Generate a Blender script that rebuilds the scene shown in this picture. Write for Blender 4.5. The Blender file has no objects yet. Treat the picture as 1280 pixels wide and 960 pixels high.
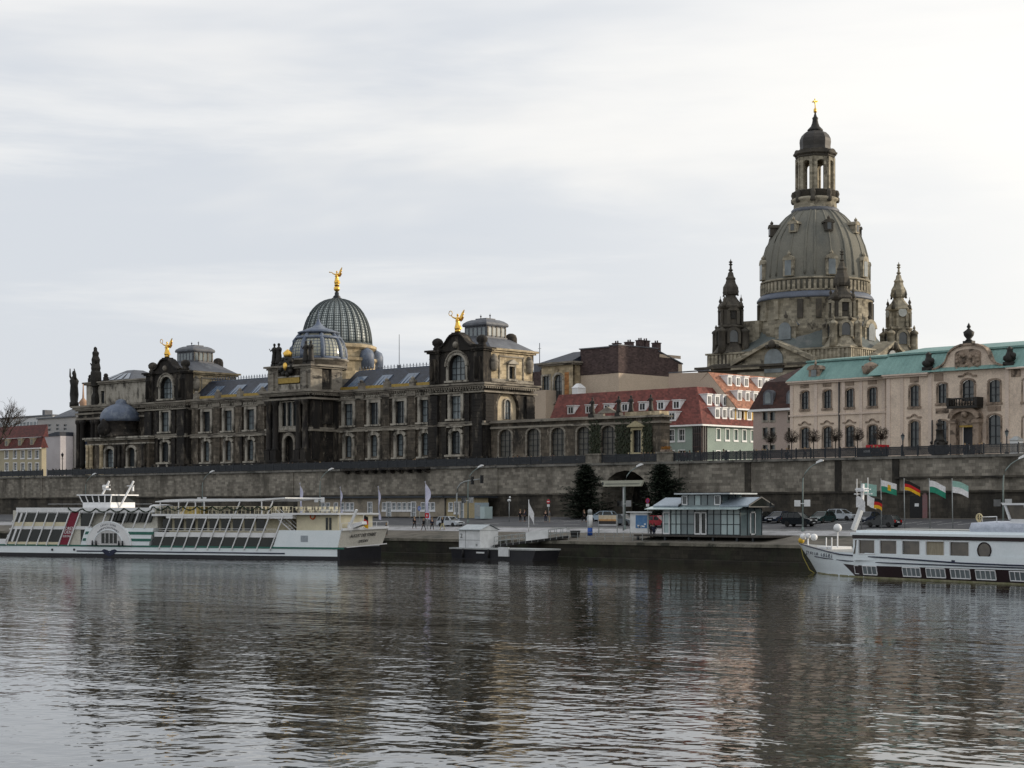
import bpy, bmesh, math, random
from mathutils import Vector, Matrix, noise
R = math.radians
PI = math.pi
S2 = math.sqrt(2)
rnd = random.Random(11)
SC = bpy.context.scene
COL = SC.collection
# ---------------------------------------------------------------- camera model (used to survey the place)
FPX, HC, YH = 2300.0, 6.5, 635.0
class Frame:
    """a ground frame: origin and heading; finds where a sight line meets one of its vertical planes"""
    def __init__(s, ox, oy, deg=0.0):
        s.ox, s.oy, s.deg, s.t = ox, oy, deg, R(deg)
    def ray(s, px):
        u = (px - 640) / FPX
        return (u - 1) / S2, (1 + u) / S2
    def at(s, px, ly=0.0):
        dx, dy = s.ray(px); c, n = math.cos(s.t), math.sin(s.t)
        D = (ly + (-n * s.ox + c * s.oy)) / (-n * dx + c * dy)
        X, Y = D * dx - s.ox, D * dy - s.oy
        return c * X + n * Y, D
    def x(s, px, ly=0.0):
        return s.at(px, ly)[0]
    def z(s, px, py, ly=0.0):
        return HC + (YH - py) * s.at(px, ly)[1] / FPX
W0 = Frame(0, 0, 0)
SPLIT = set('antenna_unit attic_block attic_pier awning_bracket belfry_opening bollard cartouche clock_face corner_pier cornice deck_chair deck_post downpipe drum_dormer drum_pilaster fairlead fender frieze frieze_block gilded_crown number_plate oriel_window parapet_block pilaster post relief_panel signal_lens standard tower_urn tower_window wall_pier window_surround window'.split())
# ---------------------------------------------------------------- mesh builder
class MB:
    def __init__(s):
        s.v = []; s.f = []; s.sm = []; s.mi = []; s.M = Matrix.Identity(4); s.cur = 0
    def pts(s, ps):
        b = len(s.v); s.v.extend((s.M @ Vector(p)) for p in ps); return b
    def poly(s, ps, sm=False):
        b = s.pts(ps); s.f.append(tuple(range(b, b + len(ps)))); s.sm.append(sm); s.mi.append(s.cur)
    def idx(s, b, fs, sm=False):
        for f in fs:
            s.f.append(tuple(b + i for i in f)); s.sm.append(sm); s.mi.append(s.cur)
    def box(s, x0, x1, y0, y1, z0, z1):
        b = s.pts([(x0,y0,z0),(x1,y0,z0),(x1,y1,z0),(x0,y1,z0),(x0,y0,z1),(x1,y0,z1),(x1,y1,z1),(x0,y1,z1)])
        s.idx(b, [(0,3,2,1),(4,5,6,7),(0,1,5,4),(1,2,6,5),(2,3,7,6),(3,0,4,7)])
    def frustum(s, r0, z0, r1, z1):
        """r = (x0,x1,y0,y1) rectangles"""
        a, c = r0, r1
        b = s.pts([(a[0],a[2],z0),(a[1],a[2],z0),(a[1],a[3],z0),(a[0],a[3],z0),(c[0],c[2],z1),(c[1],c[2],z1),(c[1],c[3],z1),(c[0],c[3],z1)])
        s.idx(b, [(0,3,2,1),(4,5,6,7),(0,1,5,4),(1,2,6,5),(2,3,7,6),(3,0,4,7)])
    def prism(s, poly, a, b_, axis='y', sm=False):
        n = len(poly)
        if axis == 'y': A = [(p[0], a, p[1]) for p in poly]; B = [(p[0], b_, p[1]) for p in poly]
        elif axis == 'x': A = [(a, p[0], p[1]) for p in poly]; B = [(b_, p[0], p[1]) for p in poly]
        else: A = [(p[0], p[1], a) for p in poly]; B = [(p[0], p[1], b_) for p in poly]
        b = s.pts(A + B)
        s.idx(b, [tuple(range(n)), tuple(range(2*n-1, n-1, -1))])
        s.idx(b, [(i, i + n, (i+1) % n + n, (i+1) % n) for i in range(n)], sm)
    def lathe(s, prof, c=(0,0,0), n=16, a0=0.0, sm=True, sx=1.0, sy=1.0, ribs=None):
        m = len(prof); P = []
        for i in range(n):
            a = a0 + 2*PI*i/n; k = 1.0 if ribs is None else ribs(i)
            for r, z in prof:
                P.append((c[0] + sx*k*r*math.cos(a), c[1] + sy*k*r*math.sin(a), c[2] + z))
        b = s.pts(P); F = []
        for i in range(n):
            j = (i+1) % n
            for q in range(m-1):
                F.append((i*m+q, j*m+q, j*m+q+1, i*m+q+1))
        s.idx(b, F, sm)
        if prof[0][0] > 1e-4: s.idx(b, [tuple(i*m for i in range(n-1,-1,-1))])
        if prof[-1][0] > 1e-4: s.idx(b, [tuple(i*m+m-1 for i in range(n))])
    def ball(s, c, r, n=8, sz=1.0):
        s.lathe([(max(1e-5, r*math.sin(PI*i/6)), -r*sz*math.cos(PI*i/6)) for i in range(7)], c, n)
    def tube(s, ps, r, n=6, sm=True):
        ps = [Vector(p) for p in ps]; m = len(ps); P = []
        for i, p in enumerate(ps):
            d = (ps[min(i+1, m-1)] - ps[max(i-1, 0)]).normalized()
            a = Vector((0,0,1)) if abs(d.z) < .9 else Vector((1,0,0))
            e1 = d.cross(a).normalized(); e2 = d.cross(e1)
            rr = r[i] if isinstance(r, (list, tuple)) else r
            for k in range(n):
                t = 2*PI*k/n + PI/n
                P.append(p + e1*(rr*math.cos(t)) + e2*(rr*math.sin(t)))
        b = s.pts(P); F = []
        for i in range(m-1):
            for k in range(n):
                F.append((i*n+k, i*n+(k+1) % n, (i+1)*n+(k+1) % n, (i+1)*n+k))
        s.idx(b, F, sm)
        s.idx(b, [tuple(range(n-1,-1,-1)), tuple(range((m-1)*n, m*n))])
    def bar(s, p, q, w):
        s.tube([p, q], w*.7071, 4, False)
    def wall(s, x0, x1, z0, z1, ops=(), y=0.0, t=.45):
        """a wall sheet with real openings: ops = (cx, w, zbottom, ztop, arch rise)"""
        xs = {x0, x1}; zs = {z0, z1}; hs = []
        for (cx, w, a, b_, ar) in ops:
            l, r = max(x0, cx-w/2), min(x1, cx+w/2)
            xs |= {l, r}; zs |= {max(a, z0), min(b_, z1)}; hs.append((l, r, a, b_))
        xs = sorted(xs); zs = sorted(zs)
        for i in range(len(xs)-1):
            for j in range(len(zs)-1):
                mx, mz = (xs[i]+xs[i+1])/2, (zs[j]+zs[j+1])/2
                if any(h[0] < mx < h[1] and h[2] < mz < h[3] for h in hs): continue
                s.poly([(xs[i],y,zs[j]),(xs[i+1],y,zs[j]),(xs[i+1],y,zs[j+1]),(xs[i],y,zs[j+1])])
        for (cx, w, a, b_, ar) in ops:
            top = arch_pts(cx, w, b_, ar)
            for (p, q) in zip(top, top[1:]):
                if ar > 0: s.poly([(p[0],y,p[1]),(q[0],y,q[1]),(q[0],y,b_+.0),(p[0],y,b_+.0)])
                s.poly([(p[0],y,p[1]),(p[0],y+t,p[1]),(q[0],y+t,q[1]),(q[0],y,q[1])])
            l, r = cx-w/2, cx+w/2
            s.poly([(l,y,a),(l,y+t,a),(l,y+t,b_-ar),(l,y,b_-ar)])
            s.poly([(r,y,a),(r,y,b_-ar),(r,y+t,b_-ar),(r,y+t,a)])
            s.poly([(l,y,a),(r,y,a),(r,y+t,a),(l,y+t,a)])
    def pieces(s):
        """far-apart pieces of what was added: each becomes an object of its own"""
        par = list(range(len(s.v)))
        def find(a):
            while par[a] != a: par[a] = par[par[a]]; a = par[a]
            return a
        for f in s.f:
            a = find(f[0])
            for i in f[1:]: par[find(i)] = a
        isl = {}
        for i, f in enumerate(s.f): isl.setdefault(find(f[0]), []).append(i)
        ks = list(isl); bx = []
        for k in ks:
            P = [s.v[i] for f in isl[k] for i in s.f[f]]; lo = [min(p[d] for p in P) for d in range(3)]; hi = [max(p[d] for p in P) for d in range(3)]
            bx.append((lo, hi, max(h-l for h, l in zip(hi, lo))))
        g = list(range(len(ks)))
        def gf(a):
            while g[a] != a: a = g[a]
            return a
        for i in range(len(ks)):
            for j in range(i):
                A, B = bx[i], bx[j]
                d = math.sqrt(sum(max(0, A[0][q]-B[1][q], B[0][q]-A[1][q])**2 for q in range(3)))
                if d <= max(.02, .5*max(A[2], B[2])): g[gf(i)] = gf(j)
        out = {}
        for i, k in enumerate(ks): out.setdefault(gf(i), []).extend(isl[k])
        res = []
        for fs in out.values():
            m = MB(); mp = {}
            for f in sorted(fs):
                idx = []
                for i in s.f[f]:
                    if i not in mp: mp[i] = len(m.v); m.v.append(s.v[i])
                    idx.append(mp[i])
                m.f.append(tuple(idx)); m.sm.append(s.sm[f]); m.mi.append(s.mi[f])
            res.append(m)
        return res
    def build(s, name, mat, parent=None, loc=None, rot=None, recalc=True):
        if name in SPLIT:
            r_ = None
            for m in s.pieces():
                o = m.build1(name, mat, parent, loc, rot, recalc); r_ = r_ or o
            return r_
        return s.build1(name, mat, parent, loc, rot, recalc)
    def build1(s, name, mat, parent=None, loc=None, rot=None, recalc=True):
        me = bpy.data.meshes.new(name)
        me.from_pydata([tuple(v) for v in s.v], [], s.f)
        for m in (mat if isinstance(mat, (list, tuple)) else [mat]): me.materials.append(m)
        me.polygons.foreach_set('use_smooth', s.sm)
        me.polygons.foreach_set('material_index', s.mi)
        if recalc:
            bm = bmesh.new(); bm.from_mesh(me)
            bmesh.ops.recalc_face_normals(bm, faces=bm.faces); bm.to_mesh(me); bm.free()
        me.update()
        return link(name, me, parent, loc, rot)
def arch_pts(cx, w, top, rise, n=8):
    if rise <= 0: return [(cx-w/2, top), (cx+w/2, top)]
    return [(cx - w/2*math.cos(PI*i/n), top - rise + rise*math.sin(PI*i/n)) for i in range(n+1)]
def link(name, me, parent=None, loc=None, rot=None):
    o = bpy.data.objects.new(name, me); COL.objects.link(o)
    if parent: o.parent = parent
    if loc: o.location = loc
    if rot is not None: o.rotation_euler = (0, 0, rot)
    return o
def tag(o, label=None, cat=None, group=None, kind=None):
    if label: o['label'] = label
    if cat: o['category'] = cat
    if group: o['group'] = group
    if kind: o['kind'] = kind
    return o
def thing(name, label, cat, loc=(0,0,0), deg=0.0, group=None):
    o = bpy.data.objects.new(name, None); COL.objects.link(o)
    o.location = loc; o.rotation_euler = (0, 0, R(deg))
    return tag(o, label, cat, group)
def dup(o, loc=None, deg=None, label=None, parent=None, scale=None):
    c = o.copy(); COL.objects.link(c)
    if parent: c.parent = parent
    if loc is not None: c.location = loc
    if deg is not None: c.rotation_euler = (0, 0, R(deg))
    if label: c['label'] = label
    if scale: c.scale = (scale,)*3
    for ch in list(o.children): dup(ch, parent=c)
    return c
# ---------------------------------------------------------------- materials
def _n(nt, t, **k):
    n = nt.nodes.new(t)
    for a, v in k.items(): setattr(n, a, v)
    return n
MATS = {}
def mat(name, c, c2=None, scale=1.0, stretch=(1,1,1), rough=.85, bump=0.0, metal=0.0, spots=None, spot_scale=.5, spot_lo=.5, spot_hi=.62, blocks=None, spec=.3, fine=.12, spots2=None):
    """base colour c mottled towards c2; 'spots' = a stain colour in ragged patches; blocks = (w,h,mortar colour) masonry joints"""
    if name in MATS: return MATS[name]
    m = bpy.data.materials.new(name); m.use_nodes = True; nt = m.node_tree
    b = nt.nodes['Principled BSDF']
    b.inputs['Roughness'].default_value = rough; b.inputs['Metallic'].default_value = metal
    b.inputs['Specular IOR Level'].default_value = spec
    tc = _n(nt, 'ShaderNodeTexCoord'); mp = _n(nt, 'ShaderNodeMapping')
    mp.inputs['Scale'].default_value = stretch
    nt.links.new(tc.outputs['Object'], mp.inputs['Vector'])
    V = mp.outputs['Vector']
    def noise_(sc, det=5, rg=.6):
        n = _n(nt, 'ShaderNodeTexNoise'); n.inputs['Scale'].default_value = sc; n.inputs['Detail'].default_value = det
        n.inputs['Roughness'].default_value = rg; nt.links.new(V, n.inputs['Vector']); return n.outputs['Fac']
    def ramp(fac, lo, hi):
        r = _n(nt, 'ShaderNodeMapRange'); r.inputs['From Min'].default_value = lo; r.inputs['From Max'].default_value = hi
        nt.links.new(fac, r.inputs['Value']); return r.outputs['Result']
    def mix(fac, a, b_):
        x = _n(nt, 'ShaderNodeMix', data_type='RGBA')
        if isinstance(fac, float): x.inputs['Factor'].default_value = fac
        else: nt.links.new(fac, x.inputs['Factor'])
        for sock, val in ((6, a), (7, b_)):
            if isinstance(val, tuple): x.inputs[sock].default_value = (*val[:3], 1)
            else: nt.links.new(val, x.inputs[sock])
        return x.outputs[2]
    c2 = c2 or tuple(x*.8 for x in c)
    f = noise_(scale)
    col = mix(ramp(f, .36, .64), c, c2)
    if blocks:
        bw, bh, mc = blocks
        # masonry courses: joints from fractions of the vertical and horizontal object coordinates
        sep = _n(nt, 'ShaderNodeSeparateXYZ'); nt.links.new(tc.outputs['Object'], sep.inputs[0])
        add = _n(nt, 'ShaderNodeMath', operation='ADD'); nt.links.new(sep.outputs['X'], add.inputs[0]); nt.links.new(sep.outputs['Y'], add.inputs[1])
        cmb = _n(nt, 'ShaderNodeCombineXYZ'); nt.links.new(add.outputs[0], cmb.inputs['X']); nt.links.new(sep.outputs['Z'], cmb.inputs['Y'])
        br = _n(nt, 'ShaderNodeTexBrick'); nt.links.new(cmb.outputs[0], br.inputs['Vector'])
        br.inputs['Scale'].default_value = 1.0; br.inputs['Brick Width'].default_value = bw; br.inputs['Row Height'].default_value = bh
        br.inputs['Mortar Size'].default_value = .04*bh; br.inputs['Mortar Smooth'].default_value = .4
        br.inputs['Color1'].default_value = (.62,.62,.62,1); br.inputs['Color2'].default_value = (1.25,1.25,1.25,1); br.inputs['Mortar'].default_value = (*[x for x in mc], 1)
        mm = _n(nt, 'ShaderNodeMix', data_type='RGBA', blend_type='MULTIPLY'); mm.inputs['Factor'].default_value = 1
        nt.links.new(col, mm.inputs[6]); nt.links.new(br.outputs['Color'], mm.inputs[7]); col = mm.outputs[2]
    if spots:
        s = noise_(spot_scale, 7, .65)
        col = mix(ramp(s, spot_lo, spot_hi), col, spots)
    if spots2:
        mp2 = _n(nt, 'ShaderNodeMapping'); mp2.inputs['Scale'].default_value = stretch; mp2.inputs['Location'].default_value = (17.3, 5.1, 9.7); nt.links.new(tc.outputs['Object'], mp2.inputs['Vector'])
        V = mp2.outputs['Vector']; s = noise_(spot_scale*2.6, 6, .7); col = mix(ramp(s, .55, .66), col, spots2)
    if fine:
        g = noise_(max(6.0, scale*7), 3, .6)
        k = _n(nt, 'ShaderNodeMapRange'); k.inputs['From Min'].default_value = .3; k.inputs['From Max'].default_value = .7
        k.inputs['To Min'].default_value = 1-fine*1.6; k.inputs['To Max'].default_value = 1+fine*1.2
        nt.links.new(g, k.inputs['Value'])
        h = _n(nt, 'ShaderNodeVectorMath', operation='SCALE'); nt.links.new(col, h.inputs[0]); nt.links.new(k.outputs['Result'], h.inputs['Scale'])
        col = h.outputs[0]
    nt.links.new(col, b.inputs['Base Color'])
    if bump:
        bp = _n(nt, 'ShaderNodeBump'); bp.inputs['Strength'].default_value = .8; bp.inputs['Distance'].default_value = bump
        nt.links.new(noise_(scale*3), bp.inputs['Height']); nt.links.new(bp.outputs['Normal'], b.inputs['Normal'])
    MATS[name] = m; return m
# stone of the academy: brown sandstone blackened by soot
ST_DARK = mat('sooty_sandstone', (.06,.05,.04), (.024,.021,.019), .45, (1,1,.45), bump=.05, spots2=(.2,.175,.14), spots=(.009,.009,.009), spot_scale=.3, spot_lo=.48, spot_hi=.62, blocks=(1.3,.55,(.5,.5,.5)))
ST_WALL = mat('brown_weathered_sandstone', (.13,.108,.083), (.07,.06,.048), .6, (1,1,.4), bump=.06, spots2=(.26,.225,.18), spots=(.02,.018,.016), spot_scale=.35, spot_lo=.52, spot_hi=.66, blocks=(1.3,.55,(.5,.5,.5)))
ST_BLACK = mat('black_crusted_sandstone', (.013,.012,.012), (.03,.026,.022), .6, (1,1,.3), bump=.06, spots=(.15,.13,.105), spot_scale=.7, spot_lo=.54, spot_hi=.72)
ST_PALE = mat('pale_washed_sandstone', (.42,.39,.335), (.27,.25,.21), .8, (1,1,.5), bump=.04, spots=(.06,.054,.047), spot_scale=.8, spot_lo=.5, spot_hi=.66)
ST_MID = mat('weathered_cornice_stone', (.3,.275,.23), (.17,.15,.125), .7, (.5,.5,1.5), bump=.04, spots=(.03,.027,.025), spot_scale=.6, spot_lo=.52, spot_hi=.66)
ST_CREAM = mat('cleaned_sunlit_sandstone', (.5,.42,.29), (.38,.31,.2), .5, (1,1,.6), bump=.03, spots=(.1,.07,.045), spot_scale=.35, spot_lo=.56, spot_hi=.68, blocks=(1.3,.6,(.6,.58,.55)))  # cleaner yellow stone, with sunlight on the attic side also put into its tone
ST_BRONZE = mat('dark_bronze', (.016,.014,.013), (.03,.028,.024), 2, rough=.6)
GOLD = mat('gilding', (.85,.55,.13), (.7,.42,.09), 3, rough=.32, metal=1.0, fine=.05)
GILT = mat('gilt_paint', (.42,.3,.08), (.3,.2,.05), 2, rough=.5, metal=.4)
SLATE = mat('blue_slate', (.028,.036,.055), (.018,.022,.034), 1.2, (1,1,1), rough=.5, blocks=(.6,.3,(.6,.6,.6)))
LEAD = mat('grey_lead_sheet', (.12,.13,.15), (.085,.09,.105), .7, rough=.55, spots=(.17,.18,.19), spot_scale=.5, spot_lo=.55, spot_hi=.7)
ZINC_BLUE = mat('blue_grey_zinc', (.13,.16,.225), (.09,.115,.16), .5, rough=.5, spots=(.18,.21,.26), spot_scale=.7)
GLASS = mat('window_glass', (.05,.06,.066), (.028,.033,.037), .35, rough=.12, spec=.7, fine=0)
GLASS_PALE = mat('curtained_glass', (.2,.235,.25), (.1,.12,.13), .3, rough=.2, spec=.6, fine=0)
GLASS_SKY = mat('skylight_glass', (.1,.15,.22), (.06,.09,.14), .4, rough=.1, spec=.8, fine=0)
GLASS_DOME = mat('frosted_dome_glass', (.55,.6,.58), (.42,.47,.46), .5, rough=.25, spec=.6)
GLASS_CUP = mat('cupola_glass', (.42,.42,.33), (.3,.31,.27), .5, rough=.25, spec=.6)
IRON = mat('dark_ironwork', (.02,.024,.03), (.03,.034,.04), 2, rough=.5)
IRON_GREEN = mat('green_black_iron', (.06,.075,.08), (.04,.052,.056), 2, rough=.5)
WHITE = mat('white_paint', (.78,.79,.8), (.7,.71,.72), .8, rough=.45, fine=.04)
CREAMP = mat('cream_paint', (.72,.66,.48), (.64,.58,.42), .8, rough=.5, fine=.04)
# ---------------------------------------------------------------- windows
WCACHE = {}
def window(parent, cx, z0, w, h, arch=0.0, y=0.0, M=None, sw=.35, proud=.18, hood=None, sill=True, nx=2, nz=3, t=.35, m_s=None, m_f=None, m_g=None, bar=.07, foot=0.0, label=None):
    m_s = m_s or ST_PALE; m_f = m_f or IRON; m_g = m_g or GLASS
    key = (w, h, arch, sw, proud, hood, sill, nx, nz, t, m_s.name, m_f.name, m_g.name, bar, foot)
    if key not in WCACHE:
        a = MB()
        if sw > 0:
            a.box(-w/2-sw, -w/2, -proud, .05, -foot, h-arch); a.box(w/2, w/2+sw, -proud, .05, -foot, h-arch)
            inn = arch_pts(0, w, h, arch); out = arch_pts(0, w+2*sw, h+sw, arch+ (sw*.4 if arch else 0))
            if arch > 0:
                for i in range(len(inn)-1):
                    a.prism([inn[i], inn[i+1], out[i+1], out[i]], -proud, .05)
                a.box(-w/2-sw, -w/2, -proud*.98, .05, h-arch, h-arch+.01)
            else: a.box(-w/2-sw, w/2+sw, -proud, .05, h, h+sw)
            if sill: a.box(-w/2-sw*1.5, w/2+sw*1.5, -proud*2.2, .04, -.32-foot, -foot)
            if hood == 'flat': a.box(-w/2-sw*1.7, w/2+sw*1.7, -proud*3, .04, h+sw+.12, h+sw+.42)
            elif hood == 'ped':
                zz = h+sw+.1; e = w/2+sw*1.8
                a.box(-e, e, -proud*2.6, .04, zz, zz+.16); a.prism([(-e, zz+.17), (e, zz+.17), (0, zz+.17+e*.5)], -proud*2.6, .04)
            elif hood == 'wave':
                zz = h+sw+.35; e = w/2+sw*.9
                P = [(-e-.2, zz), (-e*.6, zz+.05), (-e*.3, zz+.3), (0, zz+.4), (e*.3, zz+.3), (e*.6, zz+.05), (e+.2, zz)]
                for p, q in zip(P, P[1:]): a.prism([(p[0], p[1]-.2), (q[0], q[1]-.2), q, p], -proud*2.4, .04)
            elif hood == 'key':
                a.box(-.25, .25, -proud*1.8, .04, h-.1, h+sw+.3); a.box(-w/2-sw*1.5, w/2+sw*1.5, -proud*2, .04, h+sw+.02, h+sw+.2)
        else: a.box(-w/2-.06, w/2+.06, -.1, .02, -.12, -.002)
        fr = MB(); yb = t-.12
        top = lambda x: h - arch + arch*math.sqrt(max(0, 1-(2*x/w)**2)) if arch else h
        for i in range(nx+1):
            x = -w/2 + w*i/nx; x = max(-w/2+bar/2, min(w/2-bar/2, x))
            fr.box(x-bar/2, x+bar/2, yb, yb+.08, 0, max(.1, top(x)))
        for j in range(nz+1):
            z = h*j/nz; hw = w/2
            if arch and z > h-arch: hw = w/2*math.sqrt(max(0, 1-((z-h+arch)/arch)**2))
            if hw > .1: fr.box(-hw, hw, yb-.01, yb+.07, max(0, z-bar/2), min(h, z+bar/2))
        g = MB(); g.poly([(-w/2, t, 0), (w/2, t, 0)] + [(p[0], t, p[1]) for p in reversed(arch_pts(0, w, h, arch))])
        oa = a.build('window', m_s); of = fr.build('frame', m_f, oa); og = g.build('pane', m_g, oa)
        WCACHE[key] = (oa.data, of.data, og.data); o = oa
    else:
        d = WCACHE[key]; o = link('window', d[0]); link('frame', d[1], o); link('pane', d[2], o)
    M = M or Matrix.Identity(4)
    o.parent = parent; p = M @ Vector((cx, y, z0)); o.location = p; o.rotation_euler = M.to_euler()
    if label: o['label'] = label
    return o
def side(x, y=0.0):
    return Matrix.Translation((x, y, 0)) @ Matrix.Rotation(PI/2, 4, 'Z')
def slab(mb, x0, x1, y0, y1, z, h, p):
    mb.box(x0-p, x1+p, y0-p, y1+p, z, z+h)
def dentils(mb, x0, x1, z, y, step=.55, s=.25, d=.3):
    n = int((x1-x0)/step)
    for i in range(n):
        x = x0 + (i+.5)*(x1-x0)/n; mb.box(x-s/2, x+s/2, y-d, y+.02, z, z+.28)
def statue(mb, c, h, gold=False, seed=0, face=(0,-1)):
    """a draped standing figure"""
    r = random.Random(seed); x, y, z = c; k = h/4.0
    prof = [(.62,0),(.7,.25),(.55,.9),(.5,1.6),(.42,2.1),(.52,2.6),(.55,2.95),(.34,3.2),(.15,3.32),(.2,3.5),(.27,3.7),(.2,3.92),(.02,4.02)]
    mb.lathe([(a*k, b*k) for a, b in prof], c, 10, ribs=lambda i: 1+.13*((i*7+seed) % 3-1))
    for sgn in (-1, 1):
        e = r.random()
        mb.tube([(x+sgn*.45*k, y, z+3.0*k), (x+sgn*.8*k, y-.25*k, z+(2.35+.2*e)*k), (x+sgn*(.35+.5*e)*k, y-.6*k, z+(2.2+e*.9)*k)], [.17*k,.14*k,.09*k], 6)
def winged(mb, c, h, trumpet=False):
    x, y, z = c; k = h/4.0
    mb.lathe([(.55*k,0),(.5*k,.4*k),(.5*k,.5*k)], c, 10)
    statue_prof = [(.5,.5),(.58,.8),(.42,1.3),(.36,1.8),(.3,2.0),(.36,2.3),(.36,2.55),(.2,2.75),(.1,2.85),(.15,3.0),(.19,3.15),(.12,3.32),(.01,3.36)]
    mb.lathe([(a*k, b*k) for a, b in statue_prof], c, 10, ribs=lambda i: 1+.14*((i*5) % 3-1))
    # raised wing (right) and half open wing (left), each a thick tapering blade of feathers
    for sgn, up in ((1, 1.0), (.55, .92)):
        P = [(.15, 2.5), (.5, 2.9), (.95, 3.55*up), (1.35*sgn+.1, 4.0*up), (1.2*sgn, 3.3*up), (.95, 2.7), (.6, 2.2), (.25, 2.0)]
        mb.prism([(x+a*k, z+b*k) for a, b in P], y+(.1 if sgn == 1 else .5)*k, y+(.3 if sgn == 1 else .68)*k)
    mb.tube([(x-.3*k, y-.1*k, z+2.55*k), (x-.85*k, y-.3*k, z+2.75*k), (x-1.25*k, y-.4*k, z+3.1*k)], [.15*k,.12*k,.08*k], 6)
    mb.tube([(x+.3*k, y-.1*k, z+2.5*k), (x+.5*k, y-.5*k, z+2.1*k), (x+.2*k, y-.8*k, z+2.0*k)], [.15*k,.12*k,.08*k], 6)
    cx, cz = x-1.35*k, z+3.5*k      # wreath held up
    if not trumpet:
        ring = [(cx+.42*k*math.cos(2*PI*i/12), y-.4*k, cz+.42*k*math.sin(2*PI*i/12)) for i in range(13)]
        mb.tube(ring, .07*k, 5)
    else: mb.tube([(x-1.2*k, y-.4*k, z+3.05*k), (x-1.8*k, y-.6*k, z+3.15*k)], [.06*k,.12*k], 6)
    mb.prism([(x-.1*k, z+.5*k), (x+.75*k, z+.55*k), (x+.6*k, z+1.0*k), (x+.2*k, z+1.5*k)], y-.1*k, y+.35*k)
# ================================================================ world, sun, camera
SUN_AZ, SUN_EL = 56.0, 13.0          # degrees: direction to the sun, counter-clockwise from +X
def world():
    w = bpy.data.worlds.new('World'); SC.world = w; w.use_nodes = True; nt = w.node_tree; nt.nodes.clear()
    out = _n(nt, 'ShaderNodeOutputWorld'); bg = _n(nt, 'ShaderNodeBackground'); bg.inputs['Strength'].default_value = .1
    nt.links.new(bg.outputs[0], out.inputs[0])
    sky = _n(nt, 'ShaderNodeTexSky', sky_type='NISHITA'); sky.sun_disc = False
    sky.sun_elevation = R(SUN_EL); sky.sun_rotation = R(90-SUN_AZ); sky.air_density = 1.0; sky.dust_density = 2.0
    tc = _n(nt, 'ShaderNodeTexCoord'); D = tc.outputs['Generated']
    sep = _n(nt, 'ShaderNodeSeparateXYZ'); nt.links.new(D, sep.inputs[0])
    def mr(v, a, b, c=0., d=1., smooth=True):
        n = _n(nt, 'ShaderNodeMapRange', interpolation_type='SMOOTHSTEP' if smooth else 'LINEAR'); nt.links.new(v, n.inputs['Value'])
        for i, x in zip(('From Min','From Max','To Min','To Max'), (a,b,c,d)): n.inputs[i].default_value = x
        return n.outputs['Result']
    def mix(f, a, b, mode='MIX'):
        x = _n(nt, 'ShaderNodeMix', data_type='RGBA', blend_type=mode)
        if isinstance(f, float): x.inputs['Factor'].default_value = f
        else: nt.links.new(f, x.inputs['Factor'])
        for s, v in ((6,a),(7,b)):
            if isinstance(v, tuple): x.inputs[s].default_value = (*v, 1)
            else: nt.links.new(v, x.inputs[s])
        return x.outputs[2]
    def cloud(scale, st, det, off, rg=.55):
        mp = _n(nt, 'ShaderNodeMapping'); mp.inputs['Scale'].default_value = st; mp.inputs['Location'].default_value = off
        nt.links.new(D, mp.inputs['Vector'])
        n = _n(nt, 'ShaderNodeTexNoise'); n.inputs['Scale'].default_value = scale; n.inputs['Detail'].default_value = det; n.inputs['Roughness'].default_value = rg
        n.inputs['Distortion'].default_value = .3
        nt.links.new(mp.outputs[0], n.inputs['Vector']); return n.outputs['Fac']
    elev = sep.outputs['Z']
    # layered cloud deck: blue-grey low gap near the horizon, pale warm layer, cooler layer above
    low = mix(mr(elev, .015, .15), (7.7, 8.2, 8.4), (9.9, 9.75, 9.5))
    deck = mix(mr(elev, .17, .30), low, (9.0, 9.1, 9.3))
    big = cloud(1.5, (1.0, 1.0, 5.5), 5, (3.1, 1.7, .4))
    deck = mix(mr(big, .43, .6), deck, (7.4, 7.75, 8.3))
    thin = cloud(2.6, (1.0, 1.0, 7.0), 6, (7.3, 2.2, 1.9), .6)
    deck = mix(mr(thin, .48, .72, 0., .6), deck, (10.3, 10.2, 10.0))
    # thinner cloud round the hidden sun lets more light through
    sd = Vector((math.cos(R(SUN_AZ))*math.cos(R(SUN_EL)), math.sin(R(SUN_AZ))*math.cos(R(SUN_EL)), math.sin(R(SUN_EL))))
    dot = _n(nt, 'ShaderNodeVectorMath', operation='DOT_PRODUCT'); nt.links.new(D, dot.inputs[0]); dot.inputs[1].default_value = sd
    deck = mix(mr(dot.outputs['Value'], .14, .64, 0., .75), deck, (12.6, 12.2, 11.5))
    col = mix(.9, sky.outputs[0], deck)
    nt.links.new(col, bg.inputs['Color'])
    l = bpy.data.lights.new('sun', 'SUN'); l.energy = 3.2; l.angle = R(1.2); l.color = (1, .86, .68)
    o = bpy.data.objects.new('sun', l); COL.objects.link(o); o.rotation_euler = (-sd).to_track_quat('-Z', 'Y').to_euler()
    c = bpy.data.cameras.new('camera'); c.sensor_width = 36; c.lens = 36*FPX/1280; c.shift_y = (YH-480)/1280; c.clip_end = 9000; c.clip_start = .5
    o = bpy.data.objects.new('camera', c); COL.objects.link(o); o.location = (0, 0, HC); o.rotation_euler = (R(90), 0, R(45)); SC.camera = o
    v = SC.view_settings; v.view_transform = 'Standard'; v.look = 'None'; v.gamma = 1; v.exposure = 0
    SC.cycles.max_bounces = 6; SC.cycles.diffuse_bounces = 2; SC.cycles.glossy_bounces = 3; SC.cycles.caustics_reflective = False; SC.cycles.caustics_refractive = False
    SC.cycles.use_denoising = True
world()
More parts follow.
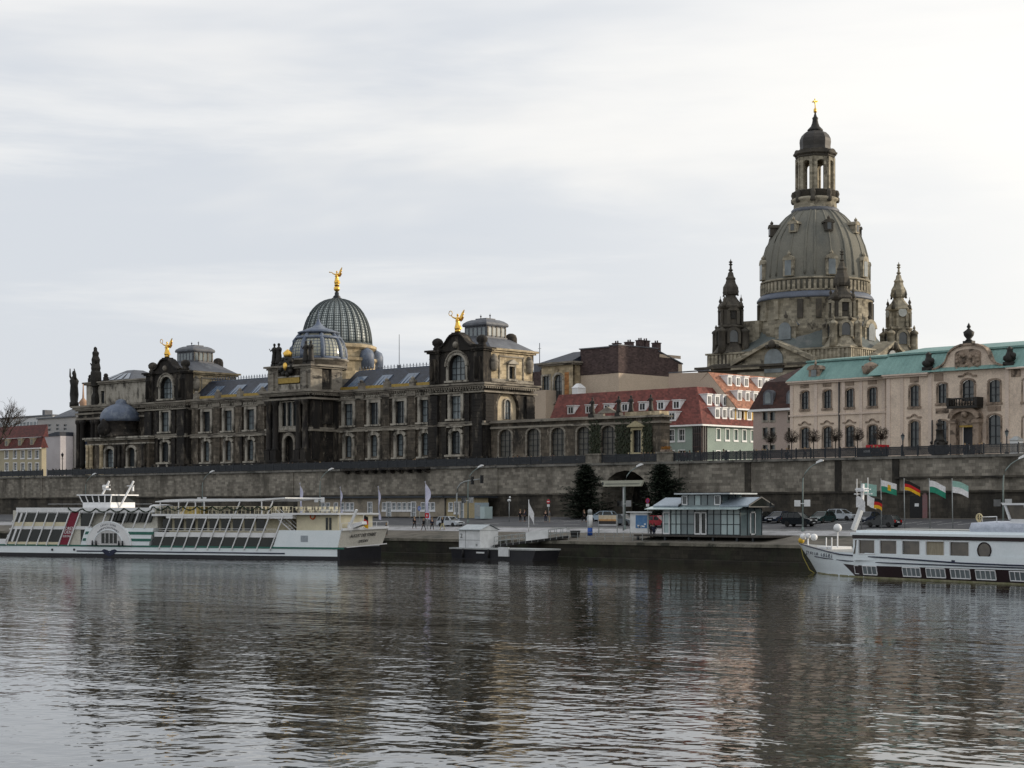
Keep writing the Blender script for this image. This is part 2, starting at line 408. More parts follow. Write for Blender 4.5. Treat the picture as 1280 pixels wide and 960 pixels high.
# ================================================================ river, quay, road, terrace
def water_mat():
    m = bpy.data.materials.new('river_water'); m.use_nodes = True; nt = m.node_tree; b = nt.nodes['Principled BSDF']
    b.inputs['Base Color'].default_value = (.022, .02, .013, 1); b.inputs['Roughness'].default_value = .03; b.inputs['IOR'].default_value = 1.85
    tc = _n(nt, 'ShaderNodeTexCoord')
    rt = _n(nt, 'ShaderNodeMapping'); rt.inputs['Rotation'].default_value = (0,0,R(-45)); nt.links.new(tc.outputs['Object'], rt.inputs['Vector'])
    def noise_(sc, det, rg, st=(1,1,1), own=False):
        mp = _n(nt, 'ShaderNodeMapping'); mp.inputs['Scale'].default_value = st
        nt.links.new(tc.outputs['Object'] if own else rt.outputs[0], mp.inputs['Vector'])
        n = _n(nt, 'ShaderNodeTexNoise'); n.inputs['Scale'].default_value = sc; n.inputs['Detail'].default_value = det; n.inputs['Roughness'].default_value = rg
        n.inputs['Distortion'].default_value = .4
        nt.links.new(mp.outputs[0], n.inputs['Vector']); return n.outputs['Fac']
    def mul(a, k):
        x = _n(nt, 'ShaderNodeMath', operation='MULTIPLY'); nt.links.new(a, x.inputs[0])
        if isinstance(k, float): x.inputs[1].default_value = k
        else: nt.links.new(k, x.inputs[1])
        return x.outputs[0]
    def add(a, c):
        x = _n(nt, 'ShaderNodeMath', operation='ADD'); nt.links.new(a, x.inputs[0]); nt.links.new(c, x.inputs[1]); return x.outputs[0]
    # ripples run across the stream; calmer and rougher lanes drift along it
    r1 = noise_(.82, 2, .55, (1.1, .95, 1)); r2 = noise_(1.7, 1, .5); sw = noise_(.13, 2, .5, (.6, 1.5, 1))
    lane = noise_(.05, 5, .65, (.3, 1.2, 1), True)
    mr = _n(nt, 'ShaderNodeMapRange'); mr.inputs['From Min'].default_value = .38; mr.inputs['From Max'].default_value = .62; mr.inputs['To Min'].default_value = .35; mr.inputs['To Max'].default_value = 1.35
    nt.links.new(lane, mr.inputs['Value'])
    r3 = noise_(9., 2, .5)
    h = add(add(add(mul(r1, WAVE[0]), mul(r2, WAVE[1])), mul(sw, WAVE[2])), mul(r3, WAVE[3])); h = mul(h, mr.outputs['Result'])
    bp = _n(nt, 'ShaderNodeBump'); bp.inputs['Strength'].default_value = 1.0; bp.inputs['Distance'].default_value = 1.0
    nt.links.new(h, bp.inputs['Height']); nt.links.new(bp.outputs['Normal'], b.inputs['Normal'])
    return m
WAVE = (.034, .013, .045, .0006)
QY = 170.0
def gz(y):
    P = [(170,2.3),(176,3.0),(181,3.75),(186,4.2),(191,4.45),(205,5.2),(4000,5.2)]
    for (a, za), (b, zb) in zip(P, P[1:]):
        if y <= b: return za + (zb-za)*(max(y,a)-a)/(b-a)
    return 5.2
def strip(name, mt, x0, x1, ys, dz, kind='structure', nx=1):
    b = MB()
    for p, q in zip(ys, ys[1:]):
        b.poly([(x0,p,gz(p)+dz),(x1,p,gz(p)+dz),(x1,q,gz(q)+dz),(x0,q,gz(q)+dz)])
    return tag(b.build(name, mt), kind=kind)
b = MB(); b.poly([(-2500,-700,0),(900,-700,0),(900,QY+.5,0),(-2500,QY+.5,0)])
tag(b.build('river_water', water_mat()), kind='structure')
EARTH = mat('quay_earth', (.16,.145,.12), (.1,.09,.075), .35, rough=.95, spots=(.05,.05,.04), spot_scale=.2, spot_lo=.55, spot_hi=.65)
ASPHALT = mat('asphalt', (.075,.078,.085), (.055,.057,.062), .3, rough=.8, spots=(.1,.1,.105), spot_scale=.12)
PAVE = mat('pale_paving', (.4,.4,.41), (.32,.32,.33), .5, rough=.8, spots=(.24,.24,.24), spot_scale=.4)
CONC = mat('concrete_kerb', (.3,.3,.29), (.22,.22,.21), 1, rough=.85)
PAINT = mat('road_paint', (.75,.75,.73), (.6,.6,.58), 2, rough=.6)
TERR = mat('terrace_gravel', (.24,.22,.18), (.18,.165,.14), .5, rough=.95)
strip('ground', EARTH, -2600, 900, [QY,176,181,186,191,205,260,800,4000], 0)
strip('quay_path', PAVE, -330, -20, [177.6,181], .02)
strip('road', ASPHALT, -420, 0, [181.25,186,191,203], .008)
b = MB()
for p in (181.0,):
    b.box(-420, 0, p, p+.25, gz(p)-.1, gz(p)+.1)
tag(b.build('kerb', CONC), kind='structure')
b = MB()
x = -400
while x < -10:
    for (p, L) in ((186.2, 3.0),):
        b.poly([(x,p,gz(p)+.014),(x+L,p,gz(p)+.014),(x+L,p+.16,gz(p+.16)+.014),(x,p+.16,gz(p+.16)+.014)])
    x += 8
b.poly([(-400,181.9,gz(181.9)+.014),(-10,181.9,gz(181.9)+.014),(-10,182.05,gz(182.05)+.014),(-400,182.05,gz(182.05)+.014)])
x = -190
while x < -90:
    b.poly([(x,192,gz(192)+.014),(x+.13,192,gz(192)+.014),(x+.13,197.5,gz(197.5)+.014),(x,197.5,gz(197.5)+.014)]); x += 2.8
tag(b.build('road_marking', PAINT), kind='structure')
b = MB(); b.poly([(-420,206.0,13.0),(-40,206.0,13.0),(-40,262,13.0),(-420,262,13.0)]); b.poly([(-40,206,13),(-40,206,5),(-40,262,5),(-40,262,13)])
tag(b.build('terrace_ground', TERR), kind='structure')
# ---- quay wall
QST = mat('quay_stone', (.04,.036,.026), (.022,.02,.016), .4, (1,1,.6), rough=.9, bump=.08, blocks=(1.4,.5,(.5,.5,.5)), spots=(.03,.034,.02), spot_scale=.35)
QCAP = mat('quay_coping', (.2,.185,.15), (.13,.12,.095), .6, rough=.9, spots=(.05,.05,.04), spot_scale=.5)
t = thing('quay_wall', 'dark stained stone quay wall rising straight from the river', 'quay wall', (-160, QY, 0))
b = MB(); b.box(-320, 150, -.4, .3, -2, 1.95); b.build('wall_face', QST, t)
b = MB()
x = -320
while x < 150:
    L = rnd.uniform(1.6, 2.6); b.box(x, x+L-.03, -.55, .5, 1.955, 2.32+rnd.uniform(-.015,.015)); x += L
b.build('coping', QCAP, t)
b = MB(); b.box(-320, 150, -1.6, -.42, -2, .35); b.build('footing', QST, t)
# ---- retaining wall of the terrace, with the archway
WST = mat('terrace_wall_stone', (.3,.275,.23), (.2,.18,.15), .5, (1,1,.38), rough=.9, bump=.08, blocks=(.95,.42,(.7,.7,.68)), spots=(.085,.077,.063), spot_scale=.3, spot_lo=.47, spot_hi=.68)
WST2 = mat('dark_plinth_stone', (.1,.088,.07), (.05,.044,.035), .4, (1,1,.5), rough=.9, bump=.06, blocks=(1.2,.5,(.6,.6,.58)), spots=(.025,.023,.02), spot_scale=.22, spot_lo=.46, spot_hi=.62)  # lower wall stone, darker than the wall above
COPE = mat('terrace_coping', (.2,.19,.17), (.13,.125,.11), .6, rough=.85, spots=(.05,.05,.045), spot_scale=.4)
WY = 205.0
t = thing('terrace_wall', 'tall grey sandstone retaining wall carrying the riverside terrace, with an arched gateway', 'retaining wall', (0, WY, 0))
ax0, ax1 = W0.x(752, WY), W0.x(812, WY); ac, aw = (ax0+ax1)/2, ax1-ax0
AR = (ac, aw, 5.2, 12.1, aw*.42)
b = MB()
cut = 8.45
b.wall(-430, ax0-2, cut, 12.9); b.wall(ax1+2, -40, cut, 12.9)
b.wall(ax0-2, ax1+2, 4.6, 12.9, [AR], 0, 7)
b.build('upper_wall', WST, t)
b = MB(); b.wall(-430, ax0-2, 4.6, cut-.002, (), -.25); b.wall(ax1+2, -40, 4.6, cut-.002, (), -.25)
b.poly([(ax0-2,-.25,4.6),(ax0-2,0,4.6),(ax0-2,0,cut),(ax0-2,-.25,cut)]); b.poly([(ax1+2,-.25,4.6),(ax1+2,0,4.6),(ax1+2,0,cut),(ax1+2,-.25,cut)])
b.build('plinth', WST2, t)
b = MB(); b.box(-430, ax0-2, -.5, .02, cut, cut+.28); b.box(ax1+2, -40, -.5, .02, cut, cut+.28)
b.box(W0.x(1120, WY), -40, -.42, .02, 10.3, 10.55)
b.build('string_course', WST2, t)
b = MB(); b.box(-430, -40, -.38, 1.0, 12.902, 13.25); b.build('coping', COPE, t)
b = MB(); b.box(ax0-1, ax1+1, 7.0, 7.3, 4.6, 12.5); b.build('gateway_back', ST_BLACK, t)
for px in (436,448,459,470,481,492,503,514,525,536):
    x = W0.x(px, WY); b = MB()
    b.prism([(-.02,12.3),(-.02,12.88),(-1.1,12.88),(-1.0,12.6),(-.4,12.45)], x-.3, x+.3, 'x'); b.build('corbel', ST_DARK, t)
xa, xb = W0.x(432, WY), W0.x(540, WY)
b = MB(); b.box(xa, xb, -1.25, -.39, 12.903, 13.2); b.build('balcony_slab', ST_DARK, t)
# buttress strips and drain pipes break the long wall
for px in (30, 52, 365, 620, 846, 935, 1048, 1120):
    x = W0.x(px, WY); b = MB(); b.box(x-.5, x+.5, -.16, .02, cut+.3, 12.9); b.build('pilaster_strip', WST if px < 900 else WST2, t)
# ---- terrace railing: iron bars between stone piers
def railing(name, label, x0, x1, z=13.25, h=1.25, step=2.4, y=WY+.3):
    t = thing(name, label, 'railing', (x0, y, z)); L = x1-x0
    b = MB(); b.box(0, L, -.05, .05, h-.09, h); b.box(0, L, -.04, .04, .12, .19); b.box(0, L, -.03, .03, h*.72, h*.72+.05); b.build('handrail', IRON, t)
    b = MB(); n = int(L/.17)
    for i in range(n): 
        x = (i+.5)*L/n; b.box(x-.058, x+.058, -.025, .025, .19, h-.09)
    b.build('bar_infill', IRON, t)
    b = MB(); n = max(1, int(L/step))
    for i in range(n+1):
        x = i*L/n; b.box(x-.07, x+.07, -.07, .07, 0, h+.06); b.ball((x, 0, h+.12), .1, 6)
    b.build('standard', IRON, t)
railing('iron_railing', 'long dark iron railing along the terrace edge before the academy', W0.x(58, WY), W0.x(732, WY))
railing('iron_railing', 'short dark iron railing above the gateway, between two stone piers', W0.x(751, WY), W0.x(821, WY))
railing('iron_railing', 'dark iron railing along the terrace edge before the pink palace', W0.x(841, WY), -42)
railing('iron_railing', 'pale green railing at far left before the red roofed house', -420, W0.x(52, WY))
for a, c, l in ((733,750,'squat stone pier left of the gateway railing'),(822,840,'squat stone pier right of the gateway, with orange flowers on top')):
    x0, x1 = W0.x(a, WY), W0.x(c, WY); b = MB(); b.box(x0, x1, WY-.2, WY+.9, 13.255, 14.45); b.box(x0-.12, x1+.12, WY-.32, WY+1.02, 14.452, 14.7)
    tag(b.build('parapet_pier', WST), l, 'stone pier')
# ================================================================ the academy
A = Frame(W0.x(605, 220.0), 220.0, 3.5)
TZ = 13.0
def academy():
    T = thing('academy_building', 'long soot-dark sandstone academy with two pavilions, gilded figures and a ribbed glass dome', 'building', (A.ox, A.oy, TZ), A.deg)
    def pavilion(xc, lab):
        hw = 6.5; P = []
        x0, x1 = xc-hw, xc+hw
        fo = [(xc,2.3,3.0,7.0,.7), (xc,2.5,9.0,13.0,0)]
        b = MB(); b.wall(x0, x1, -.2, 15.3, fo, 0, .45)
        b.M = side(x1); b.wall(0, 13, -.2, 8.2); b.wall(0, 13, 8.2, 15.3, [(6.3,5.6,8.6,13.7,2.7)], 0, .7); b.M = side(x0); b.wall(0, 13, -.2, 15.3)
        b.M = Matrix.Identity(4); b.poly([(x0,13,-.2),(x1,13,-.2),(x1,13,20.8),(x0,13,20.8)])
        w = b.build('pavilion_wall', ST_DARK, T)
        # rusticated corner piers, two at each side of the window bay
        b = MB()
        for sx in (-1, 1):
            for q, wd, pr in ((5.3, 2.3, .55), (2.75, 1.1, .35)):
                cx = xc+sx*q
                for i in range(26):
                    z = -.1+i*.51; b.box(cx-wd/2+.04*(i % 2), cx+wd/2-.04*(i % 2), -pr+.05*(i % 2), .02, z, z+.49)
        b.M = side(x1)
        for q in (1.15, 11.85):
            for i in range(26):
                z = -.1+i*.51; b.box(q-1.1, q+1.1, -.4+.05*(i % 2), .02, z, z+.49)
        b.build('corner_pier', ST_BLACK, w)
        b = MB(); b.box(x0-.3, x1+.3, -.75, 13, -.2, 2.1); b.box(x0-.4, x1+.4, -.9, 13, 2.12, 2.4); b.build('plinth', ST_BLACK, w)
        b = MB(); slab(b, x0, x1, 0, 13, 7.75, .4, .5); slab(b, x0, x1, 0, 13, 8.2, .3, .38)
        slab(b, x0, x1, 0, 13, 13.4, .28, .5); slab(b, x0, x1, 0, 13, 14.45, .3, .75); slab(b, x0, x1, 0, 13, 14.78, .3, 1.05)
        dentils(b, x0-.6, x1+.6, 14.12, -.45); b.M = side(x1); dentils(b, -.5, 13, 14.12, -.45); b.build('cornice', ST_MID, w)
        b = MB()
        for i in range(18): b.ball((x0+.4+i*.72, -.1, 13.95), .3, 6, .7)
        b.build('frieze', ST_PALE, w)
        window(T, xc, 3.0, 2.3, 4.0, .7, 0, sw=.5, proud=.3, hood='key', nx=2, nz=4, t=.45, foot=.2)
        window(T, xc, 9.0, 2.5, 4.0, 0, 0, sw=.6, proud=.3, hood=None, nx=2, nz=3, t=.45, m_g=GLASS_PALE)
        # balcony table below the lower window
        b = MB(); b.box(xc-2.0, xc+2.0, -1.0, .02, 2.42, 2.75); b.box(xc-1.6, xc-1.1, -.9, 0, 1.5, 2.4); b.box(xc+1.1, xc+1.6, -.9, 0, 1.5, 2.4); b.build('window_table', ST_PALE, w)
        # attic storey with the great arched niche and curved gable
        a = MB()
        a.wall(x0+2.3, x1-2.3, 15.3, 20.85, [(xc,4.1,15.7,20.2,2.05)], .25, 1.0)
        at = a.build('attic_front', ST_BLACK, T)
        window(T, xc, 15.7, 4.1, 4.5, 2.05, .25, sw=.45, proud=.25, hood=None, sill=True, nx=4, nz=4, t=.9, m_g=GLASS_PALE, bar=.08)
        b = MB()
        for cx in (x0+1.2, x1-1.2):
            b.box(cx-1.15, cx+1.15, -.1, 1.9, 15.3, 20.6)
            b.box(cx-.62, cx+.62, -.6, 0, 15.3, 19.6); b.lathe([(.5,15.8),(.42,19.3),(.6,19.6)], (cx,-.55,0), 8)
            slab(b, cx-1.15, cx+1.15, -.1, 1.9, 20.6, .28, .35); slab(b, cx-1.15, cx+1.15, -.1, 1.9, 20.9, .32, .65)
            b.lathe([(.75,21.25),(.85,21.6),(.6,21.9),(.95,22.3),(1.0,22.8),(.7,23.2),(.25,23.4),(0,23.45)], (cx,.8,0), 10)
        b.build('attic_pier', ST_BLACK, at)
        P = [(-4.6,20.86),(-4.6,21.5),(-3.9,21.5),(-3.2,21.7),(-2.5,22.2),(-1.9,22.9),(-1.3,23.4),(-.7,23.6)]
        P = P + [(-x, z) for x, z in reversed(P)]
        b = MB(); b.prism([(xc+x, z) for x, z in P], -.1, 1.3)
        for (p, q) in zip(P[2:-2], P[3:-1]): b.prism([(xc+p[0], p[1]), (xc+q[0], q[1]), (xc+q[0], q[1]+.28), (xc+p[0], p[1]+.28)], -.5, 1.5)
        top = arch_pts(xc, 5.4, 21.1, 2.7, 12)
        b.box(xc-.9, xc+.9, -.35, 1.2, 23.62, 24.05)
        b.build('curved_gable', ST_BLACK, at)
        b = MB(); ot = arch_pts(xc, 5.6, 21.0, 2.8, 12); it = arch_pts(xc, 5.0, 20.7, 2.5, 12)
        for i in range(12): b.prism([it[i], it[i+1], ot[i+1], ot[i]], -.15, .27)
        b.build('archivolt', ST_MID, at)
        b = MB(); b.ball((xc,-.2,21.9), .55, 8, 1.1); b.box(xc-2.2, xc+2.2, -.2, .3, 15.32, 15.72); b.build('cartouche', ST_MID, at)
        b = MB(); winged(b, (xc, .3, 24.05), 3.9); b.build('gilded_figure', GOLD, at, None, None)
        at['label'] = lab
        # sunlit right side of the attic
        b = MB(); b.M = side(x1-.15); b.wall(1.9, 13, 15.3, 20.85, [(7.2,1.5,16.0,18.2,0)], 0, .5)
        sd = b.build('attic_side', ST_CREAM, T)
        b = MB(); b.M = side(x1-.15)
        b.box(3.9, 4.15, -.16, .02, 15.6, 20.0); b.box(10.2, 10.45, -.16, .02, 15.6, 20.0); b.box(3.9, 10.45, -.16, .02, 19.75, 20.0)
        b.box(1.9, 13, -.22, .02, 15.32, 15.9); 
        for q in (2.6, 11.9): b.lathe([(.45,17.2),(.75,17.9),(.8,19.0),(.5,19.8),(.2,20.2)], (q,-.1,0), 8)
        b.build('panel_frame', ST_MID, sd)
        window(T, 7.2, 16.0, 1.5, 2.2, 0, 0, side(x1-.15), sw=.3, proud=.25, hood='ped', nx=2, nz=2, t=.5)
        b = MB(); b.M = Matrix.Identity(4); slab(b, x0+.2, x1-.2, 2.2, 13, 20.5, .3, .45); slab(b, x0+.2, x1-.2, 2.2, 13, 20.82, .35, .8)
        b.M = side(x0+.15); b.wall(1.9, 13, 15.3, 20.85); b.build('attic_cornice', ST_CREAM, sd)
        # niche on the side, pale lining with a small statue window
        b = MB(); b.M = side(x1); b.poly([(3.5,.7,8.6),(9.1,.7,8.6)] + [(p[0],.7,p[1]) for p in reversed(arch_pts(6.3,5.6,13.7,2.7))])
        b.build('niche_lining', mat('pale_plaster_niche', (.55,.47,.34), (.45,.38,.27), .8), w)
        window(T, 6.6, 9.0, 1.4, 3.4, .7, .55, side(x1), sw=.25, proud=.15, nx=2, nz=3, t=.14, sill=False, m_g=GLASS_PALE)
        # roof and square lantern
        b = MB(); b.frustum((x0-.2,x1+.2,1.5,13.2), 21.17, (xc-3.0,xc+3.0,4.4,10.6), 23.3); b.build('pavilion_roof', LEAD, T)
        ln = MB(); ln.box(xc-2.6, xc+2.6, 4.9, 10.1, 23.2, 25.5); ln.box(xc-2.75, xc+2.75, 4.75, 10.25, 23.3, 23.6); l = ln.build('roof_lantern', LEAD, T)
        b = MB()
        for i in range(5):
            q = xc-2.0+i*1.0; b.box(q-.32, q+.32, 4.86, 4.95, 23.8, 25.2)
        b.M = side(xc+2.6, 0)
        for i in range(4):
            q = 5.8+i*1.15; b.box(q-.4, q+.4, -.05, .04, 23.8, 25.2)
        b.build('lantern_window', GLASS_PALE, l)
        b = MB(); b.M = side(xc+2.6)
        for i in range(5): q = 5.22+i*1.15; b.box(q-.13, q+.13, -.14, .02, 23.6, 25.4)
        b.build('lantern_pilaster', ST_MID, l)
        b = MB(); b.lathe([(4.0,25.5),(4.15,25.75),(4.0,26.1),(3.3,26.5),(2.5,26.75)], (xc,7.5,0), 4, PI/4, False); b.box(xc-1.3,xc+1.3,6.3,8.7,26.7,27.0)
        for q in (-1.1, 1.1): b.tube([(xc+q,7.5,26.9),(xc+q,7.5,27.9)], [.12,.02], 5); b.ball((xc+q,7.5,27.5), .17, 6)
        b.build('lantern_roof', LEAD, l)
        b = MB(); b.lathe([(1.1,22.0),(1.1,23.6),(.9,24.2),(.4,24.5),(0,24.55)], (xc+2.4,11.6,0), 10); b.build('roof_ventilator', ST_DARK, T)
    pavilion(-6.5, 'black attic of the right pavilion with gilded winged figure')
    pavilion(-87.5, 'black attic of the left pavilion with gilded winged figure holding a wreath')
    # ------------------------------------------------ galleries
    def gallery(x0, x1, bays, dx):
        ops = []
        for bx in bays: ops += [(bx,1.9,2.9,6.9,.6), (bx,2.35,8.7,12.7,0)]
        b = MB(); b.wall(x0, x1, -.2, 15.3, ops, 1.0, .5); w = b.build('gallery_wall', ST_WALL, T)
        b = MB(); b.box(x0, x1, .35, 1.02, -.2, 2.0); b.box(x0, x1, .2, 1.02, 2.02, 2.3); b.build('plinth', ST_BLACK, w)
        b = MB()
        for i in range(len(bays)+1):
            c = bays[0]-dx/2+i*dx
            if not x0+.6 < c < x1-.6: continue
            for k in range(25):
                z = 2.3+k*.45; b.box(c-.95+.04*(k % 2), c+.95-.04*(k % 2), .6+.04*(k % 2), 1.02, z, z+.43)
        b.build('wall_pier', ST_WALL, w)
        b = MB(); b.box(x0, x1, .45, 1.02, 7.5, 7.95); b.box(x0, x1, .6, 1.02, 8.0, 8.25)
        b.box(x0, x1, .6, 1.02, 13.25, 13.5); b.box(x0, x1, .2, 1.02, 14.5, 14.8); b.box(x0, x1, -.05, 1.6, 14.82, 15.25); dentils(b, x0, x1, 14.2, .65)
        b.build('cornice', ST_MID, w)
        b = MB()
        for bx in bays:
            b.box(bx-2.1, bx+2.1, .75, 1.02, 13.52, 14.15)
            for k in range(6): b.ball((bx-1.6+k*.64, .72, 13.85), .24, 6)
        b.build('frieze', ST_PALE, w)
        b = MB()
        for i in range(len(bays)+1):
            c = bays[0]-dx/2+i*dx
            if x0+.6 < c < x1-.6: b.box(c-1.1, c+1.1, .45, 1.02, 13.52, 14.45)
        b.build('frieze_block', ST_MID, w)
        for bx in bays:
            window(T, bx, 2.9, 1.9, 4.0, .6, 1.0, sw=.55, proud=.32, hood='key', nx=2, nz=4, t=.5, foot=.3, m_g=GLASS_PALE)
            window(T, bx, 8.7, 2.35, 4.0, 0, 1.0, sw=.6, proud=.3, nx=2, nz=3, t=.5, m_g=GLASS if int(bx) % 2 else GLASS_PALE)
            b = MB(); b.box(bx-1.7, bx+1.7, .3, 1.02, 2.1, 2.5); b.box(bx-1.3, bx-.8, .2, 1.0, 1.2, 2.1); b.box(bx+.8, bx+1.3, .2, 1.0, 1.2, 2.1); b.box(bx-1.9, bx+1.9, .1, 1.02, 1.0, 1.25); b.build('window_table', ST_PALE, w)
        # roof with skylights, gilded gutter panels and ridge cresting
        b = MB(); b.prism([(1.3,15.25),(6.0,19.1),(10,19.1),(10,15.25)], x0, x1, 'x'); r = b.build('gallery_roof', SLATE, T)
        sl = (19.1-15.25)/(6-1.3)
        for i, bx in enumerate(bays):
            g = MB(); f = MB()
            ya, yb = 1.9, 4.4; za, zb = 15.25+(ya-1.3)*sl+.1, 15.25+(yb-1.3)*sl+.1
            g.prism([(ya,za),(yb,zb),(yb,zb+.06),(ya,za+.06)], bx-1.3, bx+1.3, 'x')
            for q in (-1.35, -.45, .45, 1.35): f.prism([(ya-.1,za-.12),(yb+.1,zb-.12),(yb+.1,zb+.12),(ya-.1,za+.12)], bx+q-.07, bx+q+.07, 'x')
            s = g.build('skylight', GLASS_SKY, r); f.build('skylight_frame', ZINC_BLUE, s) if False else f.build('skylight_frame', ZINC_BLUE, r)
            gg = MB(); gg.box(bx-2.3, bx+2.3, .95, 1.25, 15.26, 15.85); gg.build('gilded_gutter', GILT, r)
        b = MB()
        for i in range(len(bays)+1):
            c = bays[0]-dx/2+i*dx
            if x0+.4 < c < x1-.4: b.box(c-.55, c+.55, .6, 1.5, 15.26, 16.4); b.ball((c,1.0,16.6), .4, 6)
        b.build('parapet_block', ST_MID, r)
        b = MB(); b.box(x0, x1, 6.4, 6.5, 19.1, 19.3); n = int((x1-x0)/.8)
        for i in range(n):
            c = x0+(i+.5)*(x1-x0)/n; b.tube([(c,6.45,19.3),(c,6.45,20.05)], [.07,.03], 4); b.ball((c,6.45,19.75), .13, 5)
        b.box(x0, x1, 6.42, 6.48, 19.5, 19.56)
        b.build('ridge_cresting', ZINC_BLUE, r)
    gallery(-37.8, -13.0, [-34.6,-27.9,-21.2,-14.9], 6.6)
    gallery(-81.0, -49.4, [-75.6,-68.9,-62.2,-55.5], 6.7)
    # ------------------------------------------------ centre block
    c = -43.6; x0, x1, yf = c-5.8, c+5.8, -5.5
    b = MB(); b.wall(x0, x1, -.2, 15.3, [(c,2.6,.2,6.9,1.3), (c,4.6,8.7,13.2,0)], yf, 1.0)
    b.M = side(x1, yf); b.wall(0, 7.5, -.2, 15.3); b.M = side(x0, yf); b.wall(0, 7.5, -.2, 15.3); b.M = Matrix.Identity(4); b.box(x0+.1, x1-.1, 1.0, 8.0, -.2, 15.2)
    w = b.build('centre_wall', ST_DARK, T)
    b = MB(); b.box(x0-.5, x1+.5, yf-1.6, 1.2, -.2, 2.0); b.box(x0-.6, x0+3.9, yf-1.7, yf, 2.02, 2.4); b.box(x1-3.9, x1+.6, yf-1.7, yf, 2.02, 2.4)
    b.build('plinth', ST_BLACK, w)
    for cx in (x0+.8, x0+2.6, x1-2.6, x1-.8):
        b = MB(); b.box(cx-.75, cx+.75, yf-1.4, yf, 2.4, 4.2); b.lathe([(.72,4.2),(.72,4.5),(.6,4.6),(.56,9),(.5,12.4),(.72,12.7),(.78,13.2),(.78,13.4)], (cx,yf-.7,0), 12); b.build('column', ST_BLACK, w)
    b = MB(); b.M = side(x1, yf)
    for q in (1.0, 6.3): b.box(q-.8, q+.8, -.35, .02, 2.4, 13.3)
    b.box(2.6, 4.8, -.3, .02, 9, 13); b.build('side_pilaster', ST_BLACK, w)
    b = MB(); 
    for z, h, p in ((7.6,.4,.5),(8.05,.3,.3),(13.45,.35,.95),(14.5,.3,1.2),(14.83,.42,1.55)): slab(b, x0, x1, yf, 1.5, z, h, p)
    dentils(b, x0-.9, x1+.9, 14.2, yf-.95); b.M = side(x1, yf); dentils(b, -.9, 7, 14.2, -.95); b.build('cornice', ST_MID, w)
    for i, q in enumerate((-1.55, 0, 1.55)): window(T, c+q, 8.7, 1.25, 4.4, 0, yf+.05, sw=.16, proud=.22, sill=False, nx=2, nz=4, t=.5, m_g=GLASS if i == 0 else GLASS_PALE)
    b = MB(); b.box(c-2.8, c-2.35, yf-.35, yf+.02, 8.3, 13.3); b.box(c+2.35, c+2.8, yf-.35, yf+.02, 8.3, 13.3); b.box(c-3.0, c+3.0, yf-.45, yf+.02, 7.9, 8.65); b.build('window_surround', ST_PALE, w)
    b = MB(); b.M = Matrix.Identity(4); ot, it = arch_pts(c,3.6,7.5,1.8,10), arch_pts(c,2.6,6.9,1.3,10)
    for i in range(10): b.prism([it[i], it[i+1], ot[i+1], ot[i]], yf-.4, yf+.02)
    b.box(c-1.8, c-1.3, yf-.4, yf+.02, 2.0, 5.65); b.box(c+1.3, c+1.8, yf-.4, yf+.02, 2.0, 5.65); b.build('portal_arch', ST_MID, w)
    b = MB(); b.box(c-1.3, c-.02, yf+.9, yf+1.0, .2, 6.5); b.box(c+.02, c+1.3, yf+.9, yf+1.0, .2, 6.5); b.build('door', ST_BRONZE, w)
    # attic of the centre block with crest
    b = MB(); b.box(x0+.2, x1-.2, yf+.2, 2.0, 15.25, 19.2); at = b.build('centre_attic', ST_DARK, T)
    b = MB()
    for cx in (x0+1.3, x1-1.3): b.box(cx-1.4, cx+1.4, yf-.25, yf+2.6, 15.25, 19.3); b.box(cx-.5, cx+.5, yf-.6, yf, 15.3, 18.6)
    b.box(x1-1.2, x1+.1, -.5, 2.2, 15.25, 19.3)
    b.build('attic_pier', ST_MID, at)
    b = MB(); slab(b, x0, x1, yf, 2.0, 19.22, .3, .4); slab(b, x0, x1, yf, 2.0, 19.55, .35, .8); b.build('attic_cornice', ST_MID, at)
    b = MB(); b.box(c-2.9, c+2.9, yf-.35, yf+.2, 16.6, 17.6); b.build('gilded_panel', GILT, at)
    b = MB(); b.box(c-3.0, c+3.0, yf-.25, yf+.2, 15.3, 16.4); b.box(c-3.0, c+3.0, yf-.4, yf+.2, 17.62, 17.9); b.build('panel_base', ST_PALE, at)
    b = MB(); b.lathe([(.1,17.8),(1.2,18.6),(1.7,20.0),(1.5,21.2),(.5,21.6)], (c-.4,yf-.2,0), 12, sy=.4)
    for i in range(9): b.ball((c-.4+1.6*math.cos(i*.7), yf-.5, 19.7+1.5*math.sin(i*.7)), .5, 6)
    cr = b.build('crest', ST_BRONZE, at)
    b = MB(); b.lathe([(.05,18.9),(.55,19.4),(.6,20.0),(.3,20.4)], (c-.4,yf-.85,0), 10, sy=.4); b.lathe([(.8,21.5),(.8,21.8),(.95,22.2),(.5,22.6),(.1,22.9)], (c-.4,yf-.2,0), 10); b.build('gilded_crown', GOLD, at)
    for i, (sx, sy) in enumerate(((x0+.75,yf+.6),(x0+2.0,yf+.6),(x1-2.0,yf+.6),(x1-.75,yf+.6))):
        b = MB(); b.box(sx-.5, sx+.5, sy-.5, sy+.5, 19.9, 20.4); statue(b, (sx, sy, 20.4), 3.9, seed=i); b.build('statue', ST_BRONZE, at)
    # glass cupola over the centre
    cc = (c, 1.6, 0)
    b = MB(); b.lathe([(5.4,19.5),(5.4,20.9),(5.7,20.95),(5.7,21.3)], cc, 16); b.build('cupola_base', ST_MID, T)
    prof = [(5.1,21.3),(5.15,22.2),(5.0,23.4),(4.55,24.6),(3.7,25.7),(2.9,26.3)]
    b = MB(); b.lathe(prof, cc, 24); cu = b.build('glass_cupola', GLASS_CUP, T)
    b = MB()
    for i in range(8):
        a = 2*PI*i/8+.2; b.tube([(cc[0]+(r+.02)*math.cos(a), cc[1]+(r+.02)*math.sin(a), z) for r, z in prof], .42, 6)
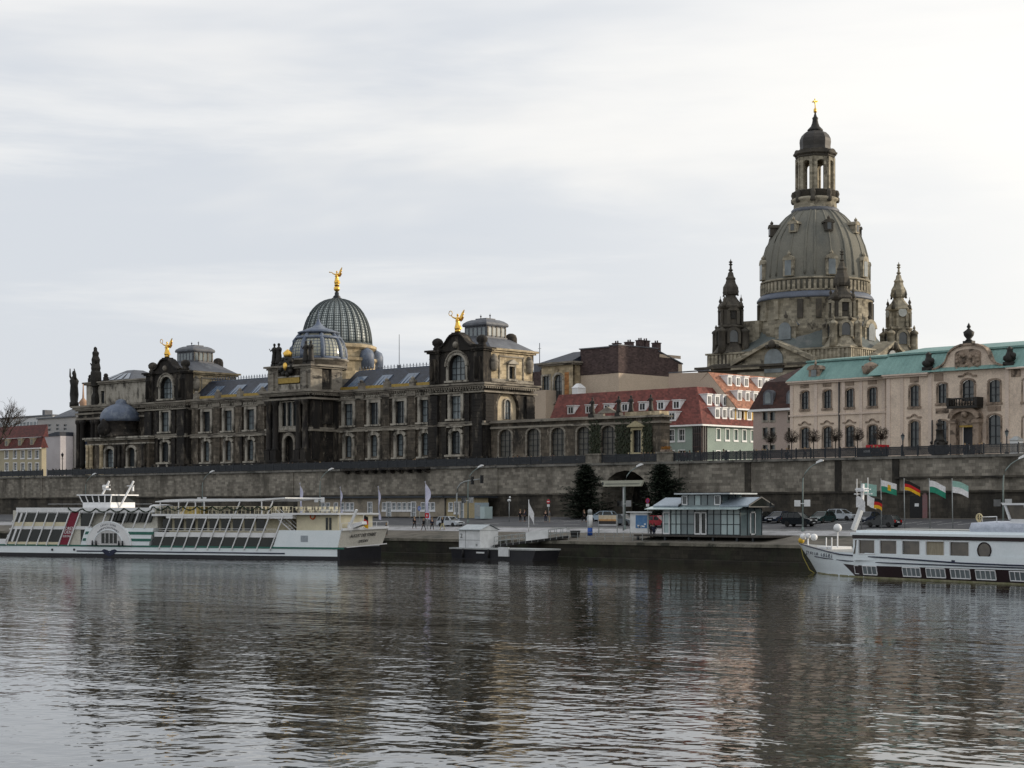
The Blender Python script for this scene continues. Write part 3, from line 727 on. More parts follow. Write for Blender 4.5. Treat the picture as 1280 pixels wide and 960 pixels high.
    for r, z in ((5.15,21.45),(2.95,26.2),(4.2,25.35)): b.lathe([(r+.1,z-.25),(r+.28,z),(r+.1,z+.25)], cc, 24)
    b.build('cupola_rib', ZINC_BLUE, cu)
    b = MB()
    for i in range(40):
        a = 2*PI*i/40; b.tube([(cc[0]+(r+.02)*math.cos(a), cc[1]+(r+.02)*math.sin(a), z) for r, z in prof[:5]], .05, 4)
    for k in range(1, 5):
        for q in (0, .5):
            r = prof[k][0]*(1-q)+prof[k-1][0]*q; z = prof[k][1]*(1-q)+prof[k-1][1]*q; b.lathe([(r+.01,z-.05),(r+.06,z),(r+.01,z+.05)], cc, 24)
    b.build('cupola_glazing_bar', ZINC_BLUE, cu)
    b = MB(); b.lathe([(2.9,26.2),(3.9,26.3),(3.95,26.5),(2.6,26.95),(1.2,27.5),(.55,28.1),(.3,28.6),(.32,28.8),(.08,29.1),(.06,30.6),(0,30.7)], cc, 16); b.build('cupola_cap', ZINC_BLUE, cu)
    # the great ribbed dome behind
    ly = 24.0; dx, D = A.at(421, ly); dc = (dx, ly, 0); m = D/FPX; z_ = lambda py: HC+(YH-py)*m-TZ
    R0 = 43.0*m; zb, zt = z_(432), z_(374)
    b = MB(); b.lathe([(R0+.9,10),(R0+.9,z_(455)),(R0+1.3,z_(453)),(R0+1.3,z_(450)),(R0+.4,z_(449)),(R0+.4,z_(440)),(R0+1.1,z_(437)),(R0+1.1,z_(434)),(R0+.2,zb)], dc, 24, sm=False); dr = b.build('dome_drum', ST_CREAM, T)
    b = MB()
    for i in range(8):
        a = 2*PI*i/8+.1; b.box(-1,1,-1,1,0,0.001) if False else None
        cx, cy = dc[0]+(R0+1)*math.cos(a), dc[1]+(R0+1)*math.sin(a); b.lathe([(1.5,z_(462)),(1.5,z_(446)),(1.2,z_(441)),(.1,z_(437))], (cx,cy,0), 10)
    b.build('drum_dormer', ZINC_BLUE, dr)
    prof = []
    for i in range(13):
        t = i/12*PI/2*.955; prof.append((R0*math.cos(t)**.85, zb+(zt-zb)*math.sin(t)/math.sin(PI/2*.955)))
    b = MB(); b.lathe(prof, dc, 48); dm = b.build('ribbed_dome', GLASS_DOME, T)
    b = MB(); q = MB()
    for i in range(28):
        a = 2*PI*i/28+.05; b.tube([(dc[0]+(r+.03)*math.cos(a), dc[1]+(r+.03)*math.sin(a), z) for r, z in prof], [.25-.009*k for k in range(13)], 5)
        for s in (1/3, 2/3):
            e = a+2*PI/28*s; q.tube([(dc[0]+(r+.01)*math.cos(e), dc[1]+(r+.01)*math.sin(e), z) for r, z in prof[:11]], .06, 4)
    b.lathe([(R0+.1,zb-.3),(R0+.35,zb),(R0+.1,zb+.4)], dc, 32); b.build('dome_rib', IRON_GREEN, dm)
    for k in range(1, 12):
        for h in (0, .5):
            r = prof[k][0]*(1-h)+prof[k-1][0]*h; z = prof[k][1]*(1-h)+prof[k-1][1]*h; q.lathe([(r+.01,z-.07),(r+.06,z),(r+.01,z+.07)], dc, 48)
    q.build('dome_glazing_bar', IRON_GREEN, dm)
    b = MB(); b.lathe([(1.4,zt-.7),(1.3,zt),(.7,zt+.4),(.8,z_(371)),(.45,z_(369)),(.45,z_(366)),(.3,z_(365))], dc, 12); b.build('dome_finial', IRON, dm)
    b = MB(); b.ball((dc[0],dc[1],z_(361)), 4.0*m, 12); b.build('gilded_ball', GOLD, dm)
    b = MB(); winged(b, (dc[0],dc[1],z_(357.5)), 3.7, True); b.build('gilded_figure', GOLD, dm)
    # plain rear roofs that join the blocks
    b = MB(); b.box(-81, -13, 9.9, 22, -.2, 15.6); b.box(-72, -30, 12, 34, 14, 18.5); b.build('rear_block', ST_MID, T)
    return T
academy()
# ---------------------------------------------------------------- exhibition hall at the left end
def hall():
    T = thing('exhibition_hall', 'dark sandstone exhibition hall with small blue cupola over its entrance', 'building', (A.ox, A.oy, TZ), A.deg)
    x0, x1, yf = -121.8, -94.3, 3.0
    ops = [(-112.0+7.0*0-6.6,4.2,.2,12.2,0)]
    b = MB(); b.wall(x0, x1, -.2, 15.2, ops, yf, 1.6); b.M = side(x1, yf); b.wall(0,18,-.2,15.2); b.M = side(x0, yf); b.wall(0,18,-.2,15.2); b.M = Matrix.Identity(4); b.box(x0+.1,x1-.1,4.6,22,-.2,15.1)
    w = b.build('hall_wall', ST_DARK, T)
    b = MB()
    for z, h, p in ((12.5,.4,.4),(13.6,.4,.5),(14.7,.4,.9),(15.12,.42,1.2)): slab(b, x0, x1, yf, 20, z, h, p)
    dentils(b, x0, x1, 14.35, yf-.6); b.build('cornice', ST_MID, w)
    for cx in (-120.9,-119.4,-115.6,-114.2): 
        b = MB(); b.box(cx-.7, cx+.7, yf-1.3, yf, -.2, 2.2); b.lathe([(.62,2.2),(.55,3),(.48,11.4),(.7,11.8),(.7,12.4)], (cx,yf-.6,0), 10); b.build('column', ST_BLACK, w)
    b = MB(); b.box(-118.9,-116.2, yf-.3, yf-.2, 2.9, 8.6); bn = b.build('banner', mat('navy_banner', (.02,.03,.06), (.025,.035,.06), 1, rough=.7), T)
    b = MB(); 
    P = [(-.55,4.0),(-.2,5.3),(-.5,6.4),(.1,7.9)]
    for p, q in zip(P, P[1:]): b.prism([(-117.3+p[0],p[1]),(-117.3+p[0]+.75,p[1]),(-117.3+q[0]+.75,q[1]),(-117.3+q[0],q[1])], yf-.36, yf-.302)
    b.box(-118.7,-116.4, yf-.36, yf-.302, 3.1, 3.6); b.build('banner_print', mat('pale_print', (.6,.72,.74), None, 1), bn)
    # right part: attic storey and glass roof
    ax0, ax1 = A.x(108, yf+1), A.x(182, yf+1)
    b = MB(); b.wall(ax0, ax1+3, 15.5, 20.0, [(ax0+3.2,1.3,15.9,18.6,0),(ax0+6.0,1.3,15.9,18.6,0)], yf+1, .5); b.M = side(ax0, yf+1); b.wall(0,14,15.5,20.0); b.M = side(ax1+3, yf+1); b.wall(0,14,15.5,20.0); a = b.build('attic_wall', ST_PALE, T)
    for q in (3.2, 6.0): window(T, ax0+q, 15.9, 1.3, 2.7, 0, yf+1, sw=.3, nx=2, nz=3)
    b = MB(); slab(b, ax0, ax1+3, yf+1, 18, 20.02, .3, .4); slab(b, ax0, ax1+3, yf+1, 18, 20.35, .3, .7); b.build('attic_cornice', ST_MID, a)
    b = MB()
    for q in (0.5, 3.4, 6.0): b.box(ax0+q, ax0+q+.9, yf+1, yf+1.8, 20.66, 21.6); b.ball((ax0+q+.45,yf+1.4,21.9), .5, 6)
    b.build('attic_block', ST_BLACK, a)
    cx = (A.x(128, 8)+A.x(182, 8))/2+1
    g = MB(); g.frustum((cx-6.5,cx+6.5,4.8,15.5),20.66,(cx-1.2,cx+1.2,9,11.5),23.2); g = g.build('glass_roof', LEAD, T)
    q = MB()
    for i in (-4.6,-1.5,1.6): q.prism([(i-1+.9,0),(i+1.1,0),(i+1.3,0),(i+1.2,.01)], 0, .01) if False else None
    for i in range(4):
        xa = cx-5.2+i*2.7; xt = cx+(xa-cx)*.45; q.poly([(xa,5.15,20.98),(xa+1.7,5.15,20.98),(xt+1.0,7.45,22.4),(xt,7.45,22.4)])
    q.build('roof_glazing', GLASS_SKY, g)
    b = MB(); b.box(x0+.2, A.x(107.5, yf+1), yf+2, yf+12, 15.5, 18.9); lw = b.build('roof_house', LEAD, T)
    b = MB(); b.box(x0+3.4, A.x(106.5,yf), yf+1.9, yf+2.02, 15.9, 18.4); b.build('roof_house_window', GLASS_SKY, lw)
    # entrance pavilion with cupola
    ex0, ex1, ey = A.x(109, -1.5), A.x(186, -1.5), -1.5; ec = A.x(141, -1.0)
    b = MB(); b.wall(ex0, ex1, -.2, 7.6, [(ec-.2,2.9,2.0,5.9,1.0),(ec+7.2,2.5,2.0,6.0,.9)], ey, .6); b.M = side(ex0, ey); b.wall(0,4.6,-.2,7.6); b.M = side(ex1, ey); b.wall(0,4.6,-.2,7.6); b.M = Matrix.Identity(4); b.box(ex0+.1,ex1-.1,ey+1.2,yf+.2,-.2,7.5); e = b.build('entrance_wall', ST_WALL, T)
    window(T, ec-.2, 2.0, 2.9, 3.9, 1.0, ey, sw=.5, proud=.3, nx=3, nz=4, t=.6, m_g=GLASS_PALE); window(T, ec+7.2, 2.0, 2.5, 4.0, .9, ey, sw=.5, proud=.3, nx=2, nz=4, t=.6)
    b = MB(); slab(b, ex0, ex1, ey, yf, 7.6, .3, .4); slab(b, ex0, ex1, ey, yf, 7.92, .35, .75); slab(b, ex0, ex1, ey, yf, 6.7, .25, .25); b.build('entrance_cornice', ST_PALE, e)
    for cx in (ex0+.8, ex0+2.1, ec-2.6, ec+2.4, ec+3.6, ec+5.0, ex1-1.2): 
        b = MB(); b.box(cx-.5, cx+.5, ey-.9, ey, -.2, 1.8); b.lathe([(.5,1.8),(.42,2.4),(.38,6),(.5,6.4),(.5,6.7)], (cx,ey-.5,0), 10); b.build('entrance_column', ST_BLACK if cx > ec else ST_CREAM, e)
    dc = (ec, ey+2.6, 0)
    b = MB(); b.lathe([(4.4,8.2),(4.4,8.8),(3.9,9.0),(3.6,9.6),(3.8,10.6),(3.8,11.3),(4.3,11.6)], dc, 20); b.build('cupola_drum', ST_DARK, e)
    b = MB(); b.lathe([(.3,8.4),(1.3,8.8),(1.6,9.6),(1.2,10.8),(.9,11.6),(.2,12.4),(.1,13.2),(0,13.4)], (ec-.2,ey-1.3,0), 10); b.ball((ec-.2,ey-2.1,10.2), .9, 8); b.build('cartouche', ST_BLACK, e)
    b = MB(); b.lathe([(4.3,11.6),(4.4,12.3),(4.15,13.3),(3.4,14.3),(2.1,15.0),(1.2,15.3),(1.15,15.7),(.9,16.1),(.3,16.3),(0,16.35)], dc, 24); b.build('blue_cupola', ZINC_BLUE, e)
    # tall sculpture groups on the roof
    sx = A.x(116, yf); b = MB(); b.lathe([(1.0,15.5),(1.0,17.4),(.65,18.2),(.6,19.4),(1.0,19.7),(1.05,20.2),(1.2,21.0),(1.15,22.6),(.95,23.0),(1.05,23.6),(.85,24.6),(.95,25.4),(.65,26.2),(.75,26.9),(.4,27.3),(.38,27.9),(.1,28.2)], (sx,yf+.6,0), 9, ribs=lambda i: 1+.16*((i*5) % 3-1), sm=False)
    for i in range(7): b.tube([(sx+.6*math.cos(i*2.4),yf+.6+.6*math.sin(i*2.4),20.6+i*.8),(sx+1.15*math.cos(i*2.4+.4),yf+.6+1.0*math.sin(i*2.4+.4),21.3+i*.85)], [.3,.1], 5)
    s = b.build('roof_sculpture', ST_BRONZE, T); 
    sx = A.x(90, yf); b = MB(); b.lathe([(1.0,15.5),(1.0,16.5),(.8,16.6),(.95,18.2),(.8,20.2),(1.0,21.2),(.5,22.0),(.3,22.3),(.45,22.8),(.3,23.3),(0,23.4)], (sx,yf+.5,0), 10, ribs=lambda i: 1+.12*((i*7) % 3-1))
    b.tube([(sx-.5,yf+.5,21.2),(sx-1.1,yf+.3,22.2),(sx-1.0,yf+.2,23.9)], [.3,.22,.1], 6); b.tube([(sx+.5,yf+.5,21.2),(sx+.8,yf+.3,22.6),(sx+.5,yf+.2,23.8)], [.3,.22,.1], 6)
    b.build('roof_statue', ST_BRONZE, T)
hall()
# ---------------------------------------------------------------- low terrace wing right of the right pavilion
def low_wing():
    T = thing('terrace_wing', 'low dark sandstone wing of arched windows, ivy and small roof statues', 'building', (A.ox, A.oy, TZ), A.deg)
    WGL = mat('grimy_wing_glass', (.13,.125,.11), (.07,.07,.062), .5, rough=.4, fine=0)
    y0 = 1.2; x0, x1 = .55, A.x(826, y0); H = 8.0
    cs = [A.x(p, y0) for p in (632, 667, 697.5, 730, 760.5)]
    ops = [(q, 2.9, 2.2, 6.9, 1.0) for q in cs]; gx = A.x(797.5, y0); ops.append((gx, 1.7, 2.4, 6.0, 0))
    b = MB(); b.wall(x0, x1, -.2, H, ops, y0, .5); b.M = side(x1, y0); b.wall(0, 2.4, -.2, H); b.M = Matrix.Identity(4); b.box(x0, x1-.1, y0+.9, y0+2.4, -.2, H-.1); w = b.build('wing_wall', ST_WALL, T)
    b = MB(); b.box(x0, x1+.2, y0-.35, y0+.02, -.2, 1.9); b.build('plinth', ST_DARK, w)
    b = MB(); b.box(x0, x1+.3, y0-.3, y0+2.5, H-.95, H-.6); b.box(x0, x1+.5, y0-.6, y0+2.6, H, H+.3); b.box(x0, x1+.5, y0-.15, y0+.2, H+.3, H+.5); b.build('cornice', ST_MID, w)
    for i, q in enumerate(cs): window(T, q, 2.2, 2.9, 4.7, 1.0, y0, sw=.28, proud=.15, hood=None, nx=3, nz=5, t=.5, m_s=ST_MID, m_g=WGL)
    window(T, gx, 2.4, 1.7, 3.6, 0, y0, sw=.4, proud=.35, hood='ped', nx=2, nz=3, t=.4, m_s=mat('yellow_surround_stone', (.42,.37,.24), (.33,.29,.18), 1), m_g=GLASS, label='yellow pedimented window')  # surround yellower than those of the other wing windows
    b = MB(); px = cs[4]; b.box(cs[3]+1.2, cs[3]+4.2, y0-.2, y0+.3, H+.31, H+.9); b.prism([(cs[4]-2.2,H+.95),(cs[4]+2.0,H+.95),(cs[4]-.1,H+2.0)], y0-.3, y0+.3); b.build('roof_pediment', ST_MID, w)
    b = MB(); 
    xs = gx-2.0; b.box(gx-2.3, x1+.1, y0-.5, y0+2.0, H+.31, H+.95); b.build('end_attic', ST_CREAM, w)
    for i, p in enumerate((740, 773, 788.5, 813)):
        sx = A.x(p, y0); b = MB(); b.box(sx-.5, sx+.5, y0-.4, y0+.6, H+.3, H+.95); statue(b, (sx, y0+.1, H+.95), 2.7, seed=i+9); b.build('roof_statue', ST_BRONZE, w)
    IVY = mat('ivy_leaves', (.018,.026,.012), (.03,.035,.016), 1.5, rough=.6)
    for p0, p1 in ((738, 752), (770, 791), (803.5, 816)):
        xa, xb = A.x(p0, y0), A.x(p1, y0); b = MB(); r = random.Random(p0)
        for k in range(900):
            x = r.uniform(xa, xb); z = r.uniform(.2, H-.2); 
            if z > H-1.5 and r.random() < .4: continue
            s = r.uniform(.1, .22); a = r.uniform(0, 6.3); n = r.uniform(-.4, .4); yy = y0-r.uniform(.05, .45)
            b.poly([(x+s*math.cos(a), yy+n*s, z+s*math.sin(a)), (x+s*math.cos(a+1.6), yy, z+s*math.sin(a+1.6)), (x+s*math.cos(a+3.1), yy-n*s, z+s*math.sin(a+3.1)), (x+s*math.cos(a+4.7), yy, z+s*math.sin(a+4.7))])
        b.build('ivy', IVY, w, recalc=False)
low_wing()
# ================================================================ town behind the terrace
RED_TILE = mat('red_roof_tile', (.175,.05,.04), (.13,.04,.033), .6, rough=.75, bump=.03, blocks=(.5,.35,(.75,.75,.75)), spots=(.16,.05,.04), spot_scale=.3, spot_lo=.58, spot_hi=.75)
SALMON_TILE = mat('salmon_roof_tile', (.36,.17,.11), (.3,.135,.085), .6, rough=.75, bump=.03, blocks=(.5,.35,(.8,.8,.8)))
BROWN_TILE = mat('brown_roof_tile', (.06,.026,.02), (.042,.02,.017), .6, rough=.75, bump=.03, blocks=(.5,.35,(.75,.75,.75)))
GREEN_R = mat('mint_render', (.3,.37,.33), (.26,.32,.29), .3, rough=.9)
BEIGE_R = mat('beige_render', (.52,.43,.34), (.46,.38,.3), .2, rough=.9)
BROWN_B = mat('plum_brown_brick', (.088,.062,.06), (.07,.05,.049), .3, rough=.9, blocks=(.6,.3,(.8,.8,.8)))
YELLOW_R = mat('ochre_render', (.62,.42,.13), (.55,.36,.11), .3, rough=.9)
GREY_R = mat('grey_render', (.42,.41,.4), (.36,.355,.35), .2, rough=.9)
YEL_PALE = mat('pale_yellow_render', (.42,.38,.27), (.37,.33,.24), .3, rough=.9)
GZ = 5.0
def dormer(parent, c, w, h, d, M, roof_m, face_m=None, glass=None, nx=1):
    """a dormer standing on a roof slope: M places it (front faces local -y)"""
    face_m = face_m or WHITE
    b = MB(); b.M = M @ Matrix.Translation(c)
    b.box(-w/2, w/2, 0, d, 0, h); b.box(-w/2-.12, w/2+.12, -.15, d, h, h+.14)
    o = b.build('dormer', face_m, parent)
    b = MB(); b.M = M @ Matrix.Translation(c); b.box(-w*.3, w*.3, -.05, .02, h*.18, h*.84); b.build('dormer_window', glass or GLASS, o)
    b = MB(); b.M = M @ Matrix.Translation(c); b.box(-w*.03, w*.03, -.08, .0, h*.18, h*.84); b.build('glazing_bar', face_m, o)
def red_house():
    f = Frame(W0.x(877, 246.0), 246.0); x0 = f.x(687); zE = f.z(877, 530.5); zR = zE+7.0; L = 19.5
    T = thing('mint_green_house', 'mint green house with bright red hipped roof and two rows of white dormers', 'house', (f.ox, f.oy, 0))
    run = 5.6; xr0 = f.x(698.5, run)
    b = MB(); ops = []
    wx = [f.x(p) for p in (825.5, 839, 852)]
    z1, z2 = f.z(840, 551), f.z(840, 577)
    for x in wx: ops += [(x,1.3,z1,z1+1.9,0),(x,1.3,z2,z2+1.9,0)]
    b.wall(x0, f.x(865.5), GZ, zE, ops, 0, .35); b.box(x0+.1, -.2, .6, L, GZ, zE-.05)
    b.M = side(0.0); so = []
    for i, q in enumerate((4.5,7.0,9.4,11.8,14.2,16.6)): so += [(q,1.0,z1+.2,z1+2.0,0),(q,1.0,z2,z2+1.8,0)]
    b.wall(1.5, L, GZ, zE, so, 0, .3); w = b.build('wall', GREEN_R, T)
    for x in wx:
        for z in (z1, z2): window(T, x, z, 1.3, 1.9, 0, 0, sw=.14, proud=.05, nx=2, nz=2, m_s=WHITE, m_f=WHITE)
    for q in (4.5,7.0,9.4,11.8,14.2,16.6):
        for z in (z1+.2, z2): window(T, q, z, 1.0, 1.8, 0, 0, side(0.0), sw=.12, proud=.05, nx=2, nz=2, m_s=WHITE, m_f=IRON)
    gx = f.x(865.5)
    b = MB(); b.box(gx+.05, -.05, .05, 1.5, GZ, zE-.1); g = b.build('glazed_corner', GLASS, T)
    b = MB()
    for i in range(5): x = gx+.1+i*(-gx-.2)/4; b.box(x-.06, x+.06, -.03, .06, GZ, zE-.1)
    for i in range(7): z = GZ+1+i*2.2; b.box(gx, -.05, -.02, .06, z, z+.12)
    b.M = side(-.02); 
    for i in range(3): b.box(.2+i*.6, .3+i*.6, -.06, .05, GZ, zE-.1)
    b.build('corner_mullion', BROWN_B, g)
    b = MB(); e = .55
    b.poly([(x0-e,-e,zE),(e,-e,zE),(-run,run,zR),(xr0,run,zR)]); b.poly([(e,-e,zE),(e,L+e,zE),(-run,L-3,zR),(-run,run,zR)]); b.poly([(x0-e,-e,zE),(x0-e,L,zE),(xr0,L,zR),(xr0,run,zR)]); b.poly([(xr0,run,zR),(-run,run,zR),(-run,L-3,zR),(xr0,L,zR)]); b.poly([(e,L+e,zE),(x0-e,L,zE),(xr0,L,zR),(-run,L-3,zR)])
    r = b.build('roof', RED_TILE, T)
    b = MB(); b.box(x0-e-.1, e+.1, -e-.15, -e+.1, zE-.25, zE+.02); b.box(e-.1, e+.15, -e, L+e, zE-.25, zE+.02); b.build('gutter', WHITE, r)
    sl = (zR-zE)/(run+e)
    for p in (713.5, 736, 759, 781, 803, 826, 845.5):
        y = 2.1; x = f.x(p, y); z = zE+(y+e)*sl-.1; dormer(r, (x, y, z), 1.75, 1.6, 1.8, Matrix.Identity(4), LEAD)
    for p in (821, 840):
        y = .15; x = f.x(p, y); z = zE+(y+e)*sl; dormer(r, (x, y, z), 1.75, 1.6, 1.8, Matrix.Identity(4), LEAD)
    for k, qs, d in ((0, (5.0,7.0,9.0,11.0,14.0), .5), (1, (5.4,7.6,9.8,13.0), 2.6)):
        for q in qs: dormer(r, (q, d, zE+(d+e)*sl-.1), 1.3, 2.0, 2.2, side(0.0), LEAD)
    return T
red_house()
def brown_block():
    f = Frame(W0.x(773, 300.0), 300.0)
    T = thing('brown_tenement', 'tall plum brown block with blank fire walls, beige below, and chimneys', 'building', (f.ox, f.oy, 0))
    xa = f.x(724); Z = lambda px, py: f.z(px, py)
    L1, L2 = 13.2, 21.5      # the fire wall turns the corner and runs back from the river
    ztop, zs, zb = Z(773, 431.5), Z(773, 466), GZ
    b = MB(); b.box(xa, -2.6, .35, L1, zs, ztop-.25); b.box(-2.6, 0, 0, L1, zs, ztop); b.box(xa-13, xa-.01, 1.0, 12, zs-3, Z(690,461)); b.prism([(L1+.01,zs),(L2,zs),(L2,ztop-3.0),(L1+.01,ztop-.6)], -9, -.05, 'x'); b.build('brick_wall', BROWN_B, T)
    b = MB(); b.box(xa+.05, -.06, .4, L1, zb, zs-.01); b.box(-2.55, .04, .05, L2, zb, zs-.015); b.build('rendered_wall', BEIGE_R, T)
    b = MB(); b.box(xa-.2, -2.7, .1, L1, ztop-.25, ztop); b.box(-2.75, .15, -.15, L1+.1, ztop, ztop+.22); b.prism([(L1+.12,ztop-.55),(L2+.3,ztop-3.0),(L2+.3,ztop-2.75),(L1+.12,ztop-.3)], -9.2, .15, 'x'); b.build('roof_edge', LEAD, T)
    b = MB(); b.box(-.8, .07, L2-1.2, L2+.05, zs, ztop-3.0); b.box(-.02, .05, L1+.6, L2-.4, zs+4.2, zs+4.9); b.build('pale_band', BEIGE_R, T)
    for q, y, w, h in ((-2.0,1.0,1.4,.5),(-1.2,4.2,1.6,.9),(-1.0,7.6,1.3,1.5),(-1.0,9.4,1.4,1.5),(-1.2,13.4,1.5,1.3)):
        b = MB(); b.box(q-w/2, q+w/2, y, y+1.4, ztop-.9, ztop+h); b.box(q-w/2-.1, q+w/2+.1, y-.1, y+1.5, ztop+h, ztop+h+.2)
        for k in range(2): b.lathe([(.18,ztop+h+.2),(.16,ztop+h+.7)], (q-.3+.6*k,y+.7,0), 6)
        b.build('chimney', BROWN_B, T)
    # older ornate house on the left with hipped slate roof
    ga, gb = f.x(677, -2), xa-.05
    ze = Z(700, 458)
    b = MB(); ops = [(f.x(683,-2),2.2,ze-8.2,ze-2.2,0),(f.x(698,-2),2.6,ze-8.2,ze-2.0,1.3)]
    b.wall(ga, gb, GZ, ze, ops, -2, .5); b.box(ga+.1, gb, -1.2, 9, GZ, ze-.1); ow = b.build('ornate_wall', ST_CREAM, T)
    window(T, ops[0][0], ops[0][2], 2.2, 6.0, 0, -2, sw=.4, proud=.2, nx=2, nz=3); window(T, ops[1][0], ops[1][2], 2.6, 6.2, 1.3, -2, sw=.5, proud=.25, nx=2, nz=4)
    b = MB(); b.box(f.x(706,-2), gb-1.2, -2.06, -1.9, ze-7.5, ze-1.6); b.build('orange_panel', mat('orange_terracotta', (.4,.19,.07), (.33,.15,.06), .5, blocks=(.6,.3,(.75,.75,.75))), ow)
    b = MB(); slab(b, ga, gb, -2, 9, ze, .35, .5); slab(b, ga, gb, -2, 9, ze+.36, .4, .9); slab(b, ga, gb, -2, 9, ze-9.4, .4, .4); b.build('cornice', ST_MID, ow)
    b = MB(); b.frustum((ga-.5,gb+.3,-2.6,9.5), ze+.77, (gb-4.5,gb+.2,3.0,7), Z(720,438)); b.build('roof', SLATE, T)
    b = MB(); b.box(f.x(655,-2), ga-.05, -1.0, 6, GZ, Z(676,465)); b.build('side_wall', BROWN_B, T); b = MB(); b.box(f.x(650,-3), f.x(690,-3), -5, -1.1, GZ, Z(680,490)); b.build('low_wall', BEIGE_R, T)
    x = f.x(674.5, 4); b = MB(); b.box(x-.9, x+.9, 3, 5, Z(675,466), Z(675,452)); b.tube([(x,4,Z(675,452)),(x,4,Z(675,426))], .09, 5); b.tube([(x-.5,4,Z(675,433)),(x+.5,4,Z(675,433))], .05, 4); b.build('aerial', LEAD, T)
    x = f.x(722.5, -4); b = MB(); b.box(x-.85, x+.85, -5, -2.4, GZ, Z(723,487)); b.frustum((x-1.0,x+1.0,-5.1,-2.4), Z(723,487), (x-.3,x+.3,-4.2,-3.4), Z(723,481.5)); b.build('white_turret', WHITE, T)
brown_block()
def salmon_house():
    f = Frame(W0.x(919, 256.0), 256.0); xr = f.x(885.5); zE, zR = f.z(919, 508.5), f.z(885.5, 465.5); L = 34
    T = thing('ochre_house', 'ochre house with salmon sunlit roof, double dormer rows and blank beige gable', 'house', (f.ox, f.oy, 0))
    xl = f.x(836)
    b = MB(); b.poly([(xl,0,GZ),(0,0,GZ),(0,0,zE),(xr,0,zR),(xl,0,zR+.3)]); b.poly([(xl,0,GZ),(xl,20,GZ),(xl,20,zR),(xl,0,zR+.3)]); b.build('gable_wall', BEIGE_R, T)
    so = []; qs = [2.0,3.9,5.8,8.6,10.5,12.4,15,17,19]
    zs = [f.z(925,548), f.z(925,527)]
    for q in qs:
        for z in zs: so.append((q,.9,z,z+2.0,0))
    b = MB(); b.M = side(0.0); b.wall(0, L, GZ, zE, so, 0, .3); b.build('wall', YELLOW_R, T)
    for q in qs:
        for z in zs: window(T, q, z, .9, 2.0, 0, 0, side(0.0), sw=.12, proud=.05, nx=2, nz=2, m_s=WHITE, m_f=IRON)
    b = MB(); b.M = side(0.0); b.box(12, 16, -1.5, .0, GZ, zE-4.5); b.prism([(12,zE-4.5),(16,zE-4.5),(15.3,zE-3.3),(14,zE-2.9),(12.7,zE-3.3)], -1.5, 0); o = b.build('oriel', WHITE, T)
    b = MB(); b.M = side(0.0)
    for k in range(4):
        for q in (12.9, 15.1): b.box(q-.55, q+.55, -1.56, -1.48, GZ+2+k*3.0, GZ+4+k*3.0)
    b.build('oriel_window', GLASS, o)
    b = MB(); e = .5; b.poly([(e,-.1,zE-.3),(e,L,zE-.3),(xr,L,zR+.05),(xr,-.1,zR+.05)]); b.poly([(xr,-.1,zR+.05),(xr,L,zR+.05),(xr-9,L,zR-7),(xr-9,.3,zR-7)]); r = b.build('roof', SALMON_TILE, T)
    b = MB(); b.box(e-.1, e+.2, -.1, L, zE-.55, zE-.28); b.build('gutter', WHITE, r)
    b = MB(); b.box(xl, xr+.3, -.06, .3, zR+.3, zR+.5); b.build('wall_cap', LEAD, T)
    sl = (zR-zE)/(-xr)
    for d, qs in ((1.0, (2.6,4.9,7.2,11,13.3,16)), (3.7, (3.2,5.6,8.0,12,14,17,19,23,25))):
        for q in qs: dormer(r, (q, d, zE+d*sl), 1.25, 1.9, 2.0, side(0.0), LEAD)
salmon_house()
def mansard_house():
    f = Frame(W0.x(988, 232.0), 232.0); xl = f.x(941.5); zE = f.z(955, 511.5)
    T = thing('mansard_house', 'pinkish house with dark brown mansard roof beside the pink palace', 'house', (f.ox, f.oy, 0))
    ops = []
    for p in (956.5, 965.5, 988):
        x = f.x(p)
        for py, h in ((525.5, 1.3), (546, 1.4), (562, .7)): ops.append((x, .95, f.z(p, py), f.z(p, py)+h, 0))
    b = MB(); b.wall(xl, 4, GZ, zE, ops, 0, .3); b.M = side(xl); b.wall(0, 12, GZ, zE); b.build('wall', mat('pink_grey_render', (.43,.35,.31), (.38,.31,.28), .25, rough=.9), T)
    for o in ops: window(T, o[0], o[2], o[1], o[3]-o[2], 0, 0, sw=.1, proud=.04, nx=1, nz=1, m_s=ST_PALE, m_f=IRON)
    zk, zt = f.z(957, 477), f.z(990, 455)
    b = MB(); P = [(-.5,zE),(1.5,zk),(7.5,zt),(13.5,zk),(15,zE)]; xk = f.x(956, 1.5)-xl; xt = f.x(1000, 7.5)-xl
    A_ = [(xl-.4,-.5,zE),(xl+xk,1.5,zk),(xl+xt,7.5,zt)]; B_ = [(4,-.5,zE),(4,1.5,zk),(4,7.5,zt)]; C_ = [(xl-.4,15,zE),(xl+xk,13.5,zk),(xl+xt,7.5,zt)]
    for i in range(2): b.poly([A_[i],B_[i],B_[i+1],A_[i+1]]); b.poly([A_[i],A_[i+1],C_[i+1],C_[i]])
    r = b.build('roof', BROWN_TILE, T)
    b = MB(); b.box(xl-.5, 4, -.7, -.1, zE-.35, zE-.02); b.build('gutter', WHITE, r)
    for p in (960, 989):
        x = f.x(p, -.2); z = f.z(p, 506, -.2); b = MB(); b.box(x-.95, x+.95, -.2, 2.4, z, z+1.5); b.prism(arch_pts(x, 1.9, z+2.35, .85), -.2, 2.4); d = b.build('dormer', LEAD, r)
        b = MB(); b.prism([(x-.55,z+.2),(x+.55,z+.2)]+[q for q in reversed(arch_pts(x,1.1,z+2.0,.5))], -.26, -.19); b.build('dormer_window', GLASS_PALE, d)
mansard_house()
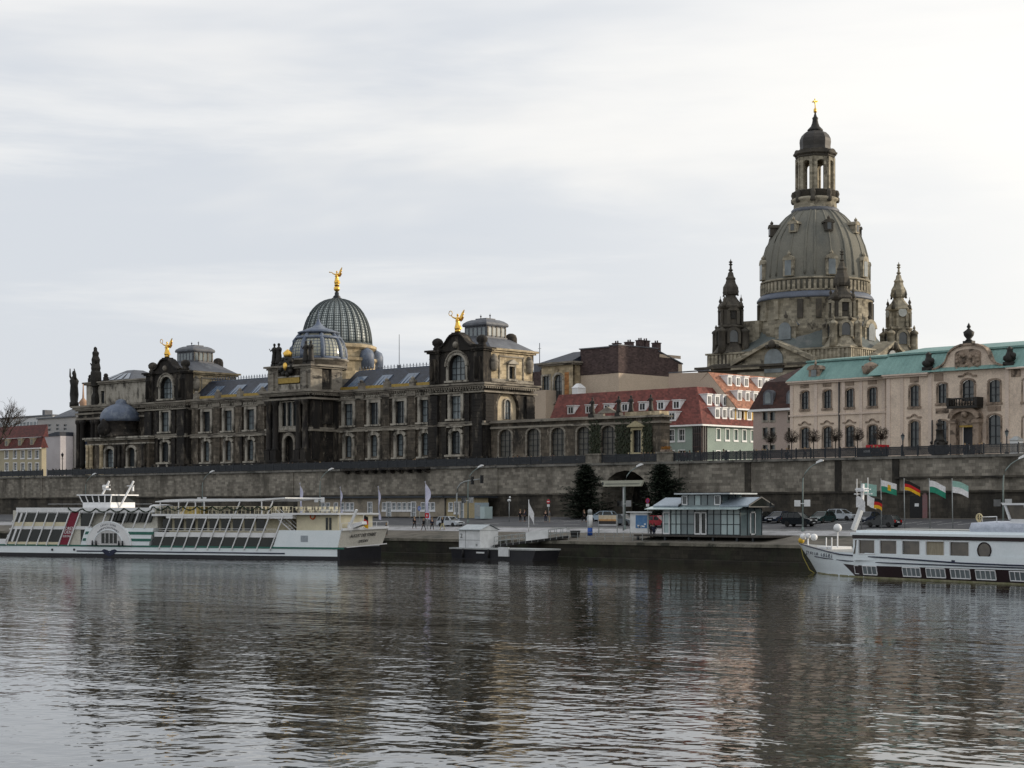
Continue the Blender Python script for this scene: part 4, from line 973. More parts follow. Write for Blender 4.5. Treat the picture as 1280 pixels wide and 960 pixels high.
# ---------------------------------------------------------------- the pink palace
PINK = mat('pink_plaster', (.7,.58,.47), (.63,.52,.42), .25, rough=.9, spots=(.45,.365,.3), spot_scale=.25, spot_lo=.5, spot_hi=.72)
PINK_L = mat('pale_pink_trim', (.65,.54,.46), (.58,.48,.4), .4, rough=.9)
ST_BROWN = mat('brown_sandstone_trim', (.34,.265,.205), (.26,.2,.155), .8, rough=.9, spots=(.09,.07,.055), spot_scale=1.0)
COPPER = mat('green_copper_sheet', (.2,.34,.31), (.15,.27,.25), .35, (1,1,.5), rough=.6, spots=(.08,.17,.15), spot_scale=.45, spot_lo=.6, spot_hi=.78)
def palace():
    P = Frame(W0.x(988, 222.0), 222.0)
    T = thing('pink_palace', 'long pink plastered palace with green copper mansard roof and curved central gable', 'building', (P.ox, P.oy, TZ))
    X = lambda px, ly=0.: P.x(px, ly)
    H = 12.2; xs = X(1116, -.0); xe = 52.0; yr = -1.6
    up = [X(p) for p in (1006, 1034, 1062, 1090.5)]; lo = [X(p) for p in (1008, 1036.5, 1065, 1093)]
    lo = up
    ops = [(x,1.35,8.05,10.7,.35) for x in up] + [(x,1.5,2.3,5.35,.35) for x in lo] + [(X(1114),1.0,8.05,10.7,.35),(X(1115),1.0,2.3,5.5,.3)]
    b = MB(); b.wall(0, xs, -.3, H, ops, 0, .3); b.M = side(0.0); b.M = Matrix.Rotation(PI/2, 4, 'Z'); b.wall(0, 16, -.3, H)
    W = b.build('palace_wall', PINK, T)
    # right half stands slightly forward
    rx = [X(p, yr) for p in (1143, 1182.5, 1210, 1243)]; dc = rx[2]; pd = rx[3]-rx[2]
    ru = [(rx[0],1.45,7.6,10.6,.4),(dc-pd,1.4,7.9,10.6,.3),(dc,1.9,8.0,10.9,.6),(dc+pd,1.7,7.7,10.7,.4),(dc+2*pd+1.0,1.45,7.6,10.6,.4)]
    rl = [(rx[0],1.5,1.9,5.6,.35),(dc-pd,1.4,1.9,5.5,.3),(dc,1.9,.2,4.7,0),(dc+pd,1.9,1.7,6.0,.45),(dc+2*pd+1.0,1.5,1.9,5.6,.35)]
    b = MB(); b.wall(xs, xe, -.3, H, ru+rl, yr, .3); b.M = Matrix.Translation((xs,yr,0)) @ Matrix.Rotation(PI/2, 4, 'Z'); b.wall(0, 2, -.3, H); b.build('palace_wall', PINK, T)
    for o in ops: window(T, o[0], o[2], o[1], o[3]-o[2], o[4], 0, sw=.2, proud=.07, nx=2, nz=3 if o[3]-o[2] < 2.8 else 4, m_s=ST_BROWN, hood='wave' if o[2] < 5 and o[1] > 1.2 else None, bar=.09)
    for o in ru[:2]+ru[3:]+rl[:2]+rl[3:]: window(T, o[0], o[2], o[1], o[3]-o[2], o[4], yr, sw=.24, proud=.08, nx=2, nz=3, m_s=ST_BROWN, hood='wave' if o[2] < 5 and o[1] < 1.55 and o[0] < dc-8 else None, bar=.09)
    window(T, dc, 8.0, 1.9, 2.9, .6, yr, sw=.28, proud=.12, hood='wave', nx=2, nz=3, m_s=ST_BROWN, bar=.09)
    # pilaster strips, fields over windows, cornice
    b = MB()
    for x in [0.25, (up[0]+up[1])/2, (up[1]+up[2])/2+.9, (up[2]+up[3])/2, up[3]+1.9, xs-.35]: b.box(x-.28, x+.28, -.08, .02, -.2, H-.05)
    for x in (xs+.35, rx[0]-2.0, dc-pd-1.9, dc+pd+1.9, dc+pd+4.5): b.box(x-.3, x+.3, yr-.08, yr+.02, -.2, H-.05)
    b.build('pilaster', PINK_L, W)
    b = MB()
    for x in up: b.box(x-.75, x+.75, -.06, .02, 11.15, 11.7)
    for x in (rx[0], rx[0]+3.9, dc+pd+3.2): b.box(x-.7, x+.7, yr-.07, yr+.02, 10.95, 12.0)
    for x in (dc-pd, dc+pd): b.box(x-1.0, x+1.0, yr-.07, yr+.02, 6.5, 7.2)
    b.build('relief_panel', ST_BROWN, W)
    b = MB(); b.box(-.3, xs, -.35, .02, H-.45, H-.2); b.box(-.45, xs, -.6, .02, H-.2, H); b.box(xs-.3, dc-6.2, yr-.35, yr+.02, H-.45, H-.2); b.box(xs-.45, dc-6.0, yr-.6, yr+.02, H-.2, H); b.box(dc+6.0, xe, yr-.6, yr+.02, H-.2, H); b.box(-.2, xs, -.2, .02, 7.0, 7.25) ; b.build('cornice', PINK_L, W)
    b = MB(); x = X(1049.5); b.tube([(x,-.15,-.2),(x,-.15,12.1)], .11, 6); b.tube([(rx[0]+2.9,yr-.12,0),(rx[0]+2.9,yr-.12,5.6)], .1, 6); b.build('downpipe', IRON, W)
    # copper mansard roof, left block lower than the right block
    def mans(x0, x1, y0, zt, zr, nm):
        b = MB(); ya, yb = y0+2.3, y0+7.5
        b.poly([(x0-.5,y0-.55,H+.02),(x1,y0-.55,H+.02),(x1,ya,zt),(x0+1.6,ya,zt)]); b.poly([(x0-.5,y0-.55,H+.02),(x0+1.6,ya,zt),(x0+1.6,y0+14,zt),(x0-.5,y0+16,H+.02)])
        b.poly([(x0+1.4,ya-.25,zt+.22),(x1,ya-.25,zt+.22),(x1,yb,zr),(x0+4.0,yb,zr)]); b.poly([(x0+1.4,ya-.25,zt+.22),(x0+4.0,yb,zr),(x0+1.4,y0+14,zt+.22)]); b.poly([(x0+4,yb,zr),(x1,yb,zr),(x1,y0+14,zt),(x0+1.4,y0+14,zt)])
        b.box(x0+1.35, x1, ya-.32, ya+.02, zt-.04, zt+.2)
        q = x0+.1
        while q < x1:      # standing seams
            b.poly([(q,y0-.56,H+.05),(q+.07,y0-.56,H+.05),(q+.07+(0 if q > x0+2 else 0),ya-.02,zt+.03),(q,ya-.02,zt+.03)]) if q > x0+2 else None; q += .75
        return b.build('copper_roof', COPPER, T)
    r1 = mans(0, xs+.2, 0, 15.1, 16.0, 'a'); r2 = mans(xs-2.5, xe, yr, 15.1, 16.4, 'b')
    for px, k in ((1018.5, 1), (1086.5, 0)):
        x = X(px, .2); b = MB(); 
        if k: b.box(x-.95, x+.95, .0, 2.4, H+.25, H+1.6); b.prism(arch_pts(x,2.5,H+2.3,.7), -.1, 2.4)
        else: b.lathe([(.2,0),(1.1,.35),(1.25,1.0),(.9,1.7),(.2,2.0)], (x,.6,H+.2), 10); b.box(x-1.3,x+1.3,.2,2.4,H+1.3,H+1.7)
        b.ball((x,.4,H+2.5), .22, 6); b.tube([(x,.4,H+2.4),(x,.4,H+3.1)], [.2,.03], 5); d = b.build('roof_dormer', ST_BROWN, r1)
        b = MB(); b.box(x-.45, x+.45, -.12, .1, H+.55, H+1.55); b.build('dormer_window', GLASS_PALE, d)
    # curved gable over the entrance
    half = [(0,15.6),(1.0,15.55),(1.9,15.3),(2.6,14.9),(3.1,14.35),(3.3,13.8),(3.55,13.3),(4.1,12.85),(4.9,12.55),(6.0,12.3),(6.0,11.9)]
    P_ = [(dc-x, z) for x, z in reversed(half)] + [(dc+x, z) for x, z in half[1:]]
    b = MB(); b.prism(P_, yr-.02, yr+.55); g = b.build('curved_gable', PINK, T)
    b = MB()
    for p, q in zip(P_[1:-1], P_[2:-1]): b.prism([p, q, (q[0], q[1]+.28), (p[0], p[1]+.28)], yr-.3, yr+.9)
    b.build('gable_coping', ST_BROWN, g)
    b = MB(); b.box(dc-2.0, dc+2.0, yr-.12, yr+.0, 12.2, 14.5); b.prism(arch_pts(dc,4.0,15.1,.62), yr-.11, yr); r = random.Random(5)
    for i in range(26): b.ball((dc+r.uniform(-1.7,1.7), yr-.12, r.uniform(12.4,14.5)), r.uniform(.15,.38), 6)
    b.build('gable_relief', ST_BROWN, g)
    b = MB(); b.box(dc-.7,dc+.7,yr-.2,yr+.7,15.85,16.2); b.lathe([(.55,16.2),(.3,16.45),(.65,16.9),(.75,17.4),(.35,17.7),(.15,17.9),(.3,18.1),(.05,18.6),(0,18.7)], (dc,yr+.2,0), 10); b.build('gable_urn', ST_BRONZE, g)
    for i, x in enumerate((X(1160, yr), X(1261.5, yr))):
        b = MB(); b.box(x-.8, x+.8, yr-.3, yr+.6, H, H+.8); b.lathe([(.6,.8),(.7,1.3),(.42,2.0),(.34,2.3),(.42,2.55),(.18,2.8),(0,2.9)], (x,yr+.1,H), 9, ribs=lambda i: 1+.2*((i*5) % 3-1)); b.ball((x+.6,yr,H+1.6), .45, 6); b.ball((x-.55,yr,H+1.3), .4, 6); b.build('roof_statue', ST_BRONZE, T)
    # portal with balcony
    b = MB()
    for s in (-1, 1): b.box(dc+s*1.75-.45, dc+s*1.75+.45, yr-1.0, yr+.02, -.2, 5.6); b.box(dc+s*1.75-.6, dc+s*1.75+.6, yr-1.2, yr+.02, 5.0, 5.4)
    b.box(dc-1.3, dc+1.3, yr-.5, yr+.02, 4.72, 5.6); ot, it = arch_pts(dc,4.8,7.3,1.6,10), arch_pts(dc,3.6,6.6,1.0,10)
    for i in range(10): b.prism([it[i],it[i+1],ot[i+1],ot[i]], yr-1.3, yr+.02)
    b.prism([(dc-1.8,5.6),(dc+1.8,5.6)]+[q for q in reversed(it)], yr-.6, yr+.02); b.ball((dc,yr-.9,6.2), .5, 8)
    p = b.build('portal', ST_BROWN, T)
    b = MB(); b.box(dc-.9, dc+.9, yr+.25, yr+.3, .2, 4.7); b.build('door', IRON, p)
    b = MB(); b.box(dc-1.0, dc+1.0, yr-.55, yr-.45, 4.45, 4.7); b.build('gilded_lintel', GILT, p)
    b = MB(); b.box(dc-2.3, dc+2.3, yr-1.6, yr, 7.0, 7.35); b.box(dc-2.3, dc+2.3, yr-1.6, yr-1.4, 8.2, 8.4)
    for i in range(11): x = dc-2.15+i*.43; b.lathe([(.07,7.35),(.14,7.6),(.06,7.95),(.1,8.2)], (x,yr-1.5,0), 6)
    for s in (-1, 1): b.box(dc+s*2.15-.2, dc+s*2.15+.2, yr-1.7, yr, 7.35, 8.45)
    b.build('balcony', ST_BRONZE, p)
palace()
# ================================================================ the domed church
CH = mat('church_sandstone', (.36,.325,.25), (.27,.245,.19), .25, (1,1,.7), rough=.9, bump=.05, blocks=(1.4,.6,(.8,.78,.75)), spots=(.06,.053,.043), spot_scale=.35, spot_lo=.56, spot_hi=.66)
CH_D = mat('church_old_dark_stone', (.1,.09,.074), (.055,.05,.043), .4, (1,1,.6), rough=.9, bump=.05, spots=(.16,.135,.1), spot_scale=.5, spot_lo=.58, spot_hi=.7)
CH_DOME = mat('church_dome_stone', (.2,.195,.165), (.16,.157,.135), .2, (1,1,.4), rough=.9, bump=.04, spots=(.12,.125,.115), spot_scale=.18, spot_lo=.5, spot_hi=.7)
CH_ROOF = mat('church_lead_roof', (.115,.135,.13), (.085,.1,.098), .4, rough=.6, spots=(.15,.16,.155), spot_scale=.3)
def church():
    D = 425.0; k = D/FPX; u = (1019-640)/FPX; ox, oy = D*(u-1)/S2, D*(1+u)/S2
    T = thing('domed_church', 'great domed baroque sandstone church with tall lantern and corner stair towers', 'church', (ox, oy, 0), 7.5)
    z = lambda py: HC+(YH-py)*k
    r = lambda p: p*k
    def prof(l): return [(r(a), z(b)) for a, b in l]
    # --- dome
    b = MB(); b.lathe(prof([(66.5,369),(66.3,355),(66.2,345),(65.6,335),(64,322),(60.5,309),(56,298),(50,288.5),(43,279.5),(36,272),(29,266.5)]), (0,0,0), 48); dm = b.build('dome', CH_DOME, T)
    pr = prof([(66.2,350),(66.0,343),(65.4,335),(63.8,322),(60.3,309),(55.8,298),(49.8,288.5),(42.8,279.5),(35.8,272),(29,267)])
    b = MB()
    for i in range(8):
        a = 2*PI*(i+.5)/8
        for da in (-.09, .09): b.tube([(rr*math.cos(a+da*(1+.0*rr)), rr*math.sin(a+da), zz) for rr, zz in pr], .3, 5)
        b.tube([(rr*math.cos(a+.3927), rr*math.sin(a+.3927), zz) for rr, zz in pr], .22, 4)
    b.build('dome_rib', CH_DOME, dm)
    b = MB(); b.lathe(prof([(66.8,355.5),(68,356),(68,353.5),(66.6,353)]), (0,0,0), 48); b.lathe(prof([(67,370.5),(68,370),(67.6,368)]), (0,0,0), 48)
    for i in range(64):
        a = 2*PI*i/64; b.lathe([(.45,z(369)),(.45,z(357))], (r(66.6)*math.cos(a), r(66.6)*math.sin(a), 0), 4, a+PI/4, False)
    b.build('dome_gallery', CH, dm)
    b = MB(); b.lathe(prof([(67,370),(70,373),(72.5,376.5),(72.5,378.5),(70,379)]), (0,0,0), 48); b.build('drum_eaves', mat('slate_blue_lead', (.125,.145,.19), (.1,.115,.145), .5, rough=.55), T)
    b = MB(); b.lathe(prof([(76,428),(72,412),(69.5,402),(68.5,392),(68.3,382),(71,379.5),(71,378.7),(66,378)]), (0,0,0), 48); dr = b.build('drum', CH, T)
    b = MB()
    for i in range(8):      # small buttress strips with dark gaps
        a = 2*PI*(i+.5)/8
        for da in (-.16, .16): b = MB(); b.lathe([(.9,z(404)),(.9,z(381))], (r(68.6)*math.cos(a+da), r(68.6)*math.sin(a+da), 0), 4, a+da+PI/4, False); b.build1('drum_pilaster', CH if i % 2 else CH_D, dr)
    # --- dome windows, lower row tall, upper row small
    for i in range(8):
        a = 2*PI*i/8; M = Matrix.Rotation(a, 4, 'Z') @ Matrix.Translation((r(65.5), 0, 0)) @ Matrix.Rotation(PI/2, 4, 'Z')
        b = MB(); b.M = M; b.box(-1.3,1.3,-.75,2.0,z(352),z(331)); b.prism(arch_pts(0,2.9,z(326),1.2), -.85, 3.0); b.ball((0,-.3,z(324.5)), .45, 6); b.tube([(0,-.3,z(325)),(0,-.3,z(320.5))], [.3,.04], 5); d = b.build('dome_window', CH, dm)
        b = MB(); b.M = M; b.prism([(-.8,z(351)),(.8,z(351))]+[q for q in reversed(arch_pts(0,1.6,z(330),.8))], -.82, -.74); b.build('pane', GLASS_PALE, d)
        M2 = Matrix.Rotation(a, 4, 'Z') @ Matrix.Translation((r(51.5), 0, 0)) @ Matrix.Rotation(PI/2, 4, 'Z')
        b = MB(); b.M = M2; b.box(-.95,.95,-1.3,3.5,z(297),z(285)); b.prism(arch_pts(0,2.6,z(282),.9), -1.4, 4); b.ball((0,-.8,z(280.5)), .4, 6); b.tube([(0,-.8,z(281)),(0,-.8,z(277))], [.25,.04], 5); d = b.build('upper_dormer', CH_D if i % 2 else CH, dm)
        b = MB(); b.M = M2; b.box(-.45,.45,-1.36,-1.28,z(295),z(286)); b.build('pane', GLASS, d)
    # --- lantern: eight piers with open arches between them
    b = MB(); b.lathe(prof([(29.5,268),(30,264),(28,262)]), (0,0,0), 32); b.build('lantern_skirt', LEAD, T)
    b = MB(); b.lathe(prof([(28,265),(27,262),(26.5,254),(28.8,252.5),(29.2,250),(27,248.6),(24,248.6)]), (0,0,0), 32); lb = b.build('lantern_base', CH, T)
    b = MB()
    for i in range(8):
        a = 2*PI*(i+.5)/8; b.lathe([(.55,z(255)),(.75,z(253)),(.75,z(249)),(.5,z(248)),(.75,z(244)),(.5,z(240)),(.1,z(239))], (r(26.3)*math.cos(a), r(26.3)*math.sin(a), 0), 8)
    b.lathe(prof([(26,248.5),(26,241.5),(26.8,241),(26.8,240),(25.4,240),(25.4,248.5)]), (0,0,0), 32); b.build('lantern_balustrade', CH_D, lb)
    b = MB(); n = 8; Ro = 23.5; ap = r(Ro)*math.cos(PI/8)
    wd = 2*ap*math.tan(PI/8)
    for i in range(n):
        b.M = Matrix.Rotation(2*PI*i/n, 4, 'Z') @ Matrix.Translation((ap, 0, 0)) @ Matrix.Rotation(PI/2, 4, 'Z')
        op = wd*.6
        b.wall(-wd/2, wd/2, z(249), z(192), [(0,op,z(239),z(203.5),op/2)], 0, 1.1)
        h = wd/2-.45
        for s in (-1, 1): b.box(s*(wd/2-.5)-.36, s*(wd/2-.5)+.36, -.32, .02, z(240), z(199))
        ot, it = arch_pts(0,op+1.5,z(199.5),(op+1.5)/2), arch_pts(0,op+.1,z(203),op/2)
        for q in range(8): b.prism([it[q],it[q+1],ot[q+1],ot[q]], -.22, .02)
        b.M = b.M @ Matrix.Translation((0, 1.1, 0)); w2 = wd*(1-1.1/ap)
        b.wall(-w2/2, w2/2, z(249), z(192), [(0,op,z(239),z(203.5),op/2)], 0, .0)
    lt = b.build('lantern_arcade', CH, T)
    b = MB(); b.lathe(prof([(23,199),(25,197.5),(24.5,196),(27.5,194),(27.5,192),(24,191.5),(24,189)]), (0,0,0), 8, PI/8, False)
    for i in range(8):
        b.M = Matrix.Rotation(2*PI*i/8, 4, 'Z') @ Matrix.Translation((ap+.25, 0, 0)) @ Matrix.Rotation(PI/2, 4, 'Z'); ot, it = arch_pts(0,wd*.95,z(188.5),wd*.3), arch_pts(0,wd*.7,z(192),wd*.2)
        for q in range(8): b.prism([it[q],it[q+1],ot[q+1],ot[q]], -.35, 1.2)
    b.build('lantern_cornice', CH_D, lt)
    b = MB(); b.lathe(prof([(21.5,191),(19.5,187.5),(19,184),(19.6,178),(19.2,174),(17,169.5),(13.5,166),(9.5,164.3)]), (0,0,0), 8, PI/8, False); h = b.build('lantern_hood', mat('bronze_black_copper', (.035,.032,.03), (.055,.05,.045), .6, rough=.55), T)
    b = MB(); b.lathe(prof([(9,164.5),(10,163),(9,161.5),(5.5,158),(4,154),(3.3,150),(3.8,147.5),(2.2,146),(1.4,143.5),(.9,141)]), (0,0,0), 12); b.build('hood_finial', ST_BRONZE, h)
    b = MB(); b.lathe(prof([(.6,141.5),(2.0,140.5),(2.1,137),(1.2,135.5),(.7,135),(.6,129),(.4,125)]), (0,0,0), 10); b.ball((0,0,z(138.5)), r(2.1), 8); b.box(-.16,.16,-.16,.16,z(130),z(123.5)); b.box(-.75,.75,-.16,.16,z(127.6),z(126.4)); b.box(-.16,.16,-.75,.75,z(127.6),z(126.4)); b.build('gilded_cross', GOLD, h)
    # --- square body with attic, cornices, swept roof
    zc = z(459); hw = 18.5
    b = MB(); b.box(-hw, hw, -hw, hw, GZ, zc-2.2); bd = b.build('nave_wall', CH, T)
    b = MB(); slab(b, -hw, hw, -hw, hw, zc-2.2, .7, .5); slab(b, -hw, hw, -hw, hw, zc-1.5, .6, 1.1); slab(b, -hw, hw, -hw, hw, zc-.9, .5, 1.7); b.build('main_cornice', CH_D, bd)
    b = MB(); b.box(-hw+.5, hw-.5, -hw+.5, hw-.5, zc-.4, z(446)); slab(b, -hw+.5, hw-.5, -hw+.5, hw-.5, z(446), .4, .4)
    for i in range(36):
        q = -hw+1+i*(2*hw-2)/35
        for s in (-1, 1): b.box(q-.25, q+.25, s*(hw-.4)-.15, s*(hw-.4)+.15, zc-.2, z(446.5)); b.box(s*(hw-.4)-.15, s*(hw-.4)+.15, q-.25, q+.25, zc-.2, z(446.5))
    b.build('attic', CH, bd)
    # swept roof: a square that turns concave up to the round drum
    rows = []; 
    for t, py in ((0,446),(.25,443),(.5,438.5),(.7,432),(.86,424),(1,412)):
        row = []
        for i in range(48):
            a = 2*PI*i/48; c_, s_ = math.cos(a), math.sin(a); sq = (hw-.6)/max(abs(c_), abs(s_)); rd = r(70)
            R_ = sq*(1-t)+rd*t if sq > rd else sq*(1-t)+rd*t
            row.append((min(R_, 22.5 if t < .05 else R_)*c_, min(R_, 22.5 if t < .05 else R_)*s_, z(py)))
        rows.append(row)
    b = MB(); bb = b.pts([p for row in rows for p in row])
    for q in range(len(rows)-1): b.idx(bb, [(q*48+i, q*48+(i+1) % 48, (q+1)*48+(i+1) % 48, (q+1)*48+i) for i in range(48)], True)
    b.build('swept_roof', CH_ROOF, T)
    # gabled dormer houses on each roof side and pedimented fronts
    for i in range(4):
        a = -PI/2+i*PI/2; M = Matrix.Rotation(a, 4, 'Z') @ Matrix.Translation((hw-4.5, 0, 0)) @ Matrix.Rotation(PI/2, 4, 'Z')
        b = MB(); b.M = M; b.box(-2.6,2.6,0,7,z(432),z(412)); b.prism(arch_pts(0,5.8,z(404),2.0), -.3, .5); d = b.build('roof_chapel', CH, T)
        b = MB(); b.M = M; b.prism([(-3.1,z(412.5)),(3.1,z(412.5)),(2.3,z(409)),(0,z(404.5)),(-2.3,z(409))], .5, 8.5); b.build('chapel_roof', ZINC_BLUE, d)
        b = MB(); b.M = M; b.prism([(-1.5,z(430)),(1.5,z(430))]+[q for q in reversed(arch_pts(0,3.0,z(409),1.5))], -.42, .02); b.build('pane', GLASS_PALE, d)
        b = MB(); b.M = M; b.lathe([(.5,z(404.5)),(.3,z(403)),(.55,z(401)),(.2,z(399)),(.05,z(394))], (0,.2,0), 8); b.build('chapel_finial', CH_D, d)
        M = Matrix.Rotation(a, 4, 'Z') @ Matrix.Translation((hw+.9, 0, 0)) @ Matrix.Rotation(PI/2, 4, 'Z')
        b = MB(); b.M = M; b.box(-9.3,9.3,0,1.5,GZ,zc-2.0); fp = b.build('front_projection', CH, bd)
        b = MB(); b.M = M; b.prism([(-9.8,zc-1.0),(9.8,zc-1.0),(9.8,zc-.4),(0,z(434)),(-9.8,zc-.4)], .3, 3)
        for s in (-1, 1): b.prism([(s*10.6,zc-.5),(s*10.6,zc+.6),(0,z(432)),(0,z(435.5))], -.8, 3.2)
        b.box(-10.6,-3.2,-.7,1,zc-1.4,zc-.5); b.box(3.2,10.6,-.7,1,zc-1.4,zc-.5); b.build('pediment', CH, fp)
        b = MB(); b.M = M; b.prism([(-2.3,z(472)),(2.3,z(472))]+[q for q in reversed(arch_pts(0,4.6,z(443),2.3))], -.12, 2); b.build('pediment_window', GLASS_PALE, fp)
        b = MB(); b.M = M; b.ball((0,-.5,z(438)), 1.0, 8); b.ball((1.4,-.4,z(440)), .6, 6); b.ball((-1.4,-.4,z(440)), .6, 6); b.build('pediment_carving', CH_D, fp)
        for s in (-1, 1):
            b = MB(); b.M = M; b.box(s*13.2-1.3, s*13.2+1.3, .8, 1.0, z(480), z(461)); b.build('nave_window', GLASS_PALE, bd)
    # --- four corner stair towers
    for i in range(4):
        a = -PI/4+i*PI/2; tx, ty = 20.0*math.cos(a), 20.0*math.sin(a); c = (tx, ty, 0); ms = [CH, CH, CH, CH_D][i]; msp = [CH_D, CH, CH, CH_D][i]
        Mt = Matrix.Translation(c) @ Matrix.Rotation(a-PI/4, 4, 'Z')
        b = MB(); b.lathe([(4.6,GZ),(4.6,z(470)),(5.6,z(462)),(5.6,z(459)),(4.2,z(457)),(4.2,z(446)),(4.8,z(444)),(3.9,z(441)),(3.2,z(436)),(2.9,z(432)),(2.8,z(413)),(3.2,z(411)),(3.2,z(409.5)),(2.5,z(408))], c, 8, a+PI/8, False); tw = b.build('stair_tower', ms, T)
        b = MB()
        for q in range(4):
            e = a+PI/4+q*PI/2; px_, py_ = tx+3.9*math.cos(e), ty+3.9*math.sin(e)
            b.lathe([(.95,z(444)),(.85,z(432)),(.85,z(418)),(1.05,z(417)),(.95,z(415)),(.4,z(413)),(.2,z(411.5)),(.35,z(410)),(.05,z(406.5))], (px_,py_,0), 8)
        b.build('tower_buttress', ms, tw)
        face = lambda e, d: Matrix.Translation(c) @ Matrix.Rotation(e, 4, 'Z') @ Matrix.Translation((d,0,0)) @ Matrix.Rotation(PI/2, 4, 'Z')
        b = MB()
        for q in range(4): b.M = face(a+q*PI/2, 2.75); b.prism([(-1.0,z(430)),(1.0,z(430))]+[w for w in reversed(arch_pts(0,2.0,z(415),1.0))], -.12, .3)
        b.build('tower_window', GLASS, tw)
        b = MB()
        for q in range(4):
            b.M = face(a+q*PI/2, 2.75); ot, it = arch_pts(0,3.2,z(411.5),1.6), arch_pts(0,2.0,z(415),1.0)
            for w in range(8): b.prism([it[w],it[w+1],ot[w+1],ot[w]], -.45, .2)
            b.box(-1.6,-1.0,-.45,.2,z(432),z(420)); b.box(1.0,1.6,-.45,.2,z(432),z(420))
        b.build('window_surround', ms, tw)
        ub = MB(); ub.lathe([(2.45,z(409)),(2.4,z(389)),(3.0,z(387)),(3.1,z(385)),(2.7,z(383)),(2.3,z(380)),(1.9,z(378)),(1.35,z(374))], c, 8, a+PI/8, False)
        ub.lathe([(1.35,z(375)),(1.2,z(371)),(1.65,z(370)),(1.85,z(367)),(1.8,z(361)),(1.5,z(358)),(1.25,z(356)),(1.05,z(352)),(1.2,z(350)),(.75,z(347)),(.6,z(343)),(.3,z(341)),(.6,z(339.5)),(.28,z(338)),(.22,z(334)),(.5,z(332.5)),(.2,z(331)),(.5,z(329.5)),(.15,z(328)),(0,z(325))], c, 8, a, False); up = ub.build('tower_spire', msp, tw)
        b = MB()
        for q in range(4):
            e = a+PI/4+q*PI/2; b.lathe([(.5,z(386)),(.45,z(382)),(.2,z(380)),(.4,z(378)),(.3,z(376)),(.08,z(374)),(.05,z(371))], (tx+2.75*math.cos(e),ty+2.75*math.sin(e),0), 8); b.lathe([(.3,z(372)),(.2,z(369)),(.32,z(367)),(.05,z(362))], (tx+1.85*math.cos(e),ty+1.85*math.sin(e),0), 6)
        b.build('tower_urn', CH_D, up)
        b = MB()
        for q in range(4):      # gablets over the belfry openings
            b.M = face(a+q*PI/2, 2.35); b.prism([(-1.4,z(391)),(1.4,z(391)),(1.0,z(388)),(0,z(384)),(-1.0,z(388))], -.4, .3); b.box(-1.45,-.8,-.3,.2,z(408),z(391)); b.box(.8,1.45,-.3,.2,z(408),z(391))
        b.build('tower_gablet', ms, up)
        b = MB()
        for q in range(4):
            b.M = face(a+q*PI/2, 2.3)
            if i == 1: b.prism([(1.0*math.cos(w*PI/8),z(390.5)+1.0*math.sin(w*PI/8)) for w in range(16)], -.5, .3)
            else: b.box(-.5,.5,-.2,.2,z(401),z(392))
        b.build('clock_face' if i == 1 else 'belfry_opening', mat('clock_enamel', (.5,.52,.5), None, 1) if i == 1 else ST_BRONZE, up)
    b = MB(); b.box(-14, -8, -12, -6, z(440), z(403)); b.build('stair_block', CH, T)
church()
# ================================================================ lettering
def letters(mb, s, M, size, align='CENTER', depth=.012, shear=0.):
    """real raised lettering: glyph outlines turned into faces and added to mb through M (text lies in local x-z, facing -y)"""
    cu = bpy.data.curves.new('lettering', 'FONT'); cu.body = s; cu.size = size; cu.align_x = align; cu.extrude = depth; cu.shear = shear; cu.resolution_u = 2
    o = bpy.data.objects.new('lettering', cu); COL.objects.link(o)
    me = bpy.data.meshes.new_from_object(o.evaluated_get(bpy.context.evaluated_depsgraph_get()))
    T_ = M @ Matrix.Rotation(PI/2, 4, 'X'); old = mb.M; mb.M = T_
    b = mb.pts([v.co for v in me.vertices]); mb.idx(b, [tuple(p.vertices) for p in me.polygons]); mb.M = old
    bpy.data.objects.remove(o); bpy.data.curves.remove(cu); bpy.data.meshes.remove(me)
def arc_letters(mb, s, c, rad, a0, a1, size, y):
    n = len(s)
    for i, ch in enumerate(s):
        if ch == ' ': continue
        a = a0 + (a1-a0)*(i+.5)/n
        M = Matrix.Translation((c[0]+rad*math.cos(a), y, c[1]+rad*math.sin(a))) @ Matrix.Rotation(-(a-PI/2), 4, 'Y')
        letters(mb, ch, M, size)
def cloth(w, h, nx=10, nz=6, amp=.12, drop=.25, seed=0):
    """points of a flag blown out from its pole: hoist at x=0, returns (nx+1)x(nz+1) grid"""
    r = random.Random(seed); ph = r.uniform(0, 6)
    return [[(w*i/nx*(1-.06*(i/nx)), amp*math.sin(ph+5*i/nx+.6*j/nz)*(i/nx)**.7, -h*j/nz - drop*h*(i/nx)**1.5 + .03*math.sin(ph+7*i/nx)) for i in range(nx+1)] for j in range(nz+1)]
def flag(parent, c, w, h, stripes, name='flag', deg=0., seed=0, drop=.35, emblem=None, amp=.12):
    nz = len(stripes)*2; g = cloth(w, h, 10, nz, amp, drop, seed); b = MB(); ms = []
    for m in stripes:
        if m not in ms: ms.append(m)
    if emblem and emblem not in ms: ms.append(emblem)
    bb = b.pts([p for row in g for p in row])
    for j in range(nz):
        for i in range(10):
            b.cur = ms.index(stripes[j//2])
            if emblem and 4 <= i <= 5 and abs(j-nz/2+.5) < 1: b.cur = ms.index(emblem)
            b.idx(bb, [(j*11+i, j*11+i+1, (j+1)*11+i+1, (j+1)*11+i)], True)
    return b.build(name, ms, parent, c, R(deg), recalc=False)
F_WHITE = mat('white_flag_cloth', (.75,.75,.76), None, 1, rough=.8); F_GREEN = mat('green_flag_cloth', (.03,.25,.16), None, 1, rough=.8)
